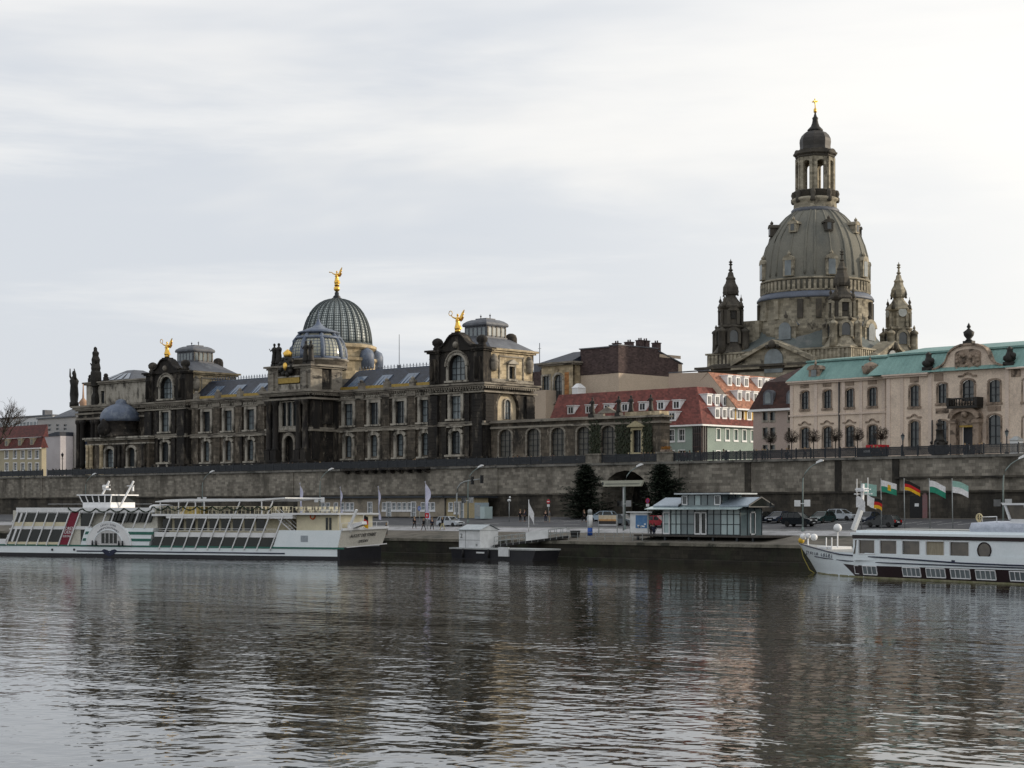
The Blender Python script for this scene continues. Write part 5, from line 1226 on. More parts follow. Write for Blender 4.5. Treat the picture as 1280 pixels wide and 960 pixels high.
F_BLACK = mat('black_flag_cloth', (.015,.015,.015), None, 1, rough=.8); F_RED = mat('red_flag_cloth', (.5,.02,.02), None, 1, rough=.8); F_GOLD = mat('gold_flag_cloth', (.75,.42,.02), None, 1, rough=.8)
F_MINT = mat('mint_flag_cloth', (.3,.5,.44), None, 1, rough=.8); F_LAV = mat('lavender_flag_cloth', (.5,.5,.66), (.62,.62,.72), 1.5, rough=.8)
# ================================================================ ship on the left
HULLW = mat('white_hull_paint', (.8,.86,.89), (.74,.81,.84), .4, rough=.35, spec=.5, spots=(.62,.67,.69), spot_scale=.25, spot_lo=.6, spot_hi=.8, fine=.03)
HULLB = mat('black_bottom_paint', (.012,.013,.018), (.02,.02,.025), 1, rough=.4)
NAVY = mat('navy_paint', (.012,.018,.05), None, 1, rough=.4); GREENP = mat('ship_green_paint', (.035,.15,.115), (.03,.13,.1), 1, rough=.4)
MAROON = mat('dark_red_paint', (.2,.012,.035), (.17,.012,.03), 1, rough=.45); MAROON_D = mat('dark_maroon_paint', (.02,.007,.009), (.016,.007,.008), 1, rough=.4)
DECK = mat('grey_deck', (.3,.31,.31), (.24,.25,.25), .5, rough=.8); DKGLASS = mat('tinted_ship_glass', (.01,.013,.013), (.018,.02,.018), .5, rough=.1, spec=.4, fine=0)
GARL = mat('evergreen_garland', (.015,.03,.015), (.02,.035,.02), 3, rough=.9); TARP = mat('pale_blue_tarpaulin', (.5,.54,.62), (.4,.44,.52), 2, rough=.6, bump=.05); ORANGE = mat('orange_plastic', (.7,.14,.03), None, 2, rough=.5)
YELL = mat('yellow_paint', (.65,.42,.04), None, 2, rough=.5); ROPE = mat('yellow_rope', (.4,.33,.08), None, 4, rough=.9)
def loft(mb, rows, close=False, sm=False):
    n = len(rows[0]); b = mb.pts([p for r_ in rows for p in r_])
    for q in range(len(rows)-1): mb.idx(b, [(q*n+i, q*n+i+1, (q+1)*n+i+1, (q+1)*n+i) for i in range(n-1)], sm)
    mb.idx(b, [tuple(range(n))]); mb.idx(b, [tuple(range((len(rows)-1)*n, len(rows)*n))])
def left_ship():
    D = 6.5*FPX/65; S0 = Frame(0, 0, 0); u = (420-640)/FPX
    S = Frame(D*(u-1)/S2, D*(1+u)/S2, 20.0)
    T = thing('paddle_style_ship', 'white two-deck excursion ship with green stripes, red panel and mock paddle-box arch', 'ship', (S.ox, S.oy, 0), S.deg)
    X = lambda px, ly=0.: S.x(px, ly); Z = lambda px, py, ly=0.: S.z(px, py, ly)
    B = 10.6; cy = B/2; zd = Z(250, 684.5); sl = .45; xe = X(422)
    zb = Z(400, 663)
    def section(x, hb, z0, z1, fl=0.): return [(x+fl, cy-hb, z1), (x, cy-hb, z0+.35), (x, cy-hb*.9, z0), (x, cy+hb*.9, z0), (x, cy+hb, z0+.35), (x+fl, cy+hb, z1)]
    b = MB(); loft(b, [section(X(-62), .6, -.3, zd+.5), section(X(-50), 2.6, -.5, zd+.3), section(X(-30), 4.5, -.6, zd+.1), section(X(-8), 5.2, -.6, zd), section(X(20), 5.3, -.6, zd), section(X(300), 5.3, -.6, zd), section(xe, 5.25, -.5, zd, .25)]); h = b.build('hull', HULLW, T)
    b = MB(); b.box(X(-8), xe-.05, -.03, B+.03, -.5, .42); b.build('boot_top', HULLB, h)
    b = MB(); b.box(X(-8), X(430), -.06, 0.01, zd-.02, zd+.2); b.build('rubbing_strake', GREENP, h)
    za, zc_ = Z(200, 689.2), Z(200, 690.8); b = MB(); b.box(X(96), X(356), -.05, .0, zc_, za)
    q = X(137); b.prism([(q-1.3,za+.0),(q-.9,za+.22),(q-.3,za+.1),(q,zc_-.1),(q+.3,za+.1),(q+.9,za+.22),(q+1.3,za),(q+.7,zc_-.3),(q,zc_-.62),(q-.7,zc_-.3)], -.07, -.04); b.build('navy_line', NAVY, h)
    for px in (65.5, 93): b = MB(); b.lathe([(.16,0),(.16,.1)], (0,0,0), 8); x = X(px); b.M = Matrix.Identity(4); bb = MB(); bb.M = Matrix.Translation((x,-.02,Z(px,687))) @ Matrix.Rotation(PI/2, 4, 'X'); bb.lathe([(.16,0),(.16,.08)], (0,0,0), 10); bb.build('porthole', HULLB, h)
    # raised after hull with raked transom
    b = MB(); xr = X(341); hb = 5.32
    st = [(xr, hb, zd-.3, zb, .9), (X(400), hb, zd-.3, zb, 0.), (xe, hb, zd-.3, zb+.02, .55)]
    loft(b, [section(x, w, z0, z1, f) for x, w, z0, z1, f in st])
    # raked transom, a flat plate with the name on it
    tx = xe
    P0 = [Vector((tx+.02, cy-hb, zd+.12)), Vector((tx+.5, cy+hb, zd+.5))]; P1 = [Vector((tx+.6, cy-hb, zb+.02)), Vector((tx+1.3, cy+hb, zb+.2))]
    ah = b.build('after_hull', HULLW, T)
    b = MB(); bb = b.pts([P0[0], P0[1], P1[1], P1[0]]); inn = Vector((-.5,0,0)); b.pts([P0[0]+inn+Vector((0,.1,0)), P0[1]+inn, P1[1]+inn, P1[0]+inn+Vector((0,.1,0))])
    b.idx(bb, [(0,1,2,3),(4,7,6,5),(0,4,5,1),(1,5,6,2),(2,6,7,3)]); tr = b.build('transom', mat('warm_lit_transom', (.72,.7,.64), (.66,.64,.58), .4, rough=.4, spec=.4), ah)  # warm sunlight on the transom is put into its colour
    P1 = [P1[0].lerp(P1[1], i/4) for i in range(5)]
    b = MB(); b.bar(P1[0]+Vector((.05,0,.1)), P1[4]+Vector((.05,0,.1)), .3); b.bar(P0[0]+Vector((.1,0,0)), P0[1]+Vector((.5,.2,0)), .12); b.build('bulwark_cap', WHITE, ah)
    e1 = (P0[1]-P0[0]).normalized(); up = (P1[0]-P0[0]); up = (up-e1*up.dot(e1)).normalized(); nr = up.cross(e1); nr = nr if nr.x > 0 else -nr
    b = MB()
    for s_, f, g, sz in (('AUGUST DER STARKE', .47, .56, .62), ('DRESDEN', .5, .24, .5)):
        o_ = P0[0].lerp(P0[1], f)+up*(zb-zd)*g+nr*.27; letters(b, s_, Matrix(((e1.x,-nr.x,up.x,o_.x),(e1.y,-nr.y,up.y,o_.y),(e1.z,-nr.z,up.z,o_.z),(0,0,0,1))), sz, shear=.25)
    b.build('name_lettering', HULLB, ah)
    b = MB(); b.box(xe-.02, xe+.32, -.02, B+.02, -.5, zd+.19); b.box(xe-.1, xe+.3, .05, B, zd+.05, zd+.2); b.build('stern_shade_plate', HULLB, h)  # black plate put in for the shade below the overhanging stern
    b = MB(); b.box(X(376), X(385), -.04, .02, Z(380,677.5), Z(380,669.5)); b.build('vent_panel', mat('grey_vent', (.36,.4,.44), None, 2), h)
    # ---- decks and houses
    z1, z2, z3 = Z(150, 667), Z(150, 660), Z(150, 637.2)     # upper-deck edge, and roof
    zl0, zl1 = zd+.55, Z(50, 661.5); zu0, zu1 = Z(50, 652.5), Z(50, 641.3)
    xf = X(6); 
    b = MB(); P = lambda s, z: s + sl*(z-zd)
    # white side plating: full height forward, in two bands aft
    def band(m, s0, s1, za, zc, ya=-.02, yb=.12): m.prism([(P(s0,za),za),(P(s1,za),za),(P(s1,zc),zc),(P(s0,zc),zc)], ya, yb)
    s_f, s_r = X(7), X(190); s_a, s_e = X(188), X(342)
    b.box(P(s_f,zd+2)+.3, X(100), .12, B-.12, zd, z3-.1); b.box(X(100), X(190), 1.2, B-.12, zd, z3-.1); b.box(X(190), X(356), .5, B-.5, zd, Z(250,667)); b.build('deck_house', mat('ship_cream_panel', (.6,.58,.5), (.55,.53,.46), .6, rough=.5), T)
    b = MB(); band(b, s_f, X(85), zd+.18, zl0); band(b, s_f, X(105), zl1, zu0-.55); band(b, s_f, X(175), zu1, z3); band(b, X(60)-4.2, X(60)-4.0, zd, zd+.01)
    b.box(P(s_f, z3)-.3, X(190), -.1, B+.1, z3, z3+.28); b.box(P(s_f,z3)-.3, X(190)+.5, -.14, .1, z3-.32, z3-.02); b.build('roof', CREAMP if False else WHITE, T)
    bp = MB(); band(bp, s_f, X(85), zd+.2, zl0-.02, -.04, .1); band(bp, s_f, X(85), zu0-.55, zu0-.0, -.04, .1); bp.build('cream_band', CREAMP, T)
    pil = [X(p) for p in (8, 19.7, 32.8, 46, 58, 73)]
    for p, q in zip(pil, pil[1:]):
        for za, zc in ((zl0, zl1), (zu0, zu1)):
            w = MB(); band(w, p+.12, q-.12, za, zc, -.05, .08); w.build('window', DKGLASS, T)
    for s in pil + [X(85.3)]:
        w = MB(); w.bar((P(s,zd+.1),-.1,zd+.1), (P(s,z3-.1),-.1,z3-.1), .16); w.build('slanted_pillar', WHITE, T)
    w = MB(); band(w, X(73)+.12, X(85.3)-.12, zd+.2, zu1+.15, -.07, .05); rp = w.build('red_panel', MAROON, T)
    w = MB(); sm_ = (X(73)+X(85.3))/2; zq = Z(80, 667.5)
    Mp = lambda z: Matrix.Translation((P(sm_, z)+.1, -.09, z))
    letters(w, 'DRES', Mp(zq+.55), .62, shear=.0); letters(w, 'DEN', Mp(zq+.05), .62); letters(w, 'ELBTAL', Mp(zq-.42), .4); w.build('panel_lettering', WHITE, rp)
    # dark recess with railing behind the red panel, upper windows amidships
    w = MB(); band(w, X(86.5), X(103), zd+.6, zl1+.1, .13, .2); band(w, X(86.5), X(100), zu0-.5, zu1, .13, .2); w.build('recess', DKGLASS, T)
    ups = [X(p) for p in (103, 118, 128, 143, 158, 172)]
    for i, (p, q) in enumerate(zip(ups[1:], ups[2:])):
        w = MB(); w.prism([(P(p,zu0)+.1,zu0),(P(q,zu0)-.1,zu0),(P(q,zu1)-.1,zu1),(P(p,zu1)+.1,zu1)], .9, 1.15); w.build('window', DKGLASS, T)
    for s in ups: w = MB(); w.bar((P(s,Z(150,660)),-.1,Z(150,660)), (P(s,z3-.1),-.1,z3-.1), .14); w.build('slanted_pillar', WHITE, T)
    zt = Z(150, 660)
    # white and green striped flank with the mock paddle box
    w = MB(); w.prism([(X(101),zd+.18),(X(186),zd+.18),(X(186)+sl*1.8,zt),(X(101)+sl*1.8,zt)], -.06, 1.2); fl = w.build('striped_flank', HULLW, T)
    w = MB()
    for za, zc in ((zd+.75, zd+1.1), (zd+1.62, zd+2.0)):
        w.prism([(X(101)+sl*(za-zd)-.02,za),(X(186)+sl*(za-zd),za),(X(186)+sl*(zc-zd),zc),(X(101)+sl*(zc-zd),zc)], -.1, -.062)
    w.build('green_stripe', GREENP, fl)
    ac, ar = X(137), (X(165.5)-X(108.5))/2; zc = zd+.2; k = (Z(137,651.5)-zc)/ar
    el = lambda f, n=20: [(ac-ar*f*math.cos(PI*i/n), zc+ar*k*f*math.sin(PI*i/n)) for i in range(n+1)]
    w = MB(); w.prism(el(1.0), -.32, 0); pb = w.build('paddle_box', WHITE, T)
    w = MB(); o_, i_ = el(.985), el(.96)
    for q in range(20): w.prism([i_[q], i_[q+1], o_[q+1], o_[q]], -.36, -.31)
    w.build('paddle_box_rim', HULLW, pb); w = MB(); o_, i_ = el(.66), el(.63)
    for q in range(20): w.prism([i_[q], i_[q+1], o_[q+1], o_[q]], -.38, -.31)
    w.build('paddle_box_rim', HULLW, pb)
    w = MB(); i_ = el(.63); w.prism(i_, -.345, -.325); w.build('paddle_box_recess', CREAMP if False else mat('recess_white', (.6,.6,.6), None, 1), pb)
    w = MB(); ww = ar*.36
    for q in range(4): w.box(ac-ww*.75+q*ww*.5-ww*.05, ac-ww*.75+q*ww*.5+ww*.33, -.37, -.33, zc+.25, zc+ar*k*.5)
    w.build('paddle_box_window', DKGLASS, pb)
    w = MB()
    for s in (-1, 1):
        for q in (.5, .66): w.lathe([(.1,0),(.13,.3),(.08,.5),(.12,.6),(0,.68)], (ac+s*ar*q, -.5, zc-.05), 6)
    w.build('bollard', HULLB, h)
    w = MB(); 
    arc_letters(w, 'SÄCHSISCHE', (ac, zc), ar*k*.835, R(118), R(62), .34, -.34); arc_letters(w, 'DAMPFSCHIFFAHRT', (ac, zc), ar*k*.70, R(136), R(44), .36, -.34); w.build('arch_lettering', NAVY, pb)
    # ---- after saloon: dark lower window row, open gallery above, slanted pillars through both
    zg0, zg1 = Z(260, 684), Z(260, 671.3); zh0, zh1 = Z(260, 665.5), Z(260, 648)
    zr = Z(260, 642.5)
    b = MB(); b.box(X(188)+.6, X(348), .02, .5, zg1, zh0); b.box(X(200)+1.0, X(366), -.06, B, zh1, zr-.28); b.box(X(190), X(366), -.1, B+.1, zr-.27, zr); b.box(X(186), X(345), .0, .5, zd+.15, zg0); b.build('gallery_edge', WHITE, T)
    pil = [X(p) for p in (186, 197.8, 212.8, 227.8, 242.8, 257.8, 272.8, 288.8, 303.8, 319.7, 336.6)]
    P2_ = lambda s, z: s + sl*(z-Z(260,690))
    for p, q in zip(pil, pil[1:]):
        w = MB(); w.prism([(P2_(p,zg0)+.1,zg0),(P2_(q,zg0)-.1,zg0),(P2_(q,zg1)-.1,zg1),(P2_(p,zg1)+.1,zg1)], -.03, .03); w.build('window', DKGLASS, T)
    for s in pil[1:]: w = MB(); w.bar((P2_(s,zd-.3),-.09,zd-.3), (P2_(s,zr-.1),-.09,zr-.1), .13); w.build('slanted_pillar', WHITE, T)
    b = MB(); b.box(X(196)+.8, X(356), 1.6, B-1.6, zh0, zh1); sa = b.build('saloon_wall', mat('saloon_cream', (.55,.5,.36), None, 1), T)
    for i in range(9):
        p0 = 204+i*14.6; w = MB(); w.box(X(p0,1.6), X(p0+11,1.6), 1.5, 1.62, zh0+.25, zh1-.12); w.build('saloon_window', DKGLASS, sa)
    b = MB(); b.box(X(190)+1.2, X(345), -.02, .03, zh0+.45, zh0+.5); b.box(X(190)+1.2, X(345), -.02, .03, zh0+.22, zh0+.26)
    b.box(X(60), X(190), -.02, .02, z3+.75, z3+.79); b.build('gallery_rail', WHITE, T)
    # sun deck: rail, canopy, garland, chairs
    b = MB(); zt2 = zr+1.0
    b.box(X(190), X(366), -.05, 0, zt2-.05, zt2); b.box(X(190), X(366), -.04, 0, zr+.5, zr+.53)
    n = 34
    for i in range(n+1): x = X(190)+(X(366)-X(190))*i/n; b.box(x-.025, x+.025, -.05, 0, zr, zt2)
    b.box(X(366), X(408), -.05, 0, zt2-.15, zt2-.1); b.build('deck_rail', CREAMP, T)
    pts = []
    for i in range(121):
        t = i/120; x = X(86)+(X(342)-X(86))*t; zb_ = (z3+.15) if x < X(190) else zt2-.05
        pts.append((x, -.16, zb_-.55*abs(math.sin(t*PI*14))**.8+.1))
    b = MB(); b.tube(pts, [.09+.03*math.sin(i*2.1) for i in range(121)], 5); b.build('garland', GARL, T)
    zc0 = Z(270, 625.5); P3 = [(X(191),zc0-.1),(X(205),zc0+.12),(X(230),zc0+.22),(X(325),zc0+.22),(X(354),zc0+.36),(X(354),zc0+.24),(X(318),zc0-.12),(X(230),zc0-.12),(X(191),zc0-.22)]
    b = MB(); b.prism(P3, .5, B-.6); cn = b.build('canopy', WHITE, T)
    for px, q in ((197,.0),(220,.0),(232,-.9),(241,.0),(252,0),(297,-.8),(324,0),(338,-.8)):
        b = MB(); b.bar((X(px)+q,.6,zr), (X(px),.6,zc0-.1), .13); b.build('canopy_post', WHITE, cn)
    b = MB(); r = random.Random(3)
    for i in range(46):
        x = r.uniform(X(205), X(405)); y = r.uniform(.6, 5); k_ = .55+.2*r.random()
        b.box(x, x+.42, y, y+.42, zr+.4, zr+.45); b.bar((x,y,zr+.45), (x-.1,y,zr+.95), .05); b.bar((x+.4,y,zr+.0), (x+.5,y,zr+.95), .05); b.box(x-.1,x-.06,y,y+.42,zr+.6,zr+.95); b.bar((x,y+.4,zr),(x,y+.4,zr+.45),.05)
    b.build('deck_chair', CREAMP, T)
    b = MB(); b.box(X(222), X(243), 1, 3.0, zr, zr+.9); b.build('deck_bar', mat('yellow_bar', (.6,.45,.14), None, 1), T)
    b = MB(); b.prism([(X(180),z3+.28),(X(196),z3+.28),(X(194),z3+.6),(X(186),z3+.7),(X(182),z3+.55)], 1, 4); b.build('white_tent', WHITE, T)
    # stern cabin, stairs, crane, ensign
    zs0, zs1 = zb-.6, Z(390, 643.5)
    b = MB(); b.box(X(366), X(418), .9, B-.9, zs0, zs1); sc = b.build('stern_cabin', CREAMP, T)
    b = MB(); b.box(X(340), X(422), -.1, B+.1, zs1, zs1+.22); b.build('cabin_roof', WHITE, sc)
    for px in (407.5, 411.8): b = MB(); b.box(X(px,.9), X(px+2.6,.9), .82, .92, zs1-1.9, zs1-.35); b.build('cabin_door', DKGLASS, sc)
    b = MB(); x = X(391, .9); M_ = Matrix.Translation((x,.86,Z(391,645.5))) @ Matrix.Rotation(PI/2, 4, 'X'); b.M = M_
    b.tube([(.34*math.cos(q*.524),.34*math.sin(q*.524),0) for q in range(13)], .09, 6); b.build('lifebuoy', ORANGE, sc)
    b = MB(); 
    for y in (.3, 1.3): b.bar((X(340),y,zs1), (X(366),y,zs0+.2), .1); b.bar((X(343),y,zs1+.7), (X(369),y,zs0+.9), .05)
    for i in range(8): t = i/8; x = X(340)+(X(366)-X(340))*t; z = zs1+(zs0+.2-zs1)*t; b.box(x-.12, x+.12, .3, 1.3, z-.03, z+.03)
    b.build('stair', WHITE, T)
    b = MB(); b.bar((X(437,2),2,zb-.2), (X(438,2),2,zb+1.0), .4); b.bar((X(437.5,2),2,zb+.6), (X(446,2),2,Z(446,637,2)), .28); b.build('crane_arm', WHITE, T)
    b = MB(); b.prism([(X(437,3),zb+.6),(X(456,3),zb+1.15),(X(457,3),zb+.75),(X(440,3),zb+.1)], 2.2, 3.4); b.build('covered_dinghy', WHITE, T)
    b = MB()
    for i in range(5):
        p, q = P1[i], P1[min(i+1, 4)]; b.bar((p[0],p[1],p[2]), (p[0],p[1],p[2]+.9), .05); b.bar((p[0],p[1],p[2]+.9), (q[0],q[1],q[2]+.9), .05)
    b.bar((X(424),.2,zb),(X(424),.2,zb+2.0),.07); b.build('stern_rail', WHITE, T)
    p = P1[2]; b = MB(); b.bar((p[0]-.3,p[1]-.6,p[2]), (p[0]+.2,p[1]-.6,p[2]+1.9), .06); st = b.build('ensign_staff', WHITE, T)
    flag(T, (p[0]+.15,p[1]-.6,p[2]+1.8), .6, 1.5, [F_BLACK,F_RED,F_GOLD], 'ensign', 10, 4, .2)
    # wheelhouse and masts
    xa, xb = X(99, 2.6), X(139, 2.6); y0 = 2.6; zw0, zw1, zw2 = z3+.27, Z(118,628,2.6), Z(118,619.5,2.6)
    b = MB(); b.box(xa+.6, xb-.1, y0, B-y0, zw0, zw1); wh = b.build('wheelhouse', WHITE, T)
    b = MB(); b.frustum((xa+.6,xb-.1,y0+.05,B-y0-.05), zw1+.002, (xa+.1,xb+.1,y0-.05,B-y0+.05), zw2); b.build('wheelhouse_window', DKGLASS, wh)
    b = MB()
    for i in range(6): x0_, x1_ = xa+.6+(xb-xa-.7)*i/5, xa+.1+(xb-xa)*i/5; b.bar((x0_,y0-.02,zw1), (x1_,y0-.1,zw2), .11)
    b.box(xa-.2, xb+.3, y0-.3, B-y0+.3, zw2, zw2+.16); b.build('wheelhouse_roof', WHITE, wh)
    for pb_, pt, nm in (((122.5,629),(136.5,601.5),0), ((150,633.5),(167,601.5),1)):
        yy = 3.5 if nm == 0 else 4.5; b = MB(); p0 = (X(pb_[0],yy),yy,Z(*pb_,yy)); p1 = (X(pt[0],yy),yy,Z(*pt,yy)); b.bar(p0, p1, .2)
        q = Vector(p0).lerp(Vector(p1), .82); b.bar((q.x-.7,yy,q.z), (q.x+.5,yy,q.z), .1)
        if nm == 0: q = Vector(p0).lerp(Vector(p1), .66); b.bar((q.x-.4,yy,q.z), (q.x+.8,yy,q.z-.1), .22); b.box(q.x-.3,q.x+.3,yy-.3,yy+.3,q.z+.15,q.z+.45)
        else: b.box(q.x+.2,q.x+.4,yy-.1,yy+.1,q.z-.7,q.z-.1)
        b.build('mast', WHITE, T)
    # stepped glazed front end at the left
    for i, (za, zc) in enumerate(((zl0, zl1), (zu0-.1, zu1))):
        b = MB(); b.prism([(P(s_f,za)-.5,za),(P(s_f,za)+1.0,za),(P(s_f,zc)+1.0,zc),(P(s_f,zc)-.1,zc)], .3, B-.3); f_ = b.build('front_glazing', DKGLASS, T)
        b = MB()
        for q in (.0, .5, 1.0): z = za+(zc-za)*q; b.box(P(s_f,z)-.6, P(s_f,z)-.3, .25, B-.25, z-.06, z+.06)
        b.bar((P(s_f,za)-.5,.25,za),(P(s_f,zc)-.1,.25,zc),.16); b.bar((P(s_f,za)+.9,.05,za),(P(s_f,zc)+.9,.05,zc),.3); b.build('front_frame', WHITE, f_)
    b = MB(); b.box(X(-40), P(s_f,zd)+.2, .6, B-.6, zd, zd+.12); b.box(X(-6), X(6), .2, .3, zd, zd+.9); b.build('fore_deck', WHITE, T)
left_ship()
# ================================================================ ship on the right
def right_ship():
    D = 6.5*FPX/81; u = (1022-640)/FPX; S = Frame(D*(u-1)/S2, D*(1+u)/S2, -12.0)
    T = thing('cabin_ship', 'white cabin ship with maroon bands, round window and raked flag mast', 'ship', (S.ox, S.oy, 0), S.deg)
    HB = 5.2; X = lambda px, ly=-5.2: S.x(px, ly); Z = lambda px, py, ly=-5.2: S.z(px, py, ly)
    L = 52.0
    def hb(x, k=1.): 
        if x <= 0: return .05
        return HB*min(1, (1-(1-min(x,15)/15)**2.1))
    def deck(x): return 3.05-.75*min(1, max(0, x+2.5)/9.)
    def pt(x, f, s):        # f: 0 bottom .. 1 deck edge; s: side
        z = -.7+f*(deck(x)+.7); sh = -2.6*max(0, z)/3.0*max(0, 1-max(x,0)/10.)
        w = hb(x)*(.95+.05*min(1, max(0, z)/1.2)) + (.5*max(0, z)/3*max(0, 1-x/9) if x > 0 else 0)
        return (x+sh, s*w, z)
    st = [0, .5, 1.2, 2.2, 3.5, 5, 7, 9, 11.5, 15, 22, 30, 40, L]
    fs = [0, .2, .4, .6, .8, 1]
    rows = [[pt(x, f, -1) for f in reversed(fs)] + [pt(x, f, 1) for f in fs] for x in st]
    b = MB(); loft(b, rows, sm=True); h = b.build('hull', HULLW, T)
    b = MB()
    for x, q in zip(st, st[1:]):
        P_ = [pt(x,1,-1), pt(q,1,-1), pt(q,1,1), pt(x,1,1)]; b.poly([(p[0],p[1]*.97,p[2]-.12 if False else p[2]-.02) for p in P_])
    b.build('deck', DECK, h)
    side_y = lambda x, z: pt(x, (z+.7)/(deck(x)+.7), -1)
    def stripe(pts, r, mt, nm, par):
        b = MB(); P_ = []
        for x, z in pts: p = side_y(x, z); P_.append((p[0], p[1]-.03, p[2]))
        b.tube(P_, r, 5); return b.build(nm, mt, par)
    stripe([(0,2.95),(1,2.87),(2.2,2.75),(4,2.55),(6,2.3),(8,2.08),(11,1.98),(15,1.93),(20,1.78),(24,1.66),(30,1.62),(45,1.62)], .075, NAVY, 'sheer_line', h)
    stripe([(3.0,1.72),(5,1.62),(9,1.48),(15,1.45),(25,1.42),(45,1.42)], .06, NAVY, 'strake_line', h)
    # maroon band with lower windows
    def sheet(x0, x1, z0a, z0b, z1a, z1b, d, n=16):
        b = MB(); g = []
        for i in range(n+1):
            x = x0+(x1-x0)*i/n; t = i/n; g.append(((x, z0a+(z0b-z0a)*t), (x, z1a+(z1b-z1a)*t)))
        for (a, c), (a2, c2) in zip(g, g[1:]):
            P_ = [side_y(*q) for q in (a, a2, c2, c)]; b.poly([(p[0],p[1]-d,p[2]) for p in P_])
        return b
    xm0 = X(1062)
    b = sheet(xm0, 46, .12, .12, 1.12, 1.3, .025, 24); pa, pb, pc = side_y(xm0,.12), side_y(xm0,1.12), side_y(X(1047),1.2)
    b.poly([(p[0],p[1]-.03,p[2]) for p in (pa, pb, pc)]); mb_ = b.build('maroon_band', MAROON_D, h)
    for (p0, p1, n) in ((1076,1095,3),(1128,1150,4),(1157.5,1181,4),(1188,1212,4),(1219.5,1244,4),(1262,1288,4)):
        x0, x1 = X(p0), X(p1); b = sheet(x0, x1, .32, .32, 1.08, 1.08, .05, 4); w = b.build('lower_window', GLASS_PALE, T)
        b = MB()
        for i in range(n+1): x = x0+(x1-x0)*i/n; a, c = side_y(x,.3), side_y(x,1.1); b.bar((a[0],a[1]-.06,a[2]), (c[0],c[1]-.06,c[2]), .07)
        for z in (.3, 1.1): a, c = side_y(x0,z), side_y(x1,z); b.bar((a[0],a[1]-.06,z), (c[0],c[1]-.06,z), .08)
        b.build('window_frame', WHITE, w)
    x0, x1 = X(1063.5), X(1069.5); b = MB(); a, c, d = side_y(x1,1.08), side_y(x0,1.08), side_y(x0,.32); e = side_y(x1,.32)
    for p, q in ((a,c),(c,d),(d,e)): b.bar((p[0],p[1]-.06,p[2]), (q[0],q[1]-.06,q[2]), .06)
    b.build('hatch_outline', WHITE, h)
    b = sheet(.3, 46, -.1, -.1, .12, .12, .02, 30); b.build('waterline_band', mat('algae_waterline', (.2,.2,.1), (.32,.3,.2), 1.5, rough=.8), h)
    # cabin
    zc1 = 4.05; yc = -HB+.12; xc0 = X(1053)
    wins = [(X(p0,yc), X(p1,yc)) for p0, p1 in ((1073.5,1093),(1100,1120.5),(1128,1149.5),(1157.5,1180),(1187.5,1211))]
    xr = (X(1222.5,yc)+X(1239,yc))/2
    ops = [((a+c)/2, c-a, 2.25, 3.5, 0) for a, c in wins]; rw = X(1239,yc)-X(1222.5,yc)
    b = MB(); b.wall(xc0+1.3, L-1, 1.6, zc1, ops, yc, .12); b.wall(xc0+1.3, L-1, 1.6, zc1, (), -yc, .1); b.poly([(xc0+1.3,yc,1.6),(xc0+1.3,yc,zc1),(xc0+.9,-3.2,zc1),(xc0,-3.0,1.9)]); b.poly([(xc0,-3.0,1.9),(xc0+.9,-3.2,zc1),(xc0+.9,3.2,zc1),(xc0,3,1.9)]); b.poly([(xc0+1.3,-yc,1.6),(xc0+1.3,-yc,zc1),(xc0+.9,3.2,zc1),(xc0,3,1.9)])
    cb = b.build('cabin', HULLW, T)
    CUR = mat('beige_curtain', (.36,.32,.24), (.25,.22,.16), 3, (4,4,.4), rough=.9)
    SALG = mat('ship_saloon_glass', (.12,.1,.075), (.06,.05,.04), .8, rough=.12, spec=.6, fine=0)
    for i, (a, c) in enumerate(wins):
        w = MB(); w.box(a, c, yc+.1, yc+.14, 2.25, 3.5); o = w.build('window', CUR if i == 3 else SALG, T)
        w = MB(); w.box(a-.06, c+.06, yc-.03, yc+.02, 2.17, 2.25); w.box(a-.06, c+.06, yc-.03, yc+.02, 3.5, 3.57); w.box(a-.07, a, yc-.03, yc+.02, 2.2, 3.55); w.box(c, c+.07, yc-.03, yc+.02, 2.2, 3.55); w.build('window_frame', WHITE, o)
    w = MB(); w.prism([(xr+rw/2*math.cos(i*PI/12), 2.82+.68*math.sin(i*PI/12)) for i in range(24)], yc-.04, yc+.05); o = w.build('round_window', SALG, T)
    w = MB(); w.tube([(xr+rw/2*math.cos(i*PI/12), yc-.05, 2.82+.68*math.sin(i*PI/12)) for i in range(25)], .06, 5); w.build('window_rim', MAROON_D, o)
    w = MB(); w.prism([(xc0+1.35,2.2),(X(1069,yc),2.2),(X(1069,yc),3.5),(xc0+1.8,3.5)], yc-.03, yc+.01); w.poly([(xc0+.1,-3.2,2.4),(xc0+1.15,yc-.0+.12,2.3),(xc0+1.25,yc+.12,3.5),(xc0+.7,-3.3,3.6)]); w.build('front_window', SALG, T)
    b = MB(); P_ = [(xc0+.6,-3.2),(xc0+1.3,yc-.1),(L-1,yc-.1),(L-1,-yc+.1),(xc0+1.3,-yc+.1),(xc0+.6,3.2)]; b.prism(P_, 3.66, 3.98, 'z'); b.build('maroon_roof_band', MAROON_D, cb)
    b = MB(); P_ = [(xc0+.4,-3.2),(xc0+1.2,yc-.25),(L-1,yc-.25),(L-1,-yc+.25),(xc0+1.2,-yc+.25),(xc0+.4,3.2)]; b.prism(P_, 3.983, 4.2, 'z'); P_ = [(p[0]*1.0+.4, p[1]*.93) for p in P_]; b.prism(P_, 4.2, 4.42, 'z'); rf = b.build('roof', HULLW, T)
    b = MB(); b.box(X(1085,-3), X(1218,-3), -3.2, 3.2, 4.42, 4.52); b.build('roof_rail_mat', DECK, rf)
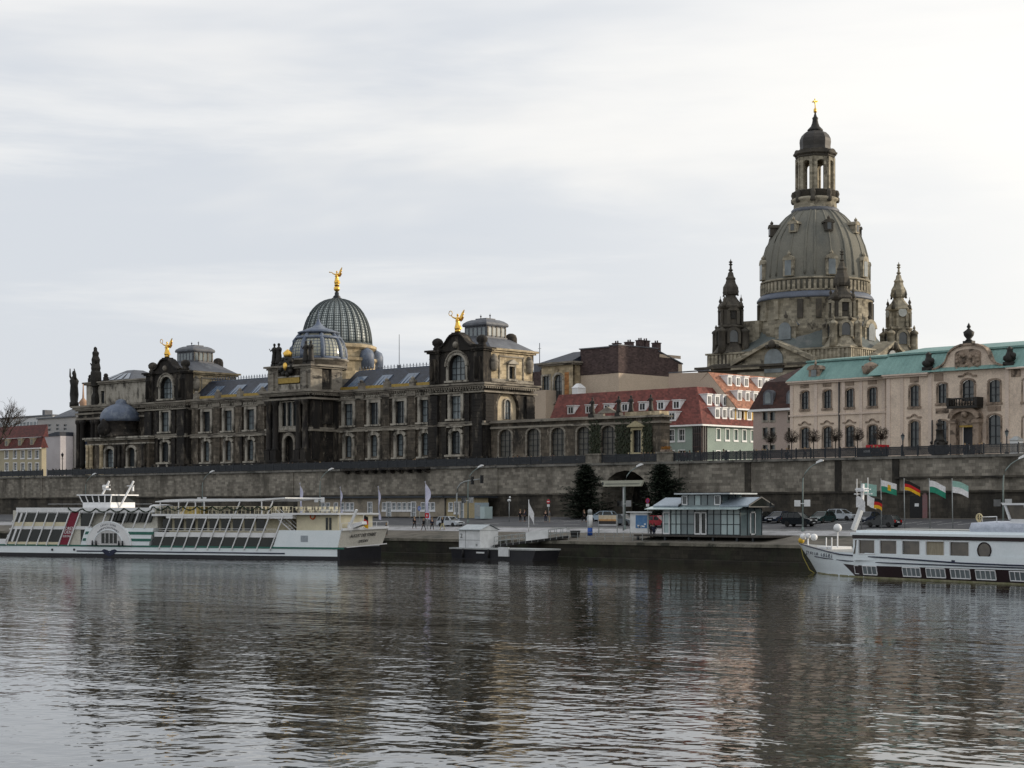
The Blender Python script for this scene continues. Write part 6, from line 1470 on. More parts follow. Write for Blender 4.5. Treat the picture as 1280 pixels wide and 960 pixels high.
    b = MB(); b.box(wins[4][1]+.3, wins[4][1]+9, yc-.02, yc+.01, 2.02, 2.06); b.box(wins[4][0]-.2, xr-rw/2-.2, yc-.02, yc+.01, 2.02, 2.06); b.build('trim_line', DECK, cb)
    # upper tarpaulined seats and wheelhouse
    xt = X(1219,-4); b = MB(); r = random.Random(8)
    g = []
    for i in range(13):
        x = xt+i*.62; g.append([(x+(0 if i else -.0), -4.6, 4.3), (x, -4.75, 4.7+r.uniform(-.05,.05)), (x, -4.5, 5.15+r.uniform(-.06,.06)), (x, -2, 5.3+r.uniform(-.06,.06)), (x, 2, 5.3+r.uniform(-.06,.06)), (x, 4.5, 5.1), (x, 4.6, 4.3)])
    loft(b, g, sm=True); b.build('tarpaulin_cover', TARP, T)
    b = MB(); q = X(1224,-3); M_ = Matrix.Translation((q,-3,5.65)) @ Matrix.Rotation(PI/2, 4, 'X'); b.M = M_; b.tube([(.33*math.cos(i*.524),.33*math.sin(i*.524),0) for i in range(13)], .07, 6); b.tube([(-.3,0,0),(.3,0,0)],.04,4); b.tube([(0,-.3,0),(0,.3,0)],.04,4); b.M = Matrix.Identity(4); b.bar((q,-3,5.0),(q,-3,5.4),.2); b.build('deck_wheel', mat('brass_cream', (.55,.47,.28), None, 2, rough=.5), T)
    b = MB(); 
    for p, q_ in ((1228,1246),): b.tube([(X(p,-3.4),-3.4,5.1),(X(p,-3.4),-3.4,5.7),(X(q_,-3.4),-3.4,5.75),(X(q_,-3.4),-3.4,5.1)], .045, 5)
    b.build('hand_rail', WHITE, T)
    xw = X(1262,-4); b = MB(); b.box(xw+.2, xw+7, -4.2, 4.2, 4.4, 5.55); wh = b.build('wheelhouse', WHITE, T)
    b = MB(); b.frustum((xw+.25,xw+7,-4.15,4.15), 5.552, (xw-.15,xw+7,-4.25,4.25), 6.75); b.build('wheelhouse_window', SALG, wh)
    b = MB(); b.box(xw-.4, xw+7.2, -4.5, 4.5, 6.75, 6.92)
    for i in range(4): b.bar((xw+.25+i*2.1,-4.22,5.5),(xw-.15+i*2.1,-4.3,6.75),.16)
    b.bar((xw+.25,-4.2,5.55),(xw-.2,-4.3,6.75),.2); b.build('wheelhouse_roof', WHITE, wh)
    # bow gear
    b = MB(); 
    for (px, py, rr) in ((1004,671,.34),(1010,670,.28),(1017.5,671.5,.36)): yy = 0; b.ball((X(px,yy),yy,Z(px,py,yy)), rr, 8)
    b.bar((X(997,0),0,Z(997,668.5,0)),(X(1018,0),0,Z(1018,668.8,0)),.12); b.bar((X(1010,0),0,2.6),(X(1010,0),0,3.7),.12); b.build('bow_fender', WHITE, T)
    b = MB(); b.ball((-2.3,-.1,3.2), .32, 8); b.build('mooring_winch', YELL, T)
    b = MB(); b.tube([(-2.5,-.1,3.0),(-1.6,-.5,1.6),(-.4,-.7,.3),(.4,-.6,-.1)], .04, 5); b.build('mooring_rope', ROPE, T)
    b = MB(); b.ball((X(1047,-2),-2,4.55), .42, 10); b.bar((X(1047,-2),-2,2.6),(X(1047,-2),-2,4.3),.1); b.build('radar_dome', WHITE, T)
    b = MB(); 
    for px in (1036, 1029): x = X(px,-2); b.bar((x,-1.6,2.4),(x,-1.6,3.6),.09)
    b.box(X(1026,-1),X(1044,-1),-1.5,1.2,2.4,2.7); b.build('bow_post', WHITE, T)
    # raked signal mast with flags
    p0 = Vector((X(1067,-1),-1,4.4)); p1 = Vector((X(1078,-1),-1,Z(1078,632,-1))); b = MB(); b.bar(p0, p1, .42); zt = Z(1078,610,-1); b.bar(p1, (p1.x+.1,-1,zt+.4), .2)
    for z, w in ((Z(1078,612,-1), 1.1), (Z(1078,617.5,-1), 1.3)): b.bar((p1.x-w*.75,-1,z), (p1.x+w,-1,z+.02), .1); b.bar((p1.x-.3,-1-w*.6,z), (p1.x-.3,-1+w*.6,z), .08)
    b.box(p1.x-.55,p1.x+.5,-1.35,-.65,zt-.35,zt+.0); b.bar((p1.x-.75,-1,zt-1.0),(p1.x-.75,-1,zt+.9),.05); b.bar((p1.x+.75,-1,zt-1.0),(p1.x+.75,-1,zt+1.0),.05); b.build('signal_mast', WHITE, T)
    flag(T, (p1.x-.7,-1.1,zt-.75), 1.25, 1.1, [F_WHITE], 'pennant', 0, 1, .45, amp=.2); flag(T, (p1.x-.35,-1.5,zt-.85), 1.3, 1.0, [F_WHITE], 'pennant', 10, 2, .5, amp=.22); flag(T, (p1.x+.75,-1.1,zt-.7), 1.2, 1.0, [F_WHITE], 'pennant', 0, 3, .4, amp=.15); flag(T, (p1.x+1.5,-1.1,zt-.95), 1.3, .95, [F_BLACK,F_RED,F_GOLD], 'ensign', 0, 5, .3)
    # bow name
    b = MB(); 
    s = 'gräfin cosel'; xs = X(1013.5); 
    for i, ch in enumerate(s):
        x = 1.6+i*.46; p = side_y(x, 2.2-.03*i); q = side_y(x+.3, 2.2-.03*i)
        letters(b, ch, Matrix.Translation((p[0],p[1]-.05,p[2]-.2)) @ Matrix.Rotation(math.atan2(q[1]-p[1], q[0]-p[0]), 4, 'Z') @ Matrix.Rotation(-.12, 4, 'X'), .85, 'CENTER')
    b.build('name_lettering', mat('grey_blue_letter', (.05,.06,.1), None, 1), h)
    b = MB(); b.box(X(1180), X(1182), yc-.1, yc, 1.66, 1.9); b.box(X(1190), X(1193.5), yc-.2, yc, 1.66, 1.9); b.build('fairlead', NAVY, h)
right_ship()
# ================================================================ along the quay
STEEL = mat('galvanised_steel', (.34,.36,.36), (.27,.29,.29), 2, rough=.45, metal=.3); POLE_G = mat('grey_green_pole', (.2,.25,.24), (.16,.2,.19), 2, rough=.5)
DKFRAME = mat('anthracite_frame', (.03,.037,.045), (.025,.03,.036), 1, rough=.5); BLUEGL = mat('blue_grey_glass', (.15,.2,.21), (.09,.125,.135), .4, rough=.12, spec=.7, fine=0); MILK = mat('milky_glass', (.42,.52,.52), (.34,.43,.44), .5, rough=.25, spec=.6, fine=0)
SIGNW = mat('sign_white', (.72,.74,.75), None, 1, rough=.5, fine=.02); SIGNR = mat('sign_red', (.5,.02,.03), None, 1, rough=.5); SIGNB = mat('sign_blue', (.03,.1,.4), None, 1, rough=.5); BLACKP = mat('black_plastic', (.015,.015,.016), None, 1, rough=.6)
ZQ = lambda px, py, y: HC+(YH-py)*W0.at(px, y)[1]/FPX
XQ = lambda px, y: W0.x(px, y)
# ---- long low ticket station against the wall
def station():
    y0 = 199.5; xa, xb, xc = XQ(372, y0), XQ(556, y0), XQ(592, y0); g = gz(y0)
    T = thing('ticket_station', 'long low beige station building with white windows against the terrace wall', 'building', (0, y0, 0))
    z0, z1 = g-.3, 8.15; ops = []; wl = []; dl = []
    for px in (404,410,420,428,434.5,440,480.5,492.5,499,505.5,512,529,535,541): wl.append(XQ(px, y0))
    for px in (462.5, 486, 517): dl.append(XQ(px, y0))
    ops = [(x,.85,z0+1.6,z0+2.7,0) for x in wl]+[(x,1.0,z0+.3,z0+2.8,0) for x in dl]
    b = MB(); b.wall(xa, xb, z0, z1, ops, 0, .2); b.M = side(xb); b.wall(0,4,z0,z1); b.M = Matrix.Identity(4); b.poly([(xa,0,z0),(xa,4,z0),(xa,4,z1),(xa,0,z1)])
    w = b.build('station_wall', mat('station_beige', (.33,.29,.23), (.27,.235,.185), .4, rough=.9, spots=(.18,.16,.13), spot_scale=.3), T)
    b = MB(); b.wall(xb+.05, xc, z0, z1-.05, [(xb+1.2,.9,z0+1.6,z0+2.7,0),(xb+2.5,.9,z0+1.2,z0+2.8,0),(xb+3.7,.8,z0+.3,z0+2.8,0)], .2, .2); b.M = side(xc,.2); b.wall(0,3,z0,z1-.05); b.build('annex_wall', mat('annex_yellow', (.42,.35,.22), (.36,.3,.18), .4), T)
    b = MB(); b.box(xa-.5, xb+.2, -.7, 4.9, z1, z1+.28); b.box(xb+.21, xc+.5, -.5, 4.9, z1-.04, z1+.2); b.build('flat_roof', DKFRAME, T)
    b = MB(); b.box(xa, xb, -.06, .02, z0, z0+.5); b.build('wall_base', ST_DARK, T)
    WS = mat('station_glass', (.3,.34,.36), (.2,.23,.25), .6, rough=.2)
    for i, x in enumerate(wl): window(T, x, z0+1.6, .85, 1.1, 0, 0, sw=.12, proud=.05, nx=1, nz=2, t=.2, m_s=WHITE, m_f=WHITE, m_g=WS)
    for x in dl: window(T, x, z0+.3, 1.0, 2.5, 0, 0, sw=.14, proud=.05, sill=False, nx=2, nz=3, t=.2, m_s=WHITE, m_f=WHITE, m_g=WS)
    for q, za, h in ((1.2,1.6,1.1),(2.5,1.2,1.6),(3.7,.3,2.5)): window(T, xb+q, z0+za, .85, h, 0, .2, sw=.1, proud=.05, nx=1, nz=2, t=.2, m_s=WHITE, m_f=WHITE, m_g=GLASS if q == 2.5 else WS)
    b = MB(); b.tube([(xb+.1,-.05,z0),(xb+.1,-.05,z1)], .08, 6); b.build('downpipe', DKFRAME, T)
station()
# ---- glass kiosk on its deck
def kiosk():
    y0 = 173.4; X = lambda px, y=y0: XQ(px, y); Z = lambda px, py, y=y0: ZQ(px, py, y)
    T = thing('glass_pavilion', 'two-level glass and steel ticket pavilion on a timber deck by the river', 'pavilion', (0, 0, 0))
    zb = Z(860, 668.5); xl, xr = X(828), X(925); ze = Z(860, 636.5); d = 4.2
    b = MB(); b.box(X(803), X(966), y0-1.6, y0+d+1.2, zb-.22, zb-.01); b.build('deck', mat('dark_decking', (.07,.065,.06), (.05,.045,.04), 1, rough=.85), T)
    b = MB()
    for px in (806, 840, 870, 900, 930, 950): x = X(px); b.box(x-.12, x+.12, y0-1.4, y0-1.15, gz(y0)-1.2, zb-.2)
    b.build('deck_post', DKFRAME, T)
    b = MB(); b.box(xl, xr, y0+.08, y0+d, zb, ze+.5); core = b.build('glass_core', BLUEGL, T)
    # glazing panels, white doors, frames
    edges = [828,838.5,845,851,859,868,884,892,901,909,917,925]; kinds = [0,1,1,2,2,3,2,2,1,1,1]
    for p, q, k in zip(edges, edges[1:], kinds):
        b = MB(); b.box(X(p)+.04, X(q)-.04, y0+.02, y0+.06, zb+.1, ze-.15); b.build('glass_panel', [MILK, MILK, BLUEGL, DKGLASS][k], core)
    b = MB()
    for p in edges: b.box(X(p)-.045, X(p)+.045, y0-.05, y0+.05, zb, ze+.1)
    for z in (zb+.05, zb+1.3, ze-.6, ze): b.box(xl, xr, y0-.04, y0+.045, z-.04, z+.04)
    for q in (.0, 1.4, 2.8, 4.2): b.box(xr-.0, xr+.06, y0+q-.05, y0+q+.05, zb, ze+.4)
    b.box(xr, xr+.05, y0, y0+d, ze, ze+.1); b.build('steel_frame', DKFRAME, core)
    for p, q in ((829,837.5),(868.5,876),(876.4,883.5)):
        b = MB(); xa, xb_ = X(p), X(q)
        for (a, c) in ((xa,xa+.14),(xb_-.14,xb_)): b.box(a, c, y0-.09, y0-.01, zb+.05, ze-.35)
        b.box(xa, xb_, y0-.085, y0-.015, zb+.05, zb+.2); b.box(xa, xb_, y0-.085, y0-.015, ze-.5, ze-.35); b.build('door_frame', WHITE, core)
    b = MB(); b.M = side(xr+.02, y0)
    for a in (1.9, 2.8): b.box(a, a+.13, -.06, .05, zb+.05, ze-.3)
    b.box(1.9,2.93,-.06,.05,zb+.05,zb+.2); b.box(1.9,2.93,-.06,.05,ze-.45,ze-.3); b.build('door_frame', WHITE, core)
    # glass awning, sloping metal roofs, upper storey
    b = MB(); b.prism([(y0-1.3,ze-.05),(y0+.1,ze+.28),(y0+.1,ze+.34),(y0-1.3,ze+.02)], X(814), X(930), 'x'); b.build('glass_awning', MILK, T)
    b = MB(); 
    for p in (814,836,851,868,884,901,917,930): b.prism([(y0-1.32,ze-.12),(y0+.1,ze+.2),(y0+.1,ze+.27),(y0-1.32,ze-.05)], X(p)-.05, X(p)+.05, 'x')
    b.build('awning_bracket', DKFRAME, T)
    zl, zt = ze+.5, Z(835, 624.5, y0+1.6)
    for a, c in ((818, 850), (901, 938)):
        b = MB(); b.prism([(y0-.3,zl-.05),(y0+d/2,zt+.25),(y0+d+.4,zl-.05),(y0+d+.4,zl-.2),(y0-.3,zl-.2)], X(a), X(c), 'x'); b.build('metal_roof', mat('grey_blue_sheet', (.3,.36,.42), (.25,.3,.35), .5, rough=.4, metal=.3), T)
        b = MB(); x = X(c); b.prism([(y0-.25,zl-.16),(y0+d/2,zt+.18),(y0+d+.35,zl-.16)], x+.003, x+.04, 'x'); b.build('gable_panel', DKGLASS, T)
        b = MB(); b.box(x-.02, x+.05, y0-.35, y0+d+.4, zl-.28, zl-.15); b.bar((x,y0-.3,zl-.05),(x,y0+d/2,zt+.25),.14); b.bar((x,y0+d+.4,zl-.05),(x,y0+d/2,zt+.25),.14); b.build('roof_verge', DKFRAME, T)
    ua, ub = X(850.5), X(901); zu = Z(875, 618)
    b = MB(); b.box(ua, ub, y0+.3, y0+d-.2, zl-.2, zu); up = b.build('upper_room', BLUEGL, T)
    for p, q, k in ((851,858,0),(858.5,866.5,2),(867,874,1),(875,882.5,2),(883,891,2),(891.5,899.5,0)):
        b = MB(); b.box(X(p), X(q), y0+.24, y0+.28, zl, zu-.15); b.build('glass_panel', [GLASS,MILK,BLUEGL][k], up)
        if k == 0:
            b = MB(); xa, xb_ = X(p), X(q)
            for (a, c) in ((xa,xa+.13),(xb_-.13,xb_)): b.box(a, c, y0+.17, y0+.25, zl, zu-.1)
            b.box(xa, xb_, y0+.175, y0+.245, zl, zl+.13); b.box(xa, xb_, y0+.175, y0+.245, zu-.23, zu-.1); b.build('window_frame', WHITE, up)
    b = MB()
    for p in (850.5,858.3,866.8,874.5,882.8,891.2,900.5): b.box(X(p)-.05, X(p)+.05, y0+.2, y0+.3, zl-.1, zu)
    for q in (1.5, 2.8): b.box(ub-.02, ub+.06, y0+q-.05, y0+q+.05, zl, zu)
    b.box(ua, ub+.05, y0+.18, y0+.32, zu-.1, zu); b.build('steel_frame', DKFRAME, up)
    b = MB(); b.box(X(847), X(917), y0-.7, y0+d+.4, zu+.0, zu+.16); b.build('flat_roof', mat('pale_roof_sheet', (.5,.55,.58), None, 1, rough=.4), up)
kiosk()
# ---- street lamps
def lamp_mesh():
    t = thing('street_lamp', 'x', 'street lamp', group='curved street lamps along the quay road')
    b = MB(); H = 7.4
    P_ = [(0,0,0),(0,0,5.6),(.05,0,6.3),(.3,0,7.0),(.8,0,7.6),(1.4,0,8.0),(1.9,0,8.2)]
    b.tube(P_, [.11,.085,.075,.065,.06,.055,.05], 8); b.lathe([(.2,0),(.2,.1),(.13,.5),(.11,.55)], (0,0,0), 8); b.build('pole', POLE_G, t)
    b = MB(); b.prism([(1.6,8.1),(2.5,8.42),(2.55,8.55),(2.2,8.62),(1.7,8.36)], -.17, .17); h = b.build('lamp_head', WHITE, t)
    b = MB(); b.prism([(1.75,8.12),(2.45,8.36),(2.43,8.41),(1.72,8.18)], -.13, .13); b.build('lamp_lens', GLASS_PALE, h)
    return t
L0 = lamp_mesh()
first = True
for px, yy, lab, sc_ in ((1003.5,180.6,'curved street lamp with two white plates before the retaining wall, left of the small flags',1),(1254,180.6,'curved street lamp standing behind the wheelhouse of the white cabin ship',1),(781,180.6,'curved street lamp rising through the long beige sign',1.0),(585,187.,'curved street lamp behind the signal arm, right of the ticket station',1),(400,191.,'curved street lamp behind the stern deck of the striped ship',1),(253,195.,'curved street lamp showing over the canopy of the striped ship',1),(107,197.,'curved street lamp behind the wheelhouse of the striped ship',1)):
    x, D = W0.at(px, yy); o = L0 if first else dup(L0); first = False
    o.location = (x, yy, gz(yy)); o['label'] = lab; o.rotation_euler = (0, 0, R(20)); 
    if px in (1003.5, 1254, 781, 585):
        b = MB(); b.box(-1.0,-.25,-.16,-.12,3.0,3.75); b.box(.2,.95,-.16,-.12,3.0,3.8); b.box(-.3,.3,-.14,-.1,3.3,3.4); b.build('plate', SIGNW, o)
# ---- traffic signal arm
yy = 183.; x, D = W0.at(571, yy); T = thing('traffic_signal', 'grey curved mast arm carrying two black traffic signals over the road', 'traffic light', (x, yy, gz(yy)))
b = MB(); b.tube([(0,0,0),(0,0,4.6),(.2,0,5.5),(.8,0,6.1),(1.7,0,6.4),(5.1,0,6.75)], [.14,.12,.11,.1,.09,.07], 8); b.build('mast_arm', STEEL, T)
for q, z in ((3.3,6.6),(5.25,6.75)):
    b = MB(); b.box(q-.2,q+.2,-.2,.12,z-.65,z+.5); s = b.build('signal_head', BLACKP, T); b = MB()
    for k in range(3): b.lathe([(.13,0),(.16,-.12)], (q,-.2,z-.4+k*.36), 8, sm=False) if False else b.box(q-.12,q+.12,-.26,-.2,z-.5+k*.36,z-.28+k*.36)
    b.build('signal_lens', DKGLASS, s)
# ---- long beige sign on its mast (the lamp's pole passes it)
yy = 179.6; xa, xb = XQ(754, yy), XQ(804, yy); zt, zb = ZQ(781,600.5,yy), ZQ(781,608,yy); xm = XQ(779.3, yy)
T = thing('direction_sign', 'long beige destination board on a slim post above the quay', 'sign', (0, yy, 0))
b = MB(); b.prism([(xa-.4,zt),(xb+.2,zt),(xb-.1,zt-.45),(xb-.3,zb),(xa+.1,zb),(xa,zt-.4)], -.15, .15); s = b.build('board', mat('sign_beige', (.42,.42,.34), (.37,.37,.3), 1, rough=.6), T)
b = MB(); b.prism([(xa+.5,zb+.28),(xb-.5,zb+.28),(xb-.5,zb+.36),(xa+.5,zb+.36)], -.17, -.155); b.box(xa-.05,xa+.2,-.17,-.155,zb+.2,zb+.6); b.build('board_line', DKFRAME, s)
b = MB(); b.tube([(xm,0,gz(yy)),(xm,0,zb+.1)], .1, 8); b.build('post', STEEL, T)
# ---- info boards, ticket column, bins
def info_board(name, label, px0, px1, py0, py1, yy, frame_m, art):
    xa, xb = XQ(px0, yy), XQ(px1, yy); zt, zb = ZQ(px0,py0,yy), ZQ(px0,py1,yy); g = gz(yy)
    T = thing(name, label, 'notice board', (0, yy, 0)); b = MB()
    for x in (xa, xb): b.box(x-.05, x+.05, -.05, .05, g, zt+.1)
    b.build('post', STEEL, T); b = MB(); b.box(xa+.06, xb-.06, -.1, .1, zb, zt); p = b.build('panel', frame_m, T); art(p, xa+.06, xb-.06, zb, zt)
def sunset(p, xa, xb, zb, zt):
    hgt = zt-zb
    for i, (a, c, m) in enumerate(((.62,1,(.6,.5,.36)),(.45,.62,(.55,.3,.12)),(.15,.45,(.035,.03,.03)),(0,.15,(.5,.5,.52)))):
        b = MB(); b.box(xa+.03, xb-.03, -.115, -.102, zb+a*hgt, zb+c*hgt-.003); b.build('poster', mat('poster_tone_%s' % 'abcd'[i], m, tuple(q*.8 for q in m), 2, rough=.5), p)
info_board('notice_board', 'notice board with a picture of a dusk sky, left of the lamp', 748.5, 771.5, 644, 657, 176.0, SIGNW, sunset)
def blue_poster(p, xa, xb, zb, zt):
    b = MB(); b.box(xa+(xb-xa)*.32, xb-.05, -.13, -.102, zb+.5, zt-.3); o = b.build('poster', mat('blue_poster', (.05,.16,.36), (.1,.22,.4), 2, rough=.4), p)
    b = MB(); r = random.Random(4)
    for i in range(7): x = xa+(xb-xa)*r.uniform(.45,.9); z = zb+r.uniform(.6,1.1); b.box(x-.15, x+.15, -.145, -.131, z-.08, z+.1)
    b.build('poster_boat', SIGNW, p); b = MB(); b.box(xa-.35, xb+.25, -.5, .5, zt+.02, zt+.16); b.build('small_roof', SIGNW, p)
info_board('notice_board', 'roofed notice board with a bright blue poster beside the glass pavilion', 788, 810.5, 641, 665, 174.6, SIGNW, blue_poster)
yy = 175.5; x = XQ(737.5, yy); g = gz(yy); T = thing('ticket_column', 'slim white and blue round column with a grey head', 'column', (x, yy, g))
b = MB(); b.lathe([(.33,0),(.33,1.0)], (0,0,0), 14); b.build('base', SIGNB, T); b = MB(); b.lathe([(.34,1.0),(.34,2.65)], (0,0,0), 14); b.build('body', SIGNW, T); b = MB(); b.lathe([(.3,2.66),(.3,3.25),(.2,3.35),(0,3.4)], (0,0,0), 14); b.box(-.04,.04,-.37,-.34,1.0,2.6); b.build('head', STEEL, T)
yy = 173.5; x = XQ(719, yy); b = MB(); b.frustum((-.4,.4,-.35,.35), 0, (-.48,.48,-.42,.42), .8); b.box(-.52,.52,-.46,.46,.8,.88); o = b.build('litter_box', BLACKP, None, (x, yy, gz(yy))); tag(o, 'black box bin by the top of the gangway', 'bin')
yy = 196.; x = XQ(600, yy); g = gz(yy); T = thing('container', 'blue grey container with two panels right of the ticket station', 'container', (x, yy, g))
b = MB(); b.box(-1.2,.3,0,1.6,.15,2.6); b.build('body', mat('container_blue', (.28,.34,.38), (.23,.28,.32), 1, rough=.5), T); b = MB(); b.box(.32,1.3,-.3,1.4,.15,2.0); b.build('cabinet', MILK, T)
b = MB(); b.box(-1.0,.1,-.04,.0,.5,2.3); b.build('door', STEEL, T)
# ---- road signs
def disc_sign(name, label, px, yy, py, kind):
    x = XQ(px, yy); g = gz(yy); z = ZQ(px, py, yy)-g; T = thing(name, label, 'road sign', (x, yy, g))
    b = MB(); b.tube([(0,.06,0),(0,.06,z+.35)], .04, 6); b.build('post', STEEL, T)
    b = MB(); b.prism([(.34*math.cos(i*PI/10), z+.34*math.sin(i*PI/10)) for i in range(20)], -.02, .01); d = b.build('disc', {'no_entry': SIGNR, 'no_stop': SIGNR, 'walk': SIGNB}[kind], T)
    b = MB()
    if kind == 'no_entry': b.box(-.24,.24,-.035,-.021,z-.07,z+.07)
    elif kind == 'no_stop': b.prism([(.24*math.cos(i*PI/10), z+.24*math.sin(i*PI/10)) for i in range(20)], -.03, -.021)
    else: b.box(-.06,.06,-.035,-.021,z-.2,z+.1); b.ball((0,-.03,z+.18), .06, 6)
    b.build('disc_mark', SIGNB if kind == 'no_stop' else SIGNW, d)
    if kind == 'no_stop':
        b = MB(); b.bar((-.2,-.04,z+.2),(.2,-.04,z-.2),.06); b.bar((-.2,-.04,z-.2),(.2,-.04,z+.2),.06); b.build('red_cross', SIGNR, d)
    if kind != 'walk': b = MB(); b.box(-.25,.25,-.02,.01,z-.75,z-.4); b.build('plate', SIGNW, T)
    return T
disc_sign('road_sign', 'red no entry sign with white plate below, left of the dark fir', 685.5, 195., 627, 'no_entry')
disc_sign('road_sign', 'round blue and red no stopping sign beside the glass pavilion', 809.5, 182., 626, 'no_stop')
disc_sign('road_sign', 'round blue footpath sign before the ticket station', 524, 181.5, 635.5, 'walk')
yy = 190.; x = XQ(636.5, yy); T = thing('surveillance_post', 'slim grey post with a small white round head against the wall', 'post', (x, yy, gz(yy))); b = MB(); b.tube([(0,0,0),(0,0,3.1)], .06, 6); b.build('post', STEEL, T); b = MB(); b.ball((0,0,3.2), .28, 8, .8); b.ball((.15,0,3.65), .16, 6); b.build('head', SIGNW, T)
yy = 179.; x = XQ(534, yy); T = thing('parking_sign', 'small red panel on a short post left of the silver estate car', 'sign', (x, yy, gz(yy))); b = MB(); b.tube([(0,0,0),(0,0,2.2)], .05, 6); b.build('post', STEEL, T); b = MB(); b.box(-.4,.4,-.06,.0,1.6,2.35); p = b.build('panel', SIGNR, T); b = MB(); b.prism([(-.18,1.85),(.18,1.85),(0,2.15)], -.08, -.062); b.build('panel_mark', SIGNW, p)
# ---- landing stage: barge, cabin, gangway
def landing():
    yy = 163.0; X = lambda px, y=yy: XQ(px, y); Z = lambda px, py, y=yy: ZQ(px, py, y)
    T = thing('landing_barge', 'black landing barge moored below the quay', 'barge', (0, 0, 0))
    b = MB(); b.prism([(X(574),-.6),(X(672),-.6),(X(678),1.25),(X(572),1.25)], yy-1.2, yy+3.2); b.build('hull', HULLB, T); zd = 1.25
    b = MB(); b.box(X(571), X(678), yy-1.35, yy+3.3, zd+.003, zd+.18); b.build('deck_edge', mat('pale_deck_edge', (.4,.42,.42), None, 1), T)
    b = MB(); b.box(X(633), X(645.5), yy-1.45, yy-1.21, .45, zd+.35); b.build('white_panel', SIGNW, T)
    b = MB(); 
    for px in (588, 620): x = X(px); b.tube([(x,yy-1.3,.2),(x,yy-1.3,1.3)], .16, 6)
    b.build('fender', BLACKP, T); b = MB(); b.box(X(604),X(614),yy-1.24,yy-1.202,.75,.95); b.build('name_strip', SIGNW, T)
    C_ = thing('landing_cabin', 'small white gabled cabin marked with a 2, on the black landing barge', 'cabin', (X(578), yy-.6, zd+.18))
    L = X(604.5)-X(578); d = 3.2; ze = Z(590, 662)-zd-.18; zr = ze+.55
    b = MB(); b.box(0, L, 0, d, 0, ze); b.prism([(0,ze+.001),(d,ze+.001),(d/2,zr)], 0, L, 'x'); cb = b.build('cabin_wall', SIGNW, C_)
    b = MB()
    for i in range(int(d/.5)): 
        pass
    b.bar((-.15,-.15,ze-.02),(L+.15,-.15,ze-.02),.1); b.poly([(-.2,-.25,ze-.05),(L+.2,-.25,ze-.05),(L+.2,d/2,zr+.1),(-.2,d/2,zr+.1)]); b.poly([(-.2,d+.25,ze-.05),(L+.2,d+.25,ze-.05),(L+.2,d/2,zr+.1),(-.2,d/2,zr+.1)]); b.build('cabin_roof', mat('pale_blue_roof', (.42,.46,.48), (.36,.4,.42), .8, rough=.6), C_)
    b = MB(); letters(b, '2', Matrix.Translation((.45,-.02,ze-1.05)), .8); b.build('number', DKFRAME, cb)
    b = MB(); b.box(L+.0, L+.03, .2, d-.2, ze-.12, ze-.08); b.box(0,L,-.02,.0,.95,1.0); b.box(1.2,1.26,-.03,0,.0,ze); b.box(L-.8,L-.5,-.04,0,.2,.5); b.build('cabin_trim', STEEL, cb)
    G = thing('gangway', 'dark sloping gangway with white rail panel between barge and quay', 'gangway', (0, 0, 0))
    p0, p1 = Vector((X(617, yy+1.5), yy+1.5, zd+.25)), Vector((XQ(710, 172.), 172., gz(172)+.15)); dx = p1-p0; dn = Vector((-dx.y, dx.x, 0)).normalized()*.85
    b = MB(); P_ = [p0-dn, p1-dn, p1+dn, p0+dn]; dz = Vector((0,0,.28)); bb = b.pts(P_+[q+dz for q in P_]); b.idx(bb, [(0,1,2,3),(4,5,6,7),(0,1,5,4),(1,2,6,5),(2,3,7,6),(3,0,4,7)]); b.build('walkway', BLACKP, G)
    b = MB()
    for s in (-1, 1):
        for i in range(13):
            q = p0.lerp(p1, i/12)+dn*s; b.bar(q, q+Vector((0,0,1.3)), .06)
        for h in (.75, 1.3): b.bar(p0+dn*s+Vector((0,0,h)), p1+dn*s+Vector((0,0,h)), .06)
    b.build('handrail', STEEL, G)
    b = MB(); a, c = p0.lerp(p1, .42)-dn*1.07, p0.lerp(p1, .72)-dn*1.07; bb = b.pts([a+Vector((0,0,.3)), c+Vector((0,0,.3)), c+Vector((0,0,1.4)), a+Vector((0,0,1.4))]); b.idx(bb, [(0,1,2,3)]); a2 = -dn*.05; bb = b.pts([a+a2+Vector((0,0,.3)), c+a2+Vector((0,0,.3)), c+a2+Vector((0,0,1.4)), a+a2+Vector((0,0,1.4))]); b.idx(bb, [(0,1,2,3)]); b.build('white_panel', SIGNW, G)
    x = XQ(661, 171.5); T2 = thing('flagpole', 'white flagpole with drooping white flag above the gangway', 'flagpole', (x, 171.5, gz(171.5)))
    H = ZQ(661, 624.5, 171.5)-gz(171.5); b = MB(); b.tube([(0,0,0),(0,0,H)], [.07,.04], 6); b.build('pole', WHITE, T2); flag(T2, (.05,0,H-.5), .85, 1.5, [F_WHITE], 'flag', 0, 9, .9)
landing()
# quay-edge rail posts
T = thing('quay_railing', 'thin low steel railing along the quay before the notice boards', 'railing', (0, 0, 0)); b = MB(); yy = 171.2; xa, xb = XQ(700, yy), XQ(803, yy); g = gz(yy)
for h in (.5, 1.0): b.bar((xa,yy,g+h),(xb,yy,g+h),.04)
b.build('rail', STEEL, T); b = MB()
for i in range(10): x = xa+(xb-xa)*i/9; b.bar((x,yy,g),(x,yy,g+1.02),.06)
b.build('standard', STEEL, T)
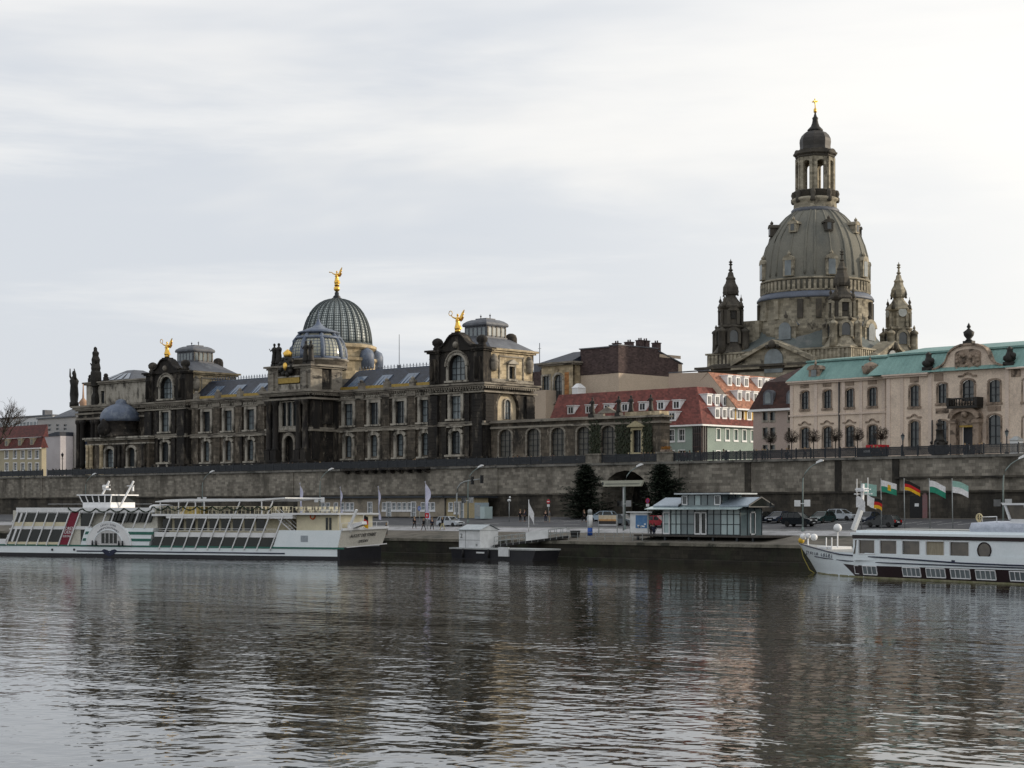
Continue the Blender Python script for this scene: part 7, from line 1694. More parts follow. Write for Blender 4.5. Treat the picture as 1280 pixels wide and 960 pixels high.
# ---- flags on the quay: five tall poles right, feather flags left
first = None
FL = [(1077,[F_MINT,F_MINT],None,'flagpole with mint flag, partly behind the ship mast'),(1102,[F_WHITE,F_GREEN],F_GOLD,'flagpole with white over green flag bearing a golden crest'),(1131,[F_BLACK,F_RED,F_GOLD],None,'flagpole with black, red and gold flag beside the small door in the wall'),(1162.5,[F_WHITE,F_GREEN],None,'flagpole with plain white over green flag'),(1191,[F_MINT,F_WHITE],None,'rightmost flagpole of the row, mint over white flag')]
for i, (px, st, em, lab) in enumerate(FL):
    yy = 183.5; x = XQ(px, yy); H = ZQ(px, 599.5 if i else 603, yy)-gz(yy); T = thing('flagpole', lab, 'flagpole', (x, yy, gz(yy)), 0, 'flagpoles along the road')
    b = MB(); b.tube([(0,0,0),(-.1,0,H)], [.075,.045], 6); b.ball((-.1,0,H+.05), .08, 6); b.build('pole', STEEL, T)
    flag(T, (-.05,0,H-.1), 1.9, 1.35 if i != 2 else 1.1, st, 'flag', 38, i+20, [.15,.35,.7,.55,.45][i], em)
for i, (px, yy, py0, py1, w, lab) in enumerate(((375,188.,603,640,1.0,'lavender feather flag behind the stern cabin of the striped ship'),(425.5,193.,608,640,.55,'narrow pale feather flag left of the station doors'),(473,193.,607,646,.6,'narrow pale feather flag right of the station doors'),(531.5,184.,601,645,1.25,'broad lavender feather flag before the ticket station'))):
    x = XQ(px, yy); g = gz(yy); z1 = ZQ(px, py0, yy)-g; z0 = ZQ(px, py1, yy)-g-.4; T = thing('feather_flag', lab, 'banner flag', (x, yy, g), 0, 'pale feather flags before the station')
    b = MB(); b.tube([(0,0,0),(0,0,z1*.85),(.12,0,z1)], [.06,.04,.025], 6); b.build('pole', STEEL, T)
    b = MB(); g_ = []; n = 14
    for k in range(n+1):
        t = k/n; z = z0+(z1-z0)*t; ww = w*(1-.25*t)*(1 if t < .72 else max(.08, 1-((t-.72)/.28)**1.6)); ww *= 1 if i == 3 and t > .55 else .75
        g_.append([(.02,0,z),(ww*.5,.12*math.sin(k*.9),z-.05),(ww,.2*math.sin(k*.7+1),z-.12)])
    loft(b, g_); b.f = [f for f in b.f if len(f) == 4]; b.sm = [True]*len(b.f); b.mi = [0]*len(b.f); b.build('cloth', F_LAV, T, recalc=False)
# small dark door in the wall and its red drainpipe board
x = XQ(1146.5, WY-.3); T = thing('wall_door', 'small black door with a white notice at the foot of the wall', 'door', (x, WY-.26, gz(205))); b = MB(); b.box(-1.1,1.1,-.06,.0,-.3,2.9); b.build('leaf', BLACKP, T); b = MB(); b.box(-.35,.25,-.08,-.061,1.5,1.9); b.build('notice', SIGNW, T)
x = XQ(1156.5, WY-.3); b = MB(); b.box(-.35,.35,-.1,.0,0,3.0); b.box(-.2,.2,-.1,0,3.0,3.3); o = b.build('hoarding', mat('faded_red_board', (.22,.1,.1), (.2,.14,.14), 1.5), None, (x, WY-.3, gz(205))); tag(o, 'narrow faded red board leaning on the wall beside the black door', 'board')
# ================================================================ cars
RUBBER = mat('tyre_rubber', (.02,.02,.02), (.028,.028,.028), 3, rough=.85); RIM = mat('alloy_rim', (.4,.41,.42), None, 3, rough=.35, metal=.6); LAMPG = mat('headlamp_glass', (.6,.62,.62), None, 2, rough=.15, spec=.7); TAILR = mat('tail_lamp', (.4,.01,.01), None, 2, rough=.2)
def paint(n, c): return mat(n, c, tuple(x*.93 for x in c), 1.0, rough=.22, spec=.6, fine=.0)
def car(label, m, px, yy, deg, kind='hatch'):
    x0, D = W0.at(px, yy); T = thing('parked_car', label, 'car', (x0, yy, gz(yy)), deg, 'cars on the riverside road')
    h = {'hatch': 0, 'estate': 0, 'suv': .22}[kind]; e = .25+h*.3; bz = .88+h; rz = 1.46+h*1.5
    L = 2.12
    def arch(cx, r=.36, n=7): return [(cx+r*math.cos(PI*i/n), e-.02+ (r*1.02)*math.sin(PI*i/n)) for i in range(n+1)]
    bot = [(L-.1, e)] + arch(1.3) + arch(-1.28) + [(-L+.08, e)]
    nose = [(-L, e+.25), (-L+.02, bz-.2), (-L+.1, bz-.04)] if kind != 'hatch' else [(-L, e+.25), (-L+.05, bz-.12), (-L+.2, bz)]
    top = [(-.9, bz+.02), (.95, bz), (1.7, bz-.1), (L-.06, bz-.26), (L, e+.3)]
    out = bot + nose + top
    b = MB(); W = .86; sl = [(-W+.0, .97), (-W-.03, 1.0), (-W+.0, 1.0)]
    ys = [(-W, .985), (-W+.05, 1.0), (W-.05, 1.0), (W, .985)]
    rows = [[(x*s, y, e+(z-e)*(s if z > bz-.2 else 1)) for x, z in out] for y, s in ys]
    n = len(out); bb = b.pts([p for r_ in rows for p in r_])
    for q in range(3): b.idx(bb, [(q*n+i, q*n+(i+1) % n, (q+1)*n+(i+1) % n, (q+1)*n+i) for i in range(n)], q == 1)
    b.idx(bb, [tuple(range(n)), tuple(range(3*n, 4*n))]); body = b.build('body', m, T)
    b = MB(); b.box(-L+.2, L-.2, -W+.12, W-.12, e-.05, e+.25); b.build('underbody', BLACKP, body)
    # greenhouse: dark glass block with painted roof and pillars
    rear = {'hatch': (-1.95,-1.55), 'estate': (-2.02,-1.8), 'suv': (-2.03,-1.9)}[kind]; fr = (.98, .2)
    bw, tw = W-.06, W-.24
    b = MB(); bb = b.pts([(rear[0],-bw,bz),(fr[0],-bw,bz-.02),(fr[0],bw,bz-.02),(rear[0],bw,bz),(rear[1],-tw,rz-.05),(fr[1],-tw,rz-.05),(fr[1],tw,rz-.05),(rear[1],tw,rz-.05)])
    b.idx(bb, [(0,3,2,1),(4,5,6,7),(0,1,5,4),(1,2,6,5),(2,3,7,6),(3,0,4,7)]); g = b.build('window_glass', DKGLASS, T)
    b = MB(); b.prism([(rear[1]-.06,rz-.06),(rear[1]+.15,rz-.005),(-.7,rz+.03),(fr[1]-.1,rz),(fr[1]+.06,rz-.06)], -tw-.02, tw+.02)
    for s in (-1, 1):
        for (xb_, xt) in ((rear[0]+.02, rear[1]), (fr[0]-.02, fr[1]), (-.35, -.4)): b.bar((xb_,s*(bw+.005),bz), (xt,s*(tw+.005),rz-.05), .09)
        if kind != 'hatch': b.bar((-1.3,s*(bw+.005),bz), (-1.25,s*(tw+.005),rz-.05), .09)
    b.build('roof', m, T)
    for cx in (1.3, -1.28):
        for s in (-1, 1):
            b = MB(); b.M = Matrix.Translation((cx, s*(W-.1), .31+h*.2)) @ Matrix.Rotation(PI/2, 4, 'X'); k = 1+h*.4; b.lathe([(.2*k,-.1),(.29*k,-.1),(.31*k,-.06),(.31*k,.06),(.29*k,.1),(.2*k,.1)], (0,0,0), 16); w = b.build('wheel', RUBBER, T)
            b = MB(); b.M = Matrix.Translation((cx, s*(W-.1), .31+h*.2)) @ Matrix.Rotation(PI/2, 4, 'X'); b.lathe([(.2*k,-.085),(.2*k,.085)], (0,0,0), 12); b.build('rim', RIM, w)
    for s in (-1, 1):
        b = MB(); b.box(L-.14, L-.01, s*.6-.2, s*.6+.2, bz-.36, bz-.2); b.build('headlight', LAMPG, T)
        b = MB(); b.box(-L+.0, -L+.12, s*.66-.13, s*.66+.13, bz-.32, bz-.02); b.build('tail_light', TAILR, T)
        b = MB(); b.box(.75, .9, s*(W+.09)-.1, s*(W+.09)+.1, bz+.02, bz+.15); b.build('mirror', m, T)
    b = MB(); b.box(L-.02, L+.02, -.26, .26, e+.12, e+.23); b.box(-L-.03, -L+.01, -.26, .26, e+.3, e+.41); b.build('number_plate', SIGNW, T)
    b = MB(); b.box(L-.05, L+.015, -.45, .45, e+.27, e+.4); b.build('grille', BLACKP, T)
    return T
SILV = paint('silver_car_paint', (.42,.46,.5)); SILB = paint('pale_blue_car_paint', (.3,.38,.45)); DARK = paint('black_car_paint', (.012,.014,.018)); NAVYC = paint('navy_car_paint', (.018,.028,.05)); GREYC = paint('grey_car_paint', (.1,.12,.14)); REDC = paint('red_car_paint', (.32,.015,.03)); GRNC = paint('dark_green_car_paint', (.015,.04,.04))
car('silver estate car driving on the road behind the walkers', SILV, 563, 181.8, 2, 'estate')
car('pale blue hatchback parked in front of the dark archway', SILB, 753, 194, 200, 'hatch')
car('grey blue hatchback between the sunset notice board and the blue poster', GREYC, 779, 186, 0, 'hatch')
car('red car half hidden between the blue poster board and the glass pavilion', REDC, 824, 184, 0, 'hatch')
car('black car facing the river, just right of the glass pavilion', DARK, 949.5, 193, -84, 'hatch')
car('navy car facing the river, left of the black off-roader', NAVYC, 973, 193.5, -84, 'hatch')
car('black off-roader standing behind the curved street lamp', DARK, 999, 186, 4, 'suv')
car('dark green car facing the river, right of the black off-roader', GRNC, 1028, 194, -84, 'hatch')
car('silver hatchback parked higher up against the wall', SILV, 1052, 199.5, 2, 'hatch')
car('dark car with a pale windscreen, behind the ship mast', NAVYC, 1084.5, 193, -84, 'hatch')
car('black saloon with silver wheels behind the second flagpole', DARK, 1104, 186.5, 180, 'hatch')
# ================================================================ people
SKIN = mat('skin', (.45,.28,.2), None, 3, rough=.6); HAIRS = [mat('dark_hair', (.02,.015,.012), None, 3), mat('brown_hair', (.08,.045,.025), None, 3), mat('fair_hair', (.3,.22,.12), None, 3)]
CL = {n: mat(n+'_cloth', c, tuple(x*.8 for x in c), 4, rough=.9) for n, c in dict(black=(.015,.015,.017), navy=(.02,.025,.05), grey=(.12,.12,.13), brown=(.07,.045,.03), red=(.35,.03,.05), white=(.65,.65,.65), blue=(.05,.1,.3), beige=(.4,.34,.25), green=(.04,.08,.05), orange=(.5,.16,.04), pink=(.5,.2,.28), yellow=(.55,.5,.3)).items()}
def skin_mesh(name, V, E, Rad, root=0, lv=1):
    me = bpy.data.meshes.new(name); me.from_pydata(V, E, []); o = bpy.data.objects.new(name, me); COL.objects.link(o)
    o.modifiers.new('s', 'SKIN'); sv = me.skin_vertices[0].data
    for i, r_ in enumerate(Rad): sv[i].radius = (r_, r_) if not isinstance(r_, tuple) else r_
    sv[root].use_root = True
    sd = o.modifiers.new('d', 'SUBSURF'); sd.levels = lv; sd.render_levels = lv
    out = bpy.data.meshes.new_from_object(o.evaluated_get(bpy.context.evaluated_depsgraph_get())); bpy.data.objects.remove(o)
    out.polygons.foreach_set('use_smooth', [True]*len(out.polygons)); return out
def person_meshes(step, arms):
    """body, trousers, coat, hair meshes of a 1.74 m figure facing local -y; step = stride in metres"""
    s = step/2; V = []; E = []; Rd = []
    def v(p, r_, par=None): V.append(p); Rd.append(r_); i = len(V)-1; (E.append((par, i)) if par is not None else None); return i
    pel = v((0,0,.93), (.16,.115)); ab = v((0,-.01,1.1), (.145,.1), pel); ch = v((0,-.01,1.3), (.17,.115), ab); nk = v((0,0,1.47), .06, ch); hd = v((0,-.01,1.56), .075, nk); h2 = v((0,-.015,1.65), .095, hd); h3 = v((0,-.01,1.73), .06, h2)
    nose = v((0,-.125,1.635), .016, h2)
    for q in (-1, 1):
        v((q*.1,.0,1.64), .018, h2)
        sh = v((q*.19,0,1.4), .068, ch)
        if arms == 'lean': el, wr = (q*.25,-.08,1.16), (q*.2,-.33,1.12)
        elif arms == 'pocket': el, wr = (q*.3,.06,1.13), (q*.2,-.08,.96)
        else: el, wr = (q*.25,.05*q*(1 if step else .3)+.02,1.13), (q*.26,-.1+.12*q*(1 if step else .2),.9)
        e_ = v(el, .05, sh); w_ = v(wr, .034, e_)
        dx = (Vector(wr)-Vector(el)).normalized(); pl = Vector(wr)+dx*.07; pm = v(tuple(pl), .032, w_)
        for k in range(4):
            f1 = pl+dx*(.05-.006*abs(k-1.5))+Vector((0,(k-1.5)*.02,0)); a_ = v(tuple(f1), .011, pm); v(tuple(f1+dx*(.03-.004*abs(k-1.5))+Vector((-q*.015,0,0))), .009, a_)
        v(tuple(Vector(wr)+dx*.05+Vector((-q*.02,-.045,0))), .011, pm)
        hp = v((q*.1,0,.88), .095, pel); kn = v((q*.1,-q*s*.55-.02,.5), .062, hp); an = v((q*.1,-q*s+.02,.09), .042, kn); v((q*.12,-q*s-.14,.035), .036, an)
    body = skin_mesh('person_body', V, E, Rd)
    V, E, Rd = [], [], []
    pel = v((0,0,.95), (.175,.13))
    for q in (-1, 1): hp = v((q*.1,0,.86), .108, pel); kn = v((q*.1,-q*s*.55-.02,.5), .077, hp); v((q*.1,-q*s+.02,.11), .062, kn)
    tro = skin_mesh('person_trousers', V, E, Rd)
    V, E, Rd = [], [], []
    lo = v((0,.01,.78), (.19,.15)); ab = v((0,0,1.08), (.18,.135), lo); ch = v((0,0,1.3), (.2,.14), ab); v((0,.01,1.46), .085, ch)
    for q in (-1, 1):
        sh = v((q*.2,0,1.39), .087, ch)
        if arms == 'lean': el, wr = (q*.26,-.08,1.16), (q*.2,-.3,1.12)
        elif arms == 'pocket': el, wr = (q*.31,.06,1.13), (q*.22,-.06,.97)
        else: el, wr = (q*.26,.05*q*(1 if step else .3)+.02,1.13), (q*.27,-.09+.12*q*(1 if step else .2),.93)
        e_ = v(el, .07, sh); v(wr, .055, e_)
    coat = skin_mesh('person_coat', V, E, Rd)
    V, E, Rd = [], [], []
    a_ = v((0,.02,1.69), .098); v((0,.045,1.6), .075, a_); v((0,-.03,1.735), .06, a_); hair = skin_mesh('person_hair', V, E, Rd)
    return body, tro, coat, hair
POSES = {'standing': person_meshes(0, 'hang'), 'leaning': person_meshes(0, 'lean'), 'walking': person_meshes(.62, 'hang'), 'idle': person_meshes(0, 'pocket')}
def person(label, px, yy, z, coat, tro, pose='standing', deg=0, hair=0, sc=1.0, group=None):
    x = W0.x(px, yy); T = thing('person', label, 'person', (x, yy, z), deg, group); T.scale = (sc,)*3
    m = POSES[pose]
    for nm, me, mt in (('body', m[0], SKIN), ('trousers', m[1], CL[tro]), ('coat', m[2], CL[coat]), ('hair', m[3], HAIRS[hair])):
        o = link(nm, me, T)
        if not me.materials: me.materials.append(None)
        o.material_slots[0].link = 'OBJECT'; o.material_slots[0].material = mt
    return T
GT = 'people strolling on the terrace'; r = random.Random(21)
HM = [ # px, coat, pose, words saying which one
 (26.5,'black','standing','in black coat before the red-roofed house, leftmost on the terrace'),(31,'navy','walking','in navy coat walking before the red-roofed house'),(36,'black','standing','in black, third from the left end of the terrace'),
 (43,'black','idle','in black with hands in pockets, left of a dense dark group'),(46,'grey','standing','in grey jacket inside the dark group at the left'),(50,'black','leaning','in black leaning on the railing within the left group'),(53,'brown','standing','in brown coat at the right of the left group'),
 (66,'black','walking','in black walking before the grey block'),(70,'red','standing','in red jacket near the terrace lantern'),(74,'black','standing','in black beside the red jacket near the lantern'),
 (101,'grey','walking','in grey coat below the banner of the exhibition hall'),(107,'red','walking','in red coat below the banner of the exhibition hall'),(146,'white','standing','in white top before the hall entrance'),
 (360.5,'white','walking','in white jacket before the centre archway of the academy'),(365.5,'blue','walking','in bright blue jacket before the centre archway'),(400,'brown','standing','in brown coat right of the centre archway'),
 (516.5,'red','walking','in bright red jacket before the last gallery window'),(519,'pink','standing','in pink beside the bright red jacket'),(641.5,'white','standing','in white coat at the foot of the low wing, left end'),
 (647,'navy','walking','in navy coat at the low wing, second from left'),(658,'black','standing','in black before the second wing window'),(664,'black','standing','in black beside another before the second wing window'),(671.5,'blue','walking','in blue between the second and third wing windows'),
 (689,'white','walking','in white before the third wing window'),(692,'beige','standing','in beige before the third wing window'),(721,'white','standing','in white at the fourth wing window'),
 (802,'grey','standing','in grey before the yellow window'),(806,'navy','idle','in navy right of the yellow window'),(810,'black','leaning','in black leaning on the rail below the end of the wing'),(814,'green','standing','in green jacket at the end of the wing'),(818,'black','standing','in black at the corner of the wing'),
 (848.5,'black','standing','in black before the mint green house, first of the group'),(852,'black','idle','in black with hands in pockets before the mint house'),(856,'pink','standing','in pink before the mint house'),(858.5,'red','standing','in red before the mint house'),(862,'black','standing','in black at the right of the mint house group'),
 (870,'white','walking','in white before the glazed corner'),(872.5,'black','standing','in black left of a couple at the glazed corner'),(877.5,'black','standing','in black right of a couple at the glazed corner'),
 (904.5,'beige','walking','in beige alone before the right part of the mint house'),(907,'navy','standing','in navy behind the beige walker'),(945.5,'black','standing','in black before the left-hand corner of the mansard house'),
 (953,'black','idle','in black left of the first ball tree'),(956.5,'brown','standing','in brown beside the first ball tree'),(983.5,'black','standing','in black left of the second ball tree'),(986.5,'white','walking','in white by the second ball tree'),(1006,'black','walking','in black between the second and third ball trees'),
 (1092,'black','standing','in black at the dark stall'),(1096.5,'navy','walking','in navy right of the dark stall'),(1101,'black','standing','in black under the last ball tree'),
 (1206,'navy','standing','in navy left of the palace door'),(1212,'white','walking','in white before the palace door'),(1217,'black','standing','in black before the palace door'),(1224,'brown','idle','in brown right of the palace door'),(1227.5,'black','standing','in black right of the palace portal')]
for i, (px, c, pose, words) in enumerate(HM):
    yy = WY + (1.2 if pose == 'leaning' else r.uniform(1.4, 3.6))
    person('person ' + words, px, yy, 13.0, c, r.choice(['black','navy','grey','brown']), pose, r.choice([0,20,-30,90,-90,150]) if pose != 'walking' else r.choice([80,-85,100,-70]), r.randrange(3), r.uniform(.94, 1.05), GT)
GQ = 'people on the quay'
for px, yy, c, tr, pose, words, dg in ((518,179.2,'black','black','walking','in black striding along the quay, first of four',80),(529.5,177.6,'black','grey','walking','in black jacket and grey trousers, second of four on the quay',-80),(540,178.2,'navy','black','walking','in navy, third of four on the quay',70),(553,178.6,'black','yellow','walking','in black jacket and pale yellow trousers before the silver car',-75),
    (650.5,192,'black','black','standing','in black, left of a pair below the wall',20),(656,192,'navy','black','standing','in navy, right of a pair below the wall',-20),(682,191,'black','navy','idle','in black beside the no entry sign',30),(687,190.5,'grey','beige','standing','in grey with pale trousers by the no entry sign',-40),
    (813.5,174.2,'black','grey','standing','in black reading the blue poster, left of a pair',160),(817.5,173.9,'navy','navy','idle','in navy next to the glass pavilion, right of a pair',200),(730,192,'black','black','walking','in black walking in the shade of the left fir',90),(483,172.4,'black','black','leaning','in black bending over the quay edge at the ship stern',-90)):
    person('person ' + words, px, yy, gz(yy), c, tr, pose, dg, r.randrange(3), 1.0, GQ)
# ================================================================ trees
BARK = mat('dark_bark', (.035,.028,.022), (.05,.04,.032), 2, (1,1,.3), rough=.95); TWIG = mat('bare_twigs', (.04,.03,.024), (.055,.043,.034), 3, rough=.95)
FIR = mat('fir_needles', (.014,.022,.014), (.022,.032,.018), 1.2, rough=.8)
def fir(label, px, yy, H, rad, seed):
    rr = random.Random(seed); x = XQ(px, yy); T = thing('fir_tree', label, 'tree', (x, yy, gz(yy)), 0, 'dark firs beside the archway'); b = MB(); b.tube([(0,0,0),(0,0,H*.5),(.05,0,H*.97)], [.22,.14,.03], 7); b.build('trunk', BARK, T)
    b = MB(); lump = [rr.uniform(.5, 1.3) for k in range(40)]
    for k in range(480):
        t = rr.random()**.85; z = .2+t*(H-.5); a = rr.uniform(0, 6.28); lm = lump[int(a*6.37/6.3) + 8*int(t*4.2)] if True else 1
        Rm = rad*(1-t)**.5*lm*rr.uniform(.75,1.05)+.1; ln = min(Rm, rad*1.1); dr = rr.uniform(-.25, .45)
        n = int(5+ln*6)
        for q in range(n):
            f = (q+.6)/n*rr.uniform(.8,1.05); px_, py_, pz = f*ln*math.cos(a), f*ln*math.sin(a), z+dr*f*ln
            for w in range(2):
                s = rr.uniform(.1,.26); a2 = a+rr.uniform(-1.2,1.2); tip = Vector((px_+s*2.4*math.cos(a2), py_+s*2.4*math.sin(a2), pz+rr.uniform(-.3,.25)))
                nrm = Vector((-math.sin(a2), math.cos(a2), rr.uniform(-.5,.5)))*s*.45
                p = Vector((px_,py_,pz)); b.poly([p-nrm, tip, p+nrm])
    b.build('crown', FIR, T, recalc=False)
fir('dark fir left of the archway under the terrace', 732, 200.0, 8.2, 4.5, 1)
fir('darker broad fir right of the archway under the terrace', 826, 200.2, 8.0, 4.6, 2)
def shrub_clump(px, yy): pass
def ball_tree():
    T = thing('ball_tree', 'x', 'tree', group='pollarded ball trees before the pink palace'); b = MB(); b.tube([(0,0,0),(.02,0,1.5),(0,0,2.9)], [.1,.075,.07], 7); b.build('trunk', BARK, T)
    rr = random.Random(6); b = MB(); c = Vector((0,0,3.6))
    for k in range(110):
        d = Vector((rr.gauss(0,1), rr.gauss(0,1), rr.gauss(0,1))).normalized(); p0 = Vector((0,0,2.75+rr.random()*.5)); p2 = c+d*rr.uniform(1.0,1.18); p1 = p0.lerp(p2,.55)+Vector((rr.uniform(-.15,.15),rr.uniform(-.15,.15),rr.uniform(-.05,.2)))
        b.tube([p0,p1,p2], [.026,.017,.01], 3)
        for q in range(2):
            d2 = (d+Vector((rr.gauss(0,.5), rr.gauss(0,.5), rr.gauss(0,.5)))).normalized(); b.tube([p1.lerp(p2,.5), c+d2*rr.uniform(.95,1.18)], [.013,.008], 3)
    b.build('crown', TWIG, T); return T
BT = ball_tree(); no = ('first','second','third','fourth','fifth','sixth'); WH = ('before the mansard house','at the corner of the pink palace','before the second palace window','before the third palace window','before the fourth palace window','just left of the dark stall')
for i, px in enumerate((963, 989.5, 1017, 1044.5, 1072, 1101)):
    o = BT if i == 0 else dup(BT); o.location = (W0.x(px, 212.), 212., 13.0); o.rotation_euler = (0,0,i*1.1); s = .92+.05*((i*3) % 4); o.scale = (s,s,1); o['label'] = 'bare pollarded ball tree, ' + no[i] + ' from the left, ' + WH[i]
def bare_tree(label, px, yy, z0, H, seed, spread):
    rr = random.Random(seed); T = thing('bare_tree', label, 'tree', (W0.x(px, yy), yy, z0)); tb = MB(); tb.tube([(0,0,0),(.1,0,H*.2),(0,.1,H*.4)], [.4,.32,.25], 8); tb.build('trunk', BARK, T); b = MB()
    def grow(p, d, ln, r_, lev):
        q = p+d*ln; m = p.lerp(q,.5)+Vector((rr.uniform(-1,1),rr.uniform(-1,1),rr.uniform(-.3,.5)))*ln*.08; b.tube([p,m,q], [r_,r_*.85,r_*.68], 4 if lev > 1 else 5)
        if lev >= 6: return
        for k in range(3 if lev < 3 else 2 + (rr.random() < .4)):
            dd = (d+Vector((rr.gauss(0,spread),rr.gauss(0,spread),rr.gauss(.12,spread*.6)))).normalized(); grow(p.lerp(q, rr.uniform(.65,1)), dd, ln*rr.uniform(.62,.85), r_*.66, lev+1)
    for k in range(5): grow(Vector((0,.05,H*.4)), Vector((rr.gauss(0,.5),rr.gauss(0,.5),1)).normalized(), H*.2, .17, 1)
    b.build('crown', TWIG, T)
bare_tree('bare grey winter tree at the far left before the red-roofed house', -3, 222., 13.0, 20.5, 5, .5)
# ================================================================ far left houses, lanterns, monument
def far_left():
    y0 = 236.; f = Frame(W0.x(52, y0), y0); X = lambda px: f.x(px); Z = lambda px, py: f.z(px, py)
    T = thing('red_roof_house', 'small pale yellow house with old red mansard roof at the far left', 'house', (f.ox, f.oy, 0)); xl = X(-22); ze, zk, zr = Z(30, 560.5), Z(30, 547), Z(20, 530.5)
    ops = []
    for px in (8.5,19,28.5,37.5,46.5): ops += [(X(px),1.5,Z(px,572.5),Z(px,563),0),(X(px),1.5,Z(px,588),Z(px,579),0)]
    b = MB(); b.wall(xl, 0, 12.9, ze, ops, 0, .3); b.M = side(0.); b.wall(0, 1.3, 12.9, ze); b.build('wall', YEL_PALE, T)
    for o in ops: window(T, o[0], o[2], o[1], o[3]-o[2], 0, 0, sw=.18, proud=.06, nx=2, nz=3, m_s=WHITE, m_f=WHITE, m_g=GLASS_SKY)
    MROOF = mat('old_red_mansard_tile', (.1,.024,.02), (.07,.02,.017), .6, rough=.8, blocks=(.5,.35,(.75,.75,.75)))
    e = .5; b = MB(); b.poly([(xl,-e,ze),(e,-e,ze),(-1.2,1.2,zk),(xl,1.2,zk)]); b.poly([(e,-e,ze),(e,1.6,ze),(-1.2,1.5,zk),(-1.2,1.2,zk)]); b.poly([(xl,.9,zk+.1),(-.9,.9,zk+.1),(-5.6,5,zr),(xl,5,zr)]); b.poly([(-.9,.9,zk+.1),(-.9,2.4,zk+.1),(-5.6,5,zr)]); rf = b.build('roof', MROOF, T)
    b = MB(); b.box(xl, e, -e-.1, -e+.15, ze-.25, ze); b.build('eaves', WHITE, rf)
    for px in (8, 24.5, 39.5): dormer(rf, (X(px), .0, ze+.6), 1.5, 1.7, 2.4, Matrix.Identity(4), MROOF, YEL_PALE)
    f2 = Frame(W0.x(47, 262.), 262.); X2 = lambda px: f2.x(px); T = thing('grey_block', 'plain grey rendered block with few small dark windows left of the exhibition hall', 'building', (f2.ox, f2.oy, 0)); zt = f2.z(60, 523.5); ops = []
    for px, py in ((62,538.5),(62,533),(72,537.5),(72,533),(81.5,537.5),(81.5,533),(62,551),(62,546.5),(62,564)): ops.append((X2(px), 1.6, f2.z(px,py), f2.z(px,py)+.55, 0))
    b = MB(); b.wall(0, X2(96), 5, zt, ops, 0, .3); b.poly([(0,0,5),(0,14,5),(0,14,zt),(0,0,zt)]); b.build('wall', GREY_R, T)
    for i, o in enumerate(ops): b = MB(); b.box(o[0]-o[1]/2, o[0]+o[1]/2, .25, .3, o[2], o[3]); b.build('window', GLASS, T)
    b = MB(); b.box(-.3, X2(96), -.3, 14, zt, zt+.35); b.poly([(X2(60),1,zt+.35),(X2(96),1,zt+.35),(X2(84),5,zt+3.4),(X2(79),5,zt+3.4)]); b.build('roof', LEAD, T)
    b = MB(); x = X2(79.5); b.lathe([(1.4,zt+2.5),(.9,zt+3.4),(1.2,zt+4.4),(.3,zt+5.5),(.12,zt+9.5)], (x,6,0), 8); b.build('orange_lantern', mat('pale_copper_lantern', (.4,.26,.18), None, 1), T)
    b = MB(); b.box(X2(68.5), X2(92), -4, -.2, 5, f2.z(80,546)); b.build('side_wing', mat('pale_lilac_render', (.5,.48,.5), (.44,.42,.44), .3), T)
    b = MB(); b.prism([(X2(68),f2.z(80,546)),(X2(92),f2.z(80,546)),(X2(92),f2.z(80,541)),(X2(86),f2.z(80,541))], -4.2, -.1); b.build('wing_roof', SLATE, T)
    f3 = Frame(W0.x(50, 330.), 330.); T = thing('white_office_block', 'long flat white building far behind the red-roofed house', 'building', (f3.ox, f3.oy, 0)); zt = f3.z(25, 522.5)
    b = MB(); b.box(f3.x(-40), f3.x(66), 0, 20, 5, zt); b.build('wall', mat('far_white_render', (.62,.63,.64), (.56,.57,.58), .1), T); b = MB()
    for i in range(24): x = f3.x(-36)+i*(f3.x(64)-f3.x(-36))/24; b.box(x, x+1.4, -.1, .05, zt-3.6, zt-1.6)
    b.build('window', GLASS_PALE, T); b = MB(); b.box(f3.x(-40), f3.x(66), -.4, 20.4, zt, zt+.5); b.box(f3.x(40), f3.x(43), 4, 7, zt+.5, zt+2.6); b.build('roof_slab', LEAD, T)
far_left()
def lantern(label, px, yy, H, arms):
    T = thing('terrace_lantern', label, 'lamp post', (W0.x(px, yy), yy, 13.0), 0, 'old lanterns on the terrace'); b = MB(); b.lathe([(.32,0),(.3,.5),(.16,.7),(.2,.9),(.09,1.1),(.07,H-1.0),(.12,H-.95),(.06,H-.85)], (0,0,0), 8); 
    if arms: b.box(-.5,.5,-.04,.04,H-1.25,H-1.18)
    b.build('post', IRON, T); b = MB(); b.lathe([(.12,H-.85),(.28,H-.3),(.28,H-.28)], (0,0,0), 6, 0, False); b.build('lantern_glass', GLASS_PALE if not arms else DKGLASS, T); b = MB(); b.lathe([(.33,H-.28),(.2,H-.1),(.08,H),(.05,H+.15),(0,H+.2)], (0,0,0), 6); b.build('lantern_cap', IRON, T)
lantern('tall black lantern at the left end of the terrace by the exhibition hall', 78, 210., 5.2, True)
lantern('slim lantern before the pink palace, left of the dark monument', 1128.5, 211., 3.4, False)
lantern('slim lantern right of the palace door', 1258.5, 211., 3.5, False)
T = thing('monument', 'dark bronze monument with crouching figures and an urn before the pink palace', 'monument', (W0.x(1174.5, 210.), 210., 13.0)); b = MB(); b.lathe([(1.1,0),(1.05,.9),(.8,1.0),(.75,2.2)], (0,0,0), 8); b.build('pedestal', ST_BRONZE, T)
b = MB(); b.lathe([(.75,2.2),(.5,2.6),(.42,3.6),(.6,3.7),(.3,3.9),(.35,4.3),(.5,4.5),(.15,4.7),(.28,4.95),(0,5.2)], (0,0,0), 10); b.build('urn', ST_BRONZE, T); b = MB()
for i in range(5): a = i*1.26; b.ball((1.0*math.cos(a),1.0*math.sin(a),1.2), .5, 8, 1.3); b.ball((1.05*math.cos(a),1.05*math.sin(a),2.05), .22, 6)
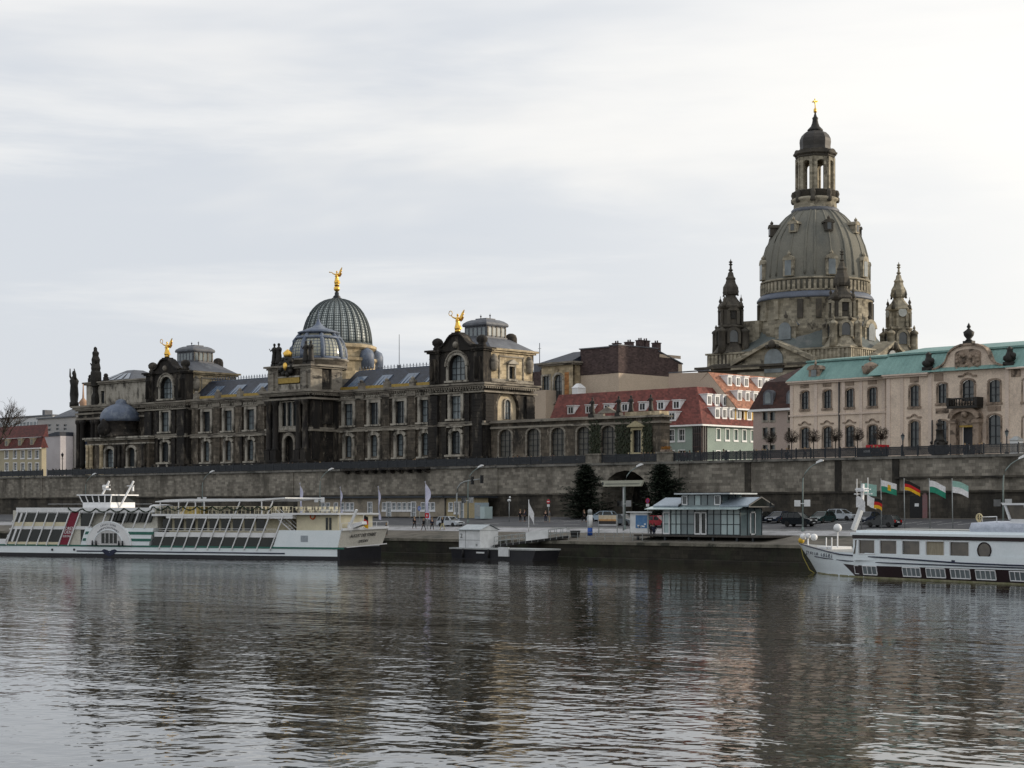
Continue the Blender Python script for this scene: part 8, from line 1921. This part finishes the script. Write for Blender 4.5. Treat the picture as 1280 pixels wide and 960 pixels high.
b.build('figure', ST_BRONZE, T)
T = thing('terrace_stall', 'dark stall with a red band under the last ball tree', 'stall', (W0.x(1089, 209.5), 209.5, 13.0)); b = MB(); b.box(-2.3,1.5,0,1.8,0,1.5); b.build('counter', BLACKP, T); b = MB(); b.box(-.8,1.6,-.1,1.9,1.52,2.0); b.build('red_band', SIGNR, T); b = MB(); b.box(-1.2,-.2,-.08,-.01,1.0,1.3); b.build('white_panel', SIGNW, T)
T = thing('white_kiosk', 'small white kiosk at the right end before the pink palace', 'kiosk', (W0.x(1267.5, 210.), 210., 13.0)); b = MB(); b.box(-.6,.6,0,1.2,0,2.1); b.build('body', SIGNW, T); b = MB(); b.frustum((-.75,.75,-.15,1.35), 2.1, (-.2,.2,.4,.8), 2.6); b.build('roof', STEEL, T)
x = (W0.x(822, WY)+W0.x(840, WY))/2; b = MB(); rr = random.Random(2); T = thing('flower_box', 'box of orange flowers on the right-hand stone pier', 'flower box', (x, WY+.35, 14.7)); b.box(-.9,.9,-.3,.3,0,.3); b.build('box', ST_BROWN, T); b = MB()
for k in range(160): a = (rr.uniform(-.85,.85), rr.uniform(-.3,.3), rr.uniform(.3,.75)); s = rr.uniform(.05,.1); b.poly([(a[0]-s,a[1],a[2]),(a[0],a[1]-s,a[2]+s),(a[0]+s,a[1],a[2]),(a[0],a[1]+s,a[2]-s*.3)])
b.build('foliage', mat('orange_petals', (.5,.18,.03), (.55,.32,.06), 6), T, recalc=False)
def antenna(label, px, yy, z0, py): 
    x = W0.x(px, yy); z1 = HC+(YH-py)*W0.at(px, yy)[1]/FPX; T = thing('aerial_mast', label, 'aerial', (x, yy, z0)); b = MB(); b.tube([(0,0,0),(0,0,z1-z0)], [.22,.06], 5); b.build('mast', LEAD, T); b = MB(); b.box(-.3,.3,-.3,.3,(z1-z0)*.78,(z1-z0)*.83); b.box(-.25,.25,-.25,.25,(z1-z0)*.62,(z1-z0)*.65); b.build('antenna_unit', LEAD, T)
antenna('thin grey aerial mast rising behind the academy roof', 499, 275., 5, 418)

# sub-parts never carry children of their own: lift such a branch one level, keeping it where it is
for o in list(SC.objects):
    pa = o.parent
    if pa and pa.parent and not pa.parent.parent and o.children:
        o.matrix_parent_inverse = Matrix.Identity(4); M_ = pa.matrix_basis @ o.matrix_basis; o.parent = pa.parent; o.matrix_basis = M_
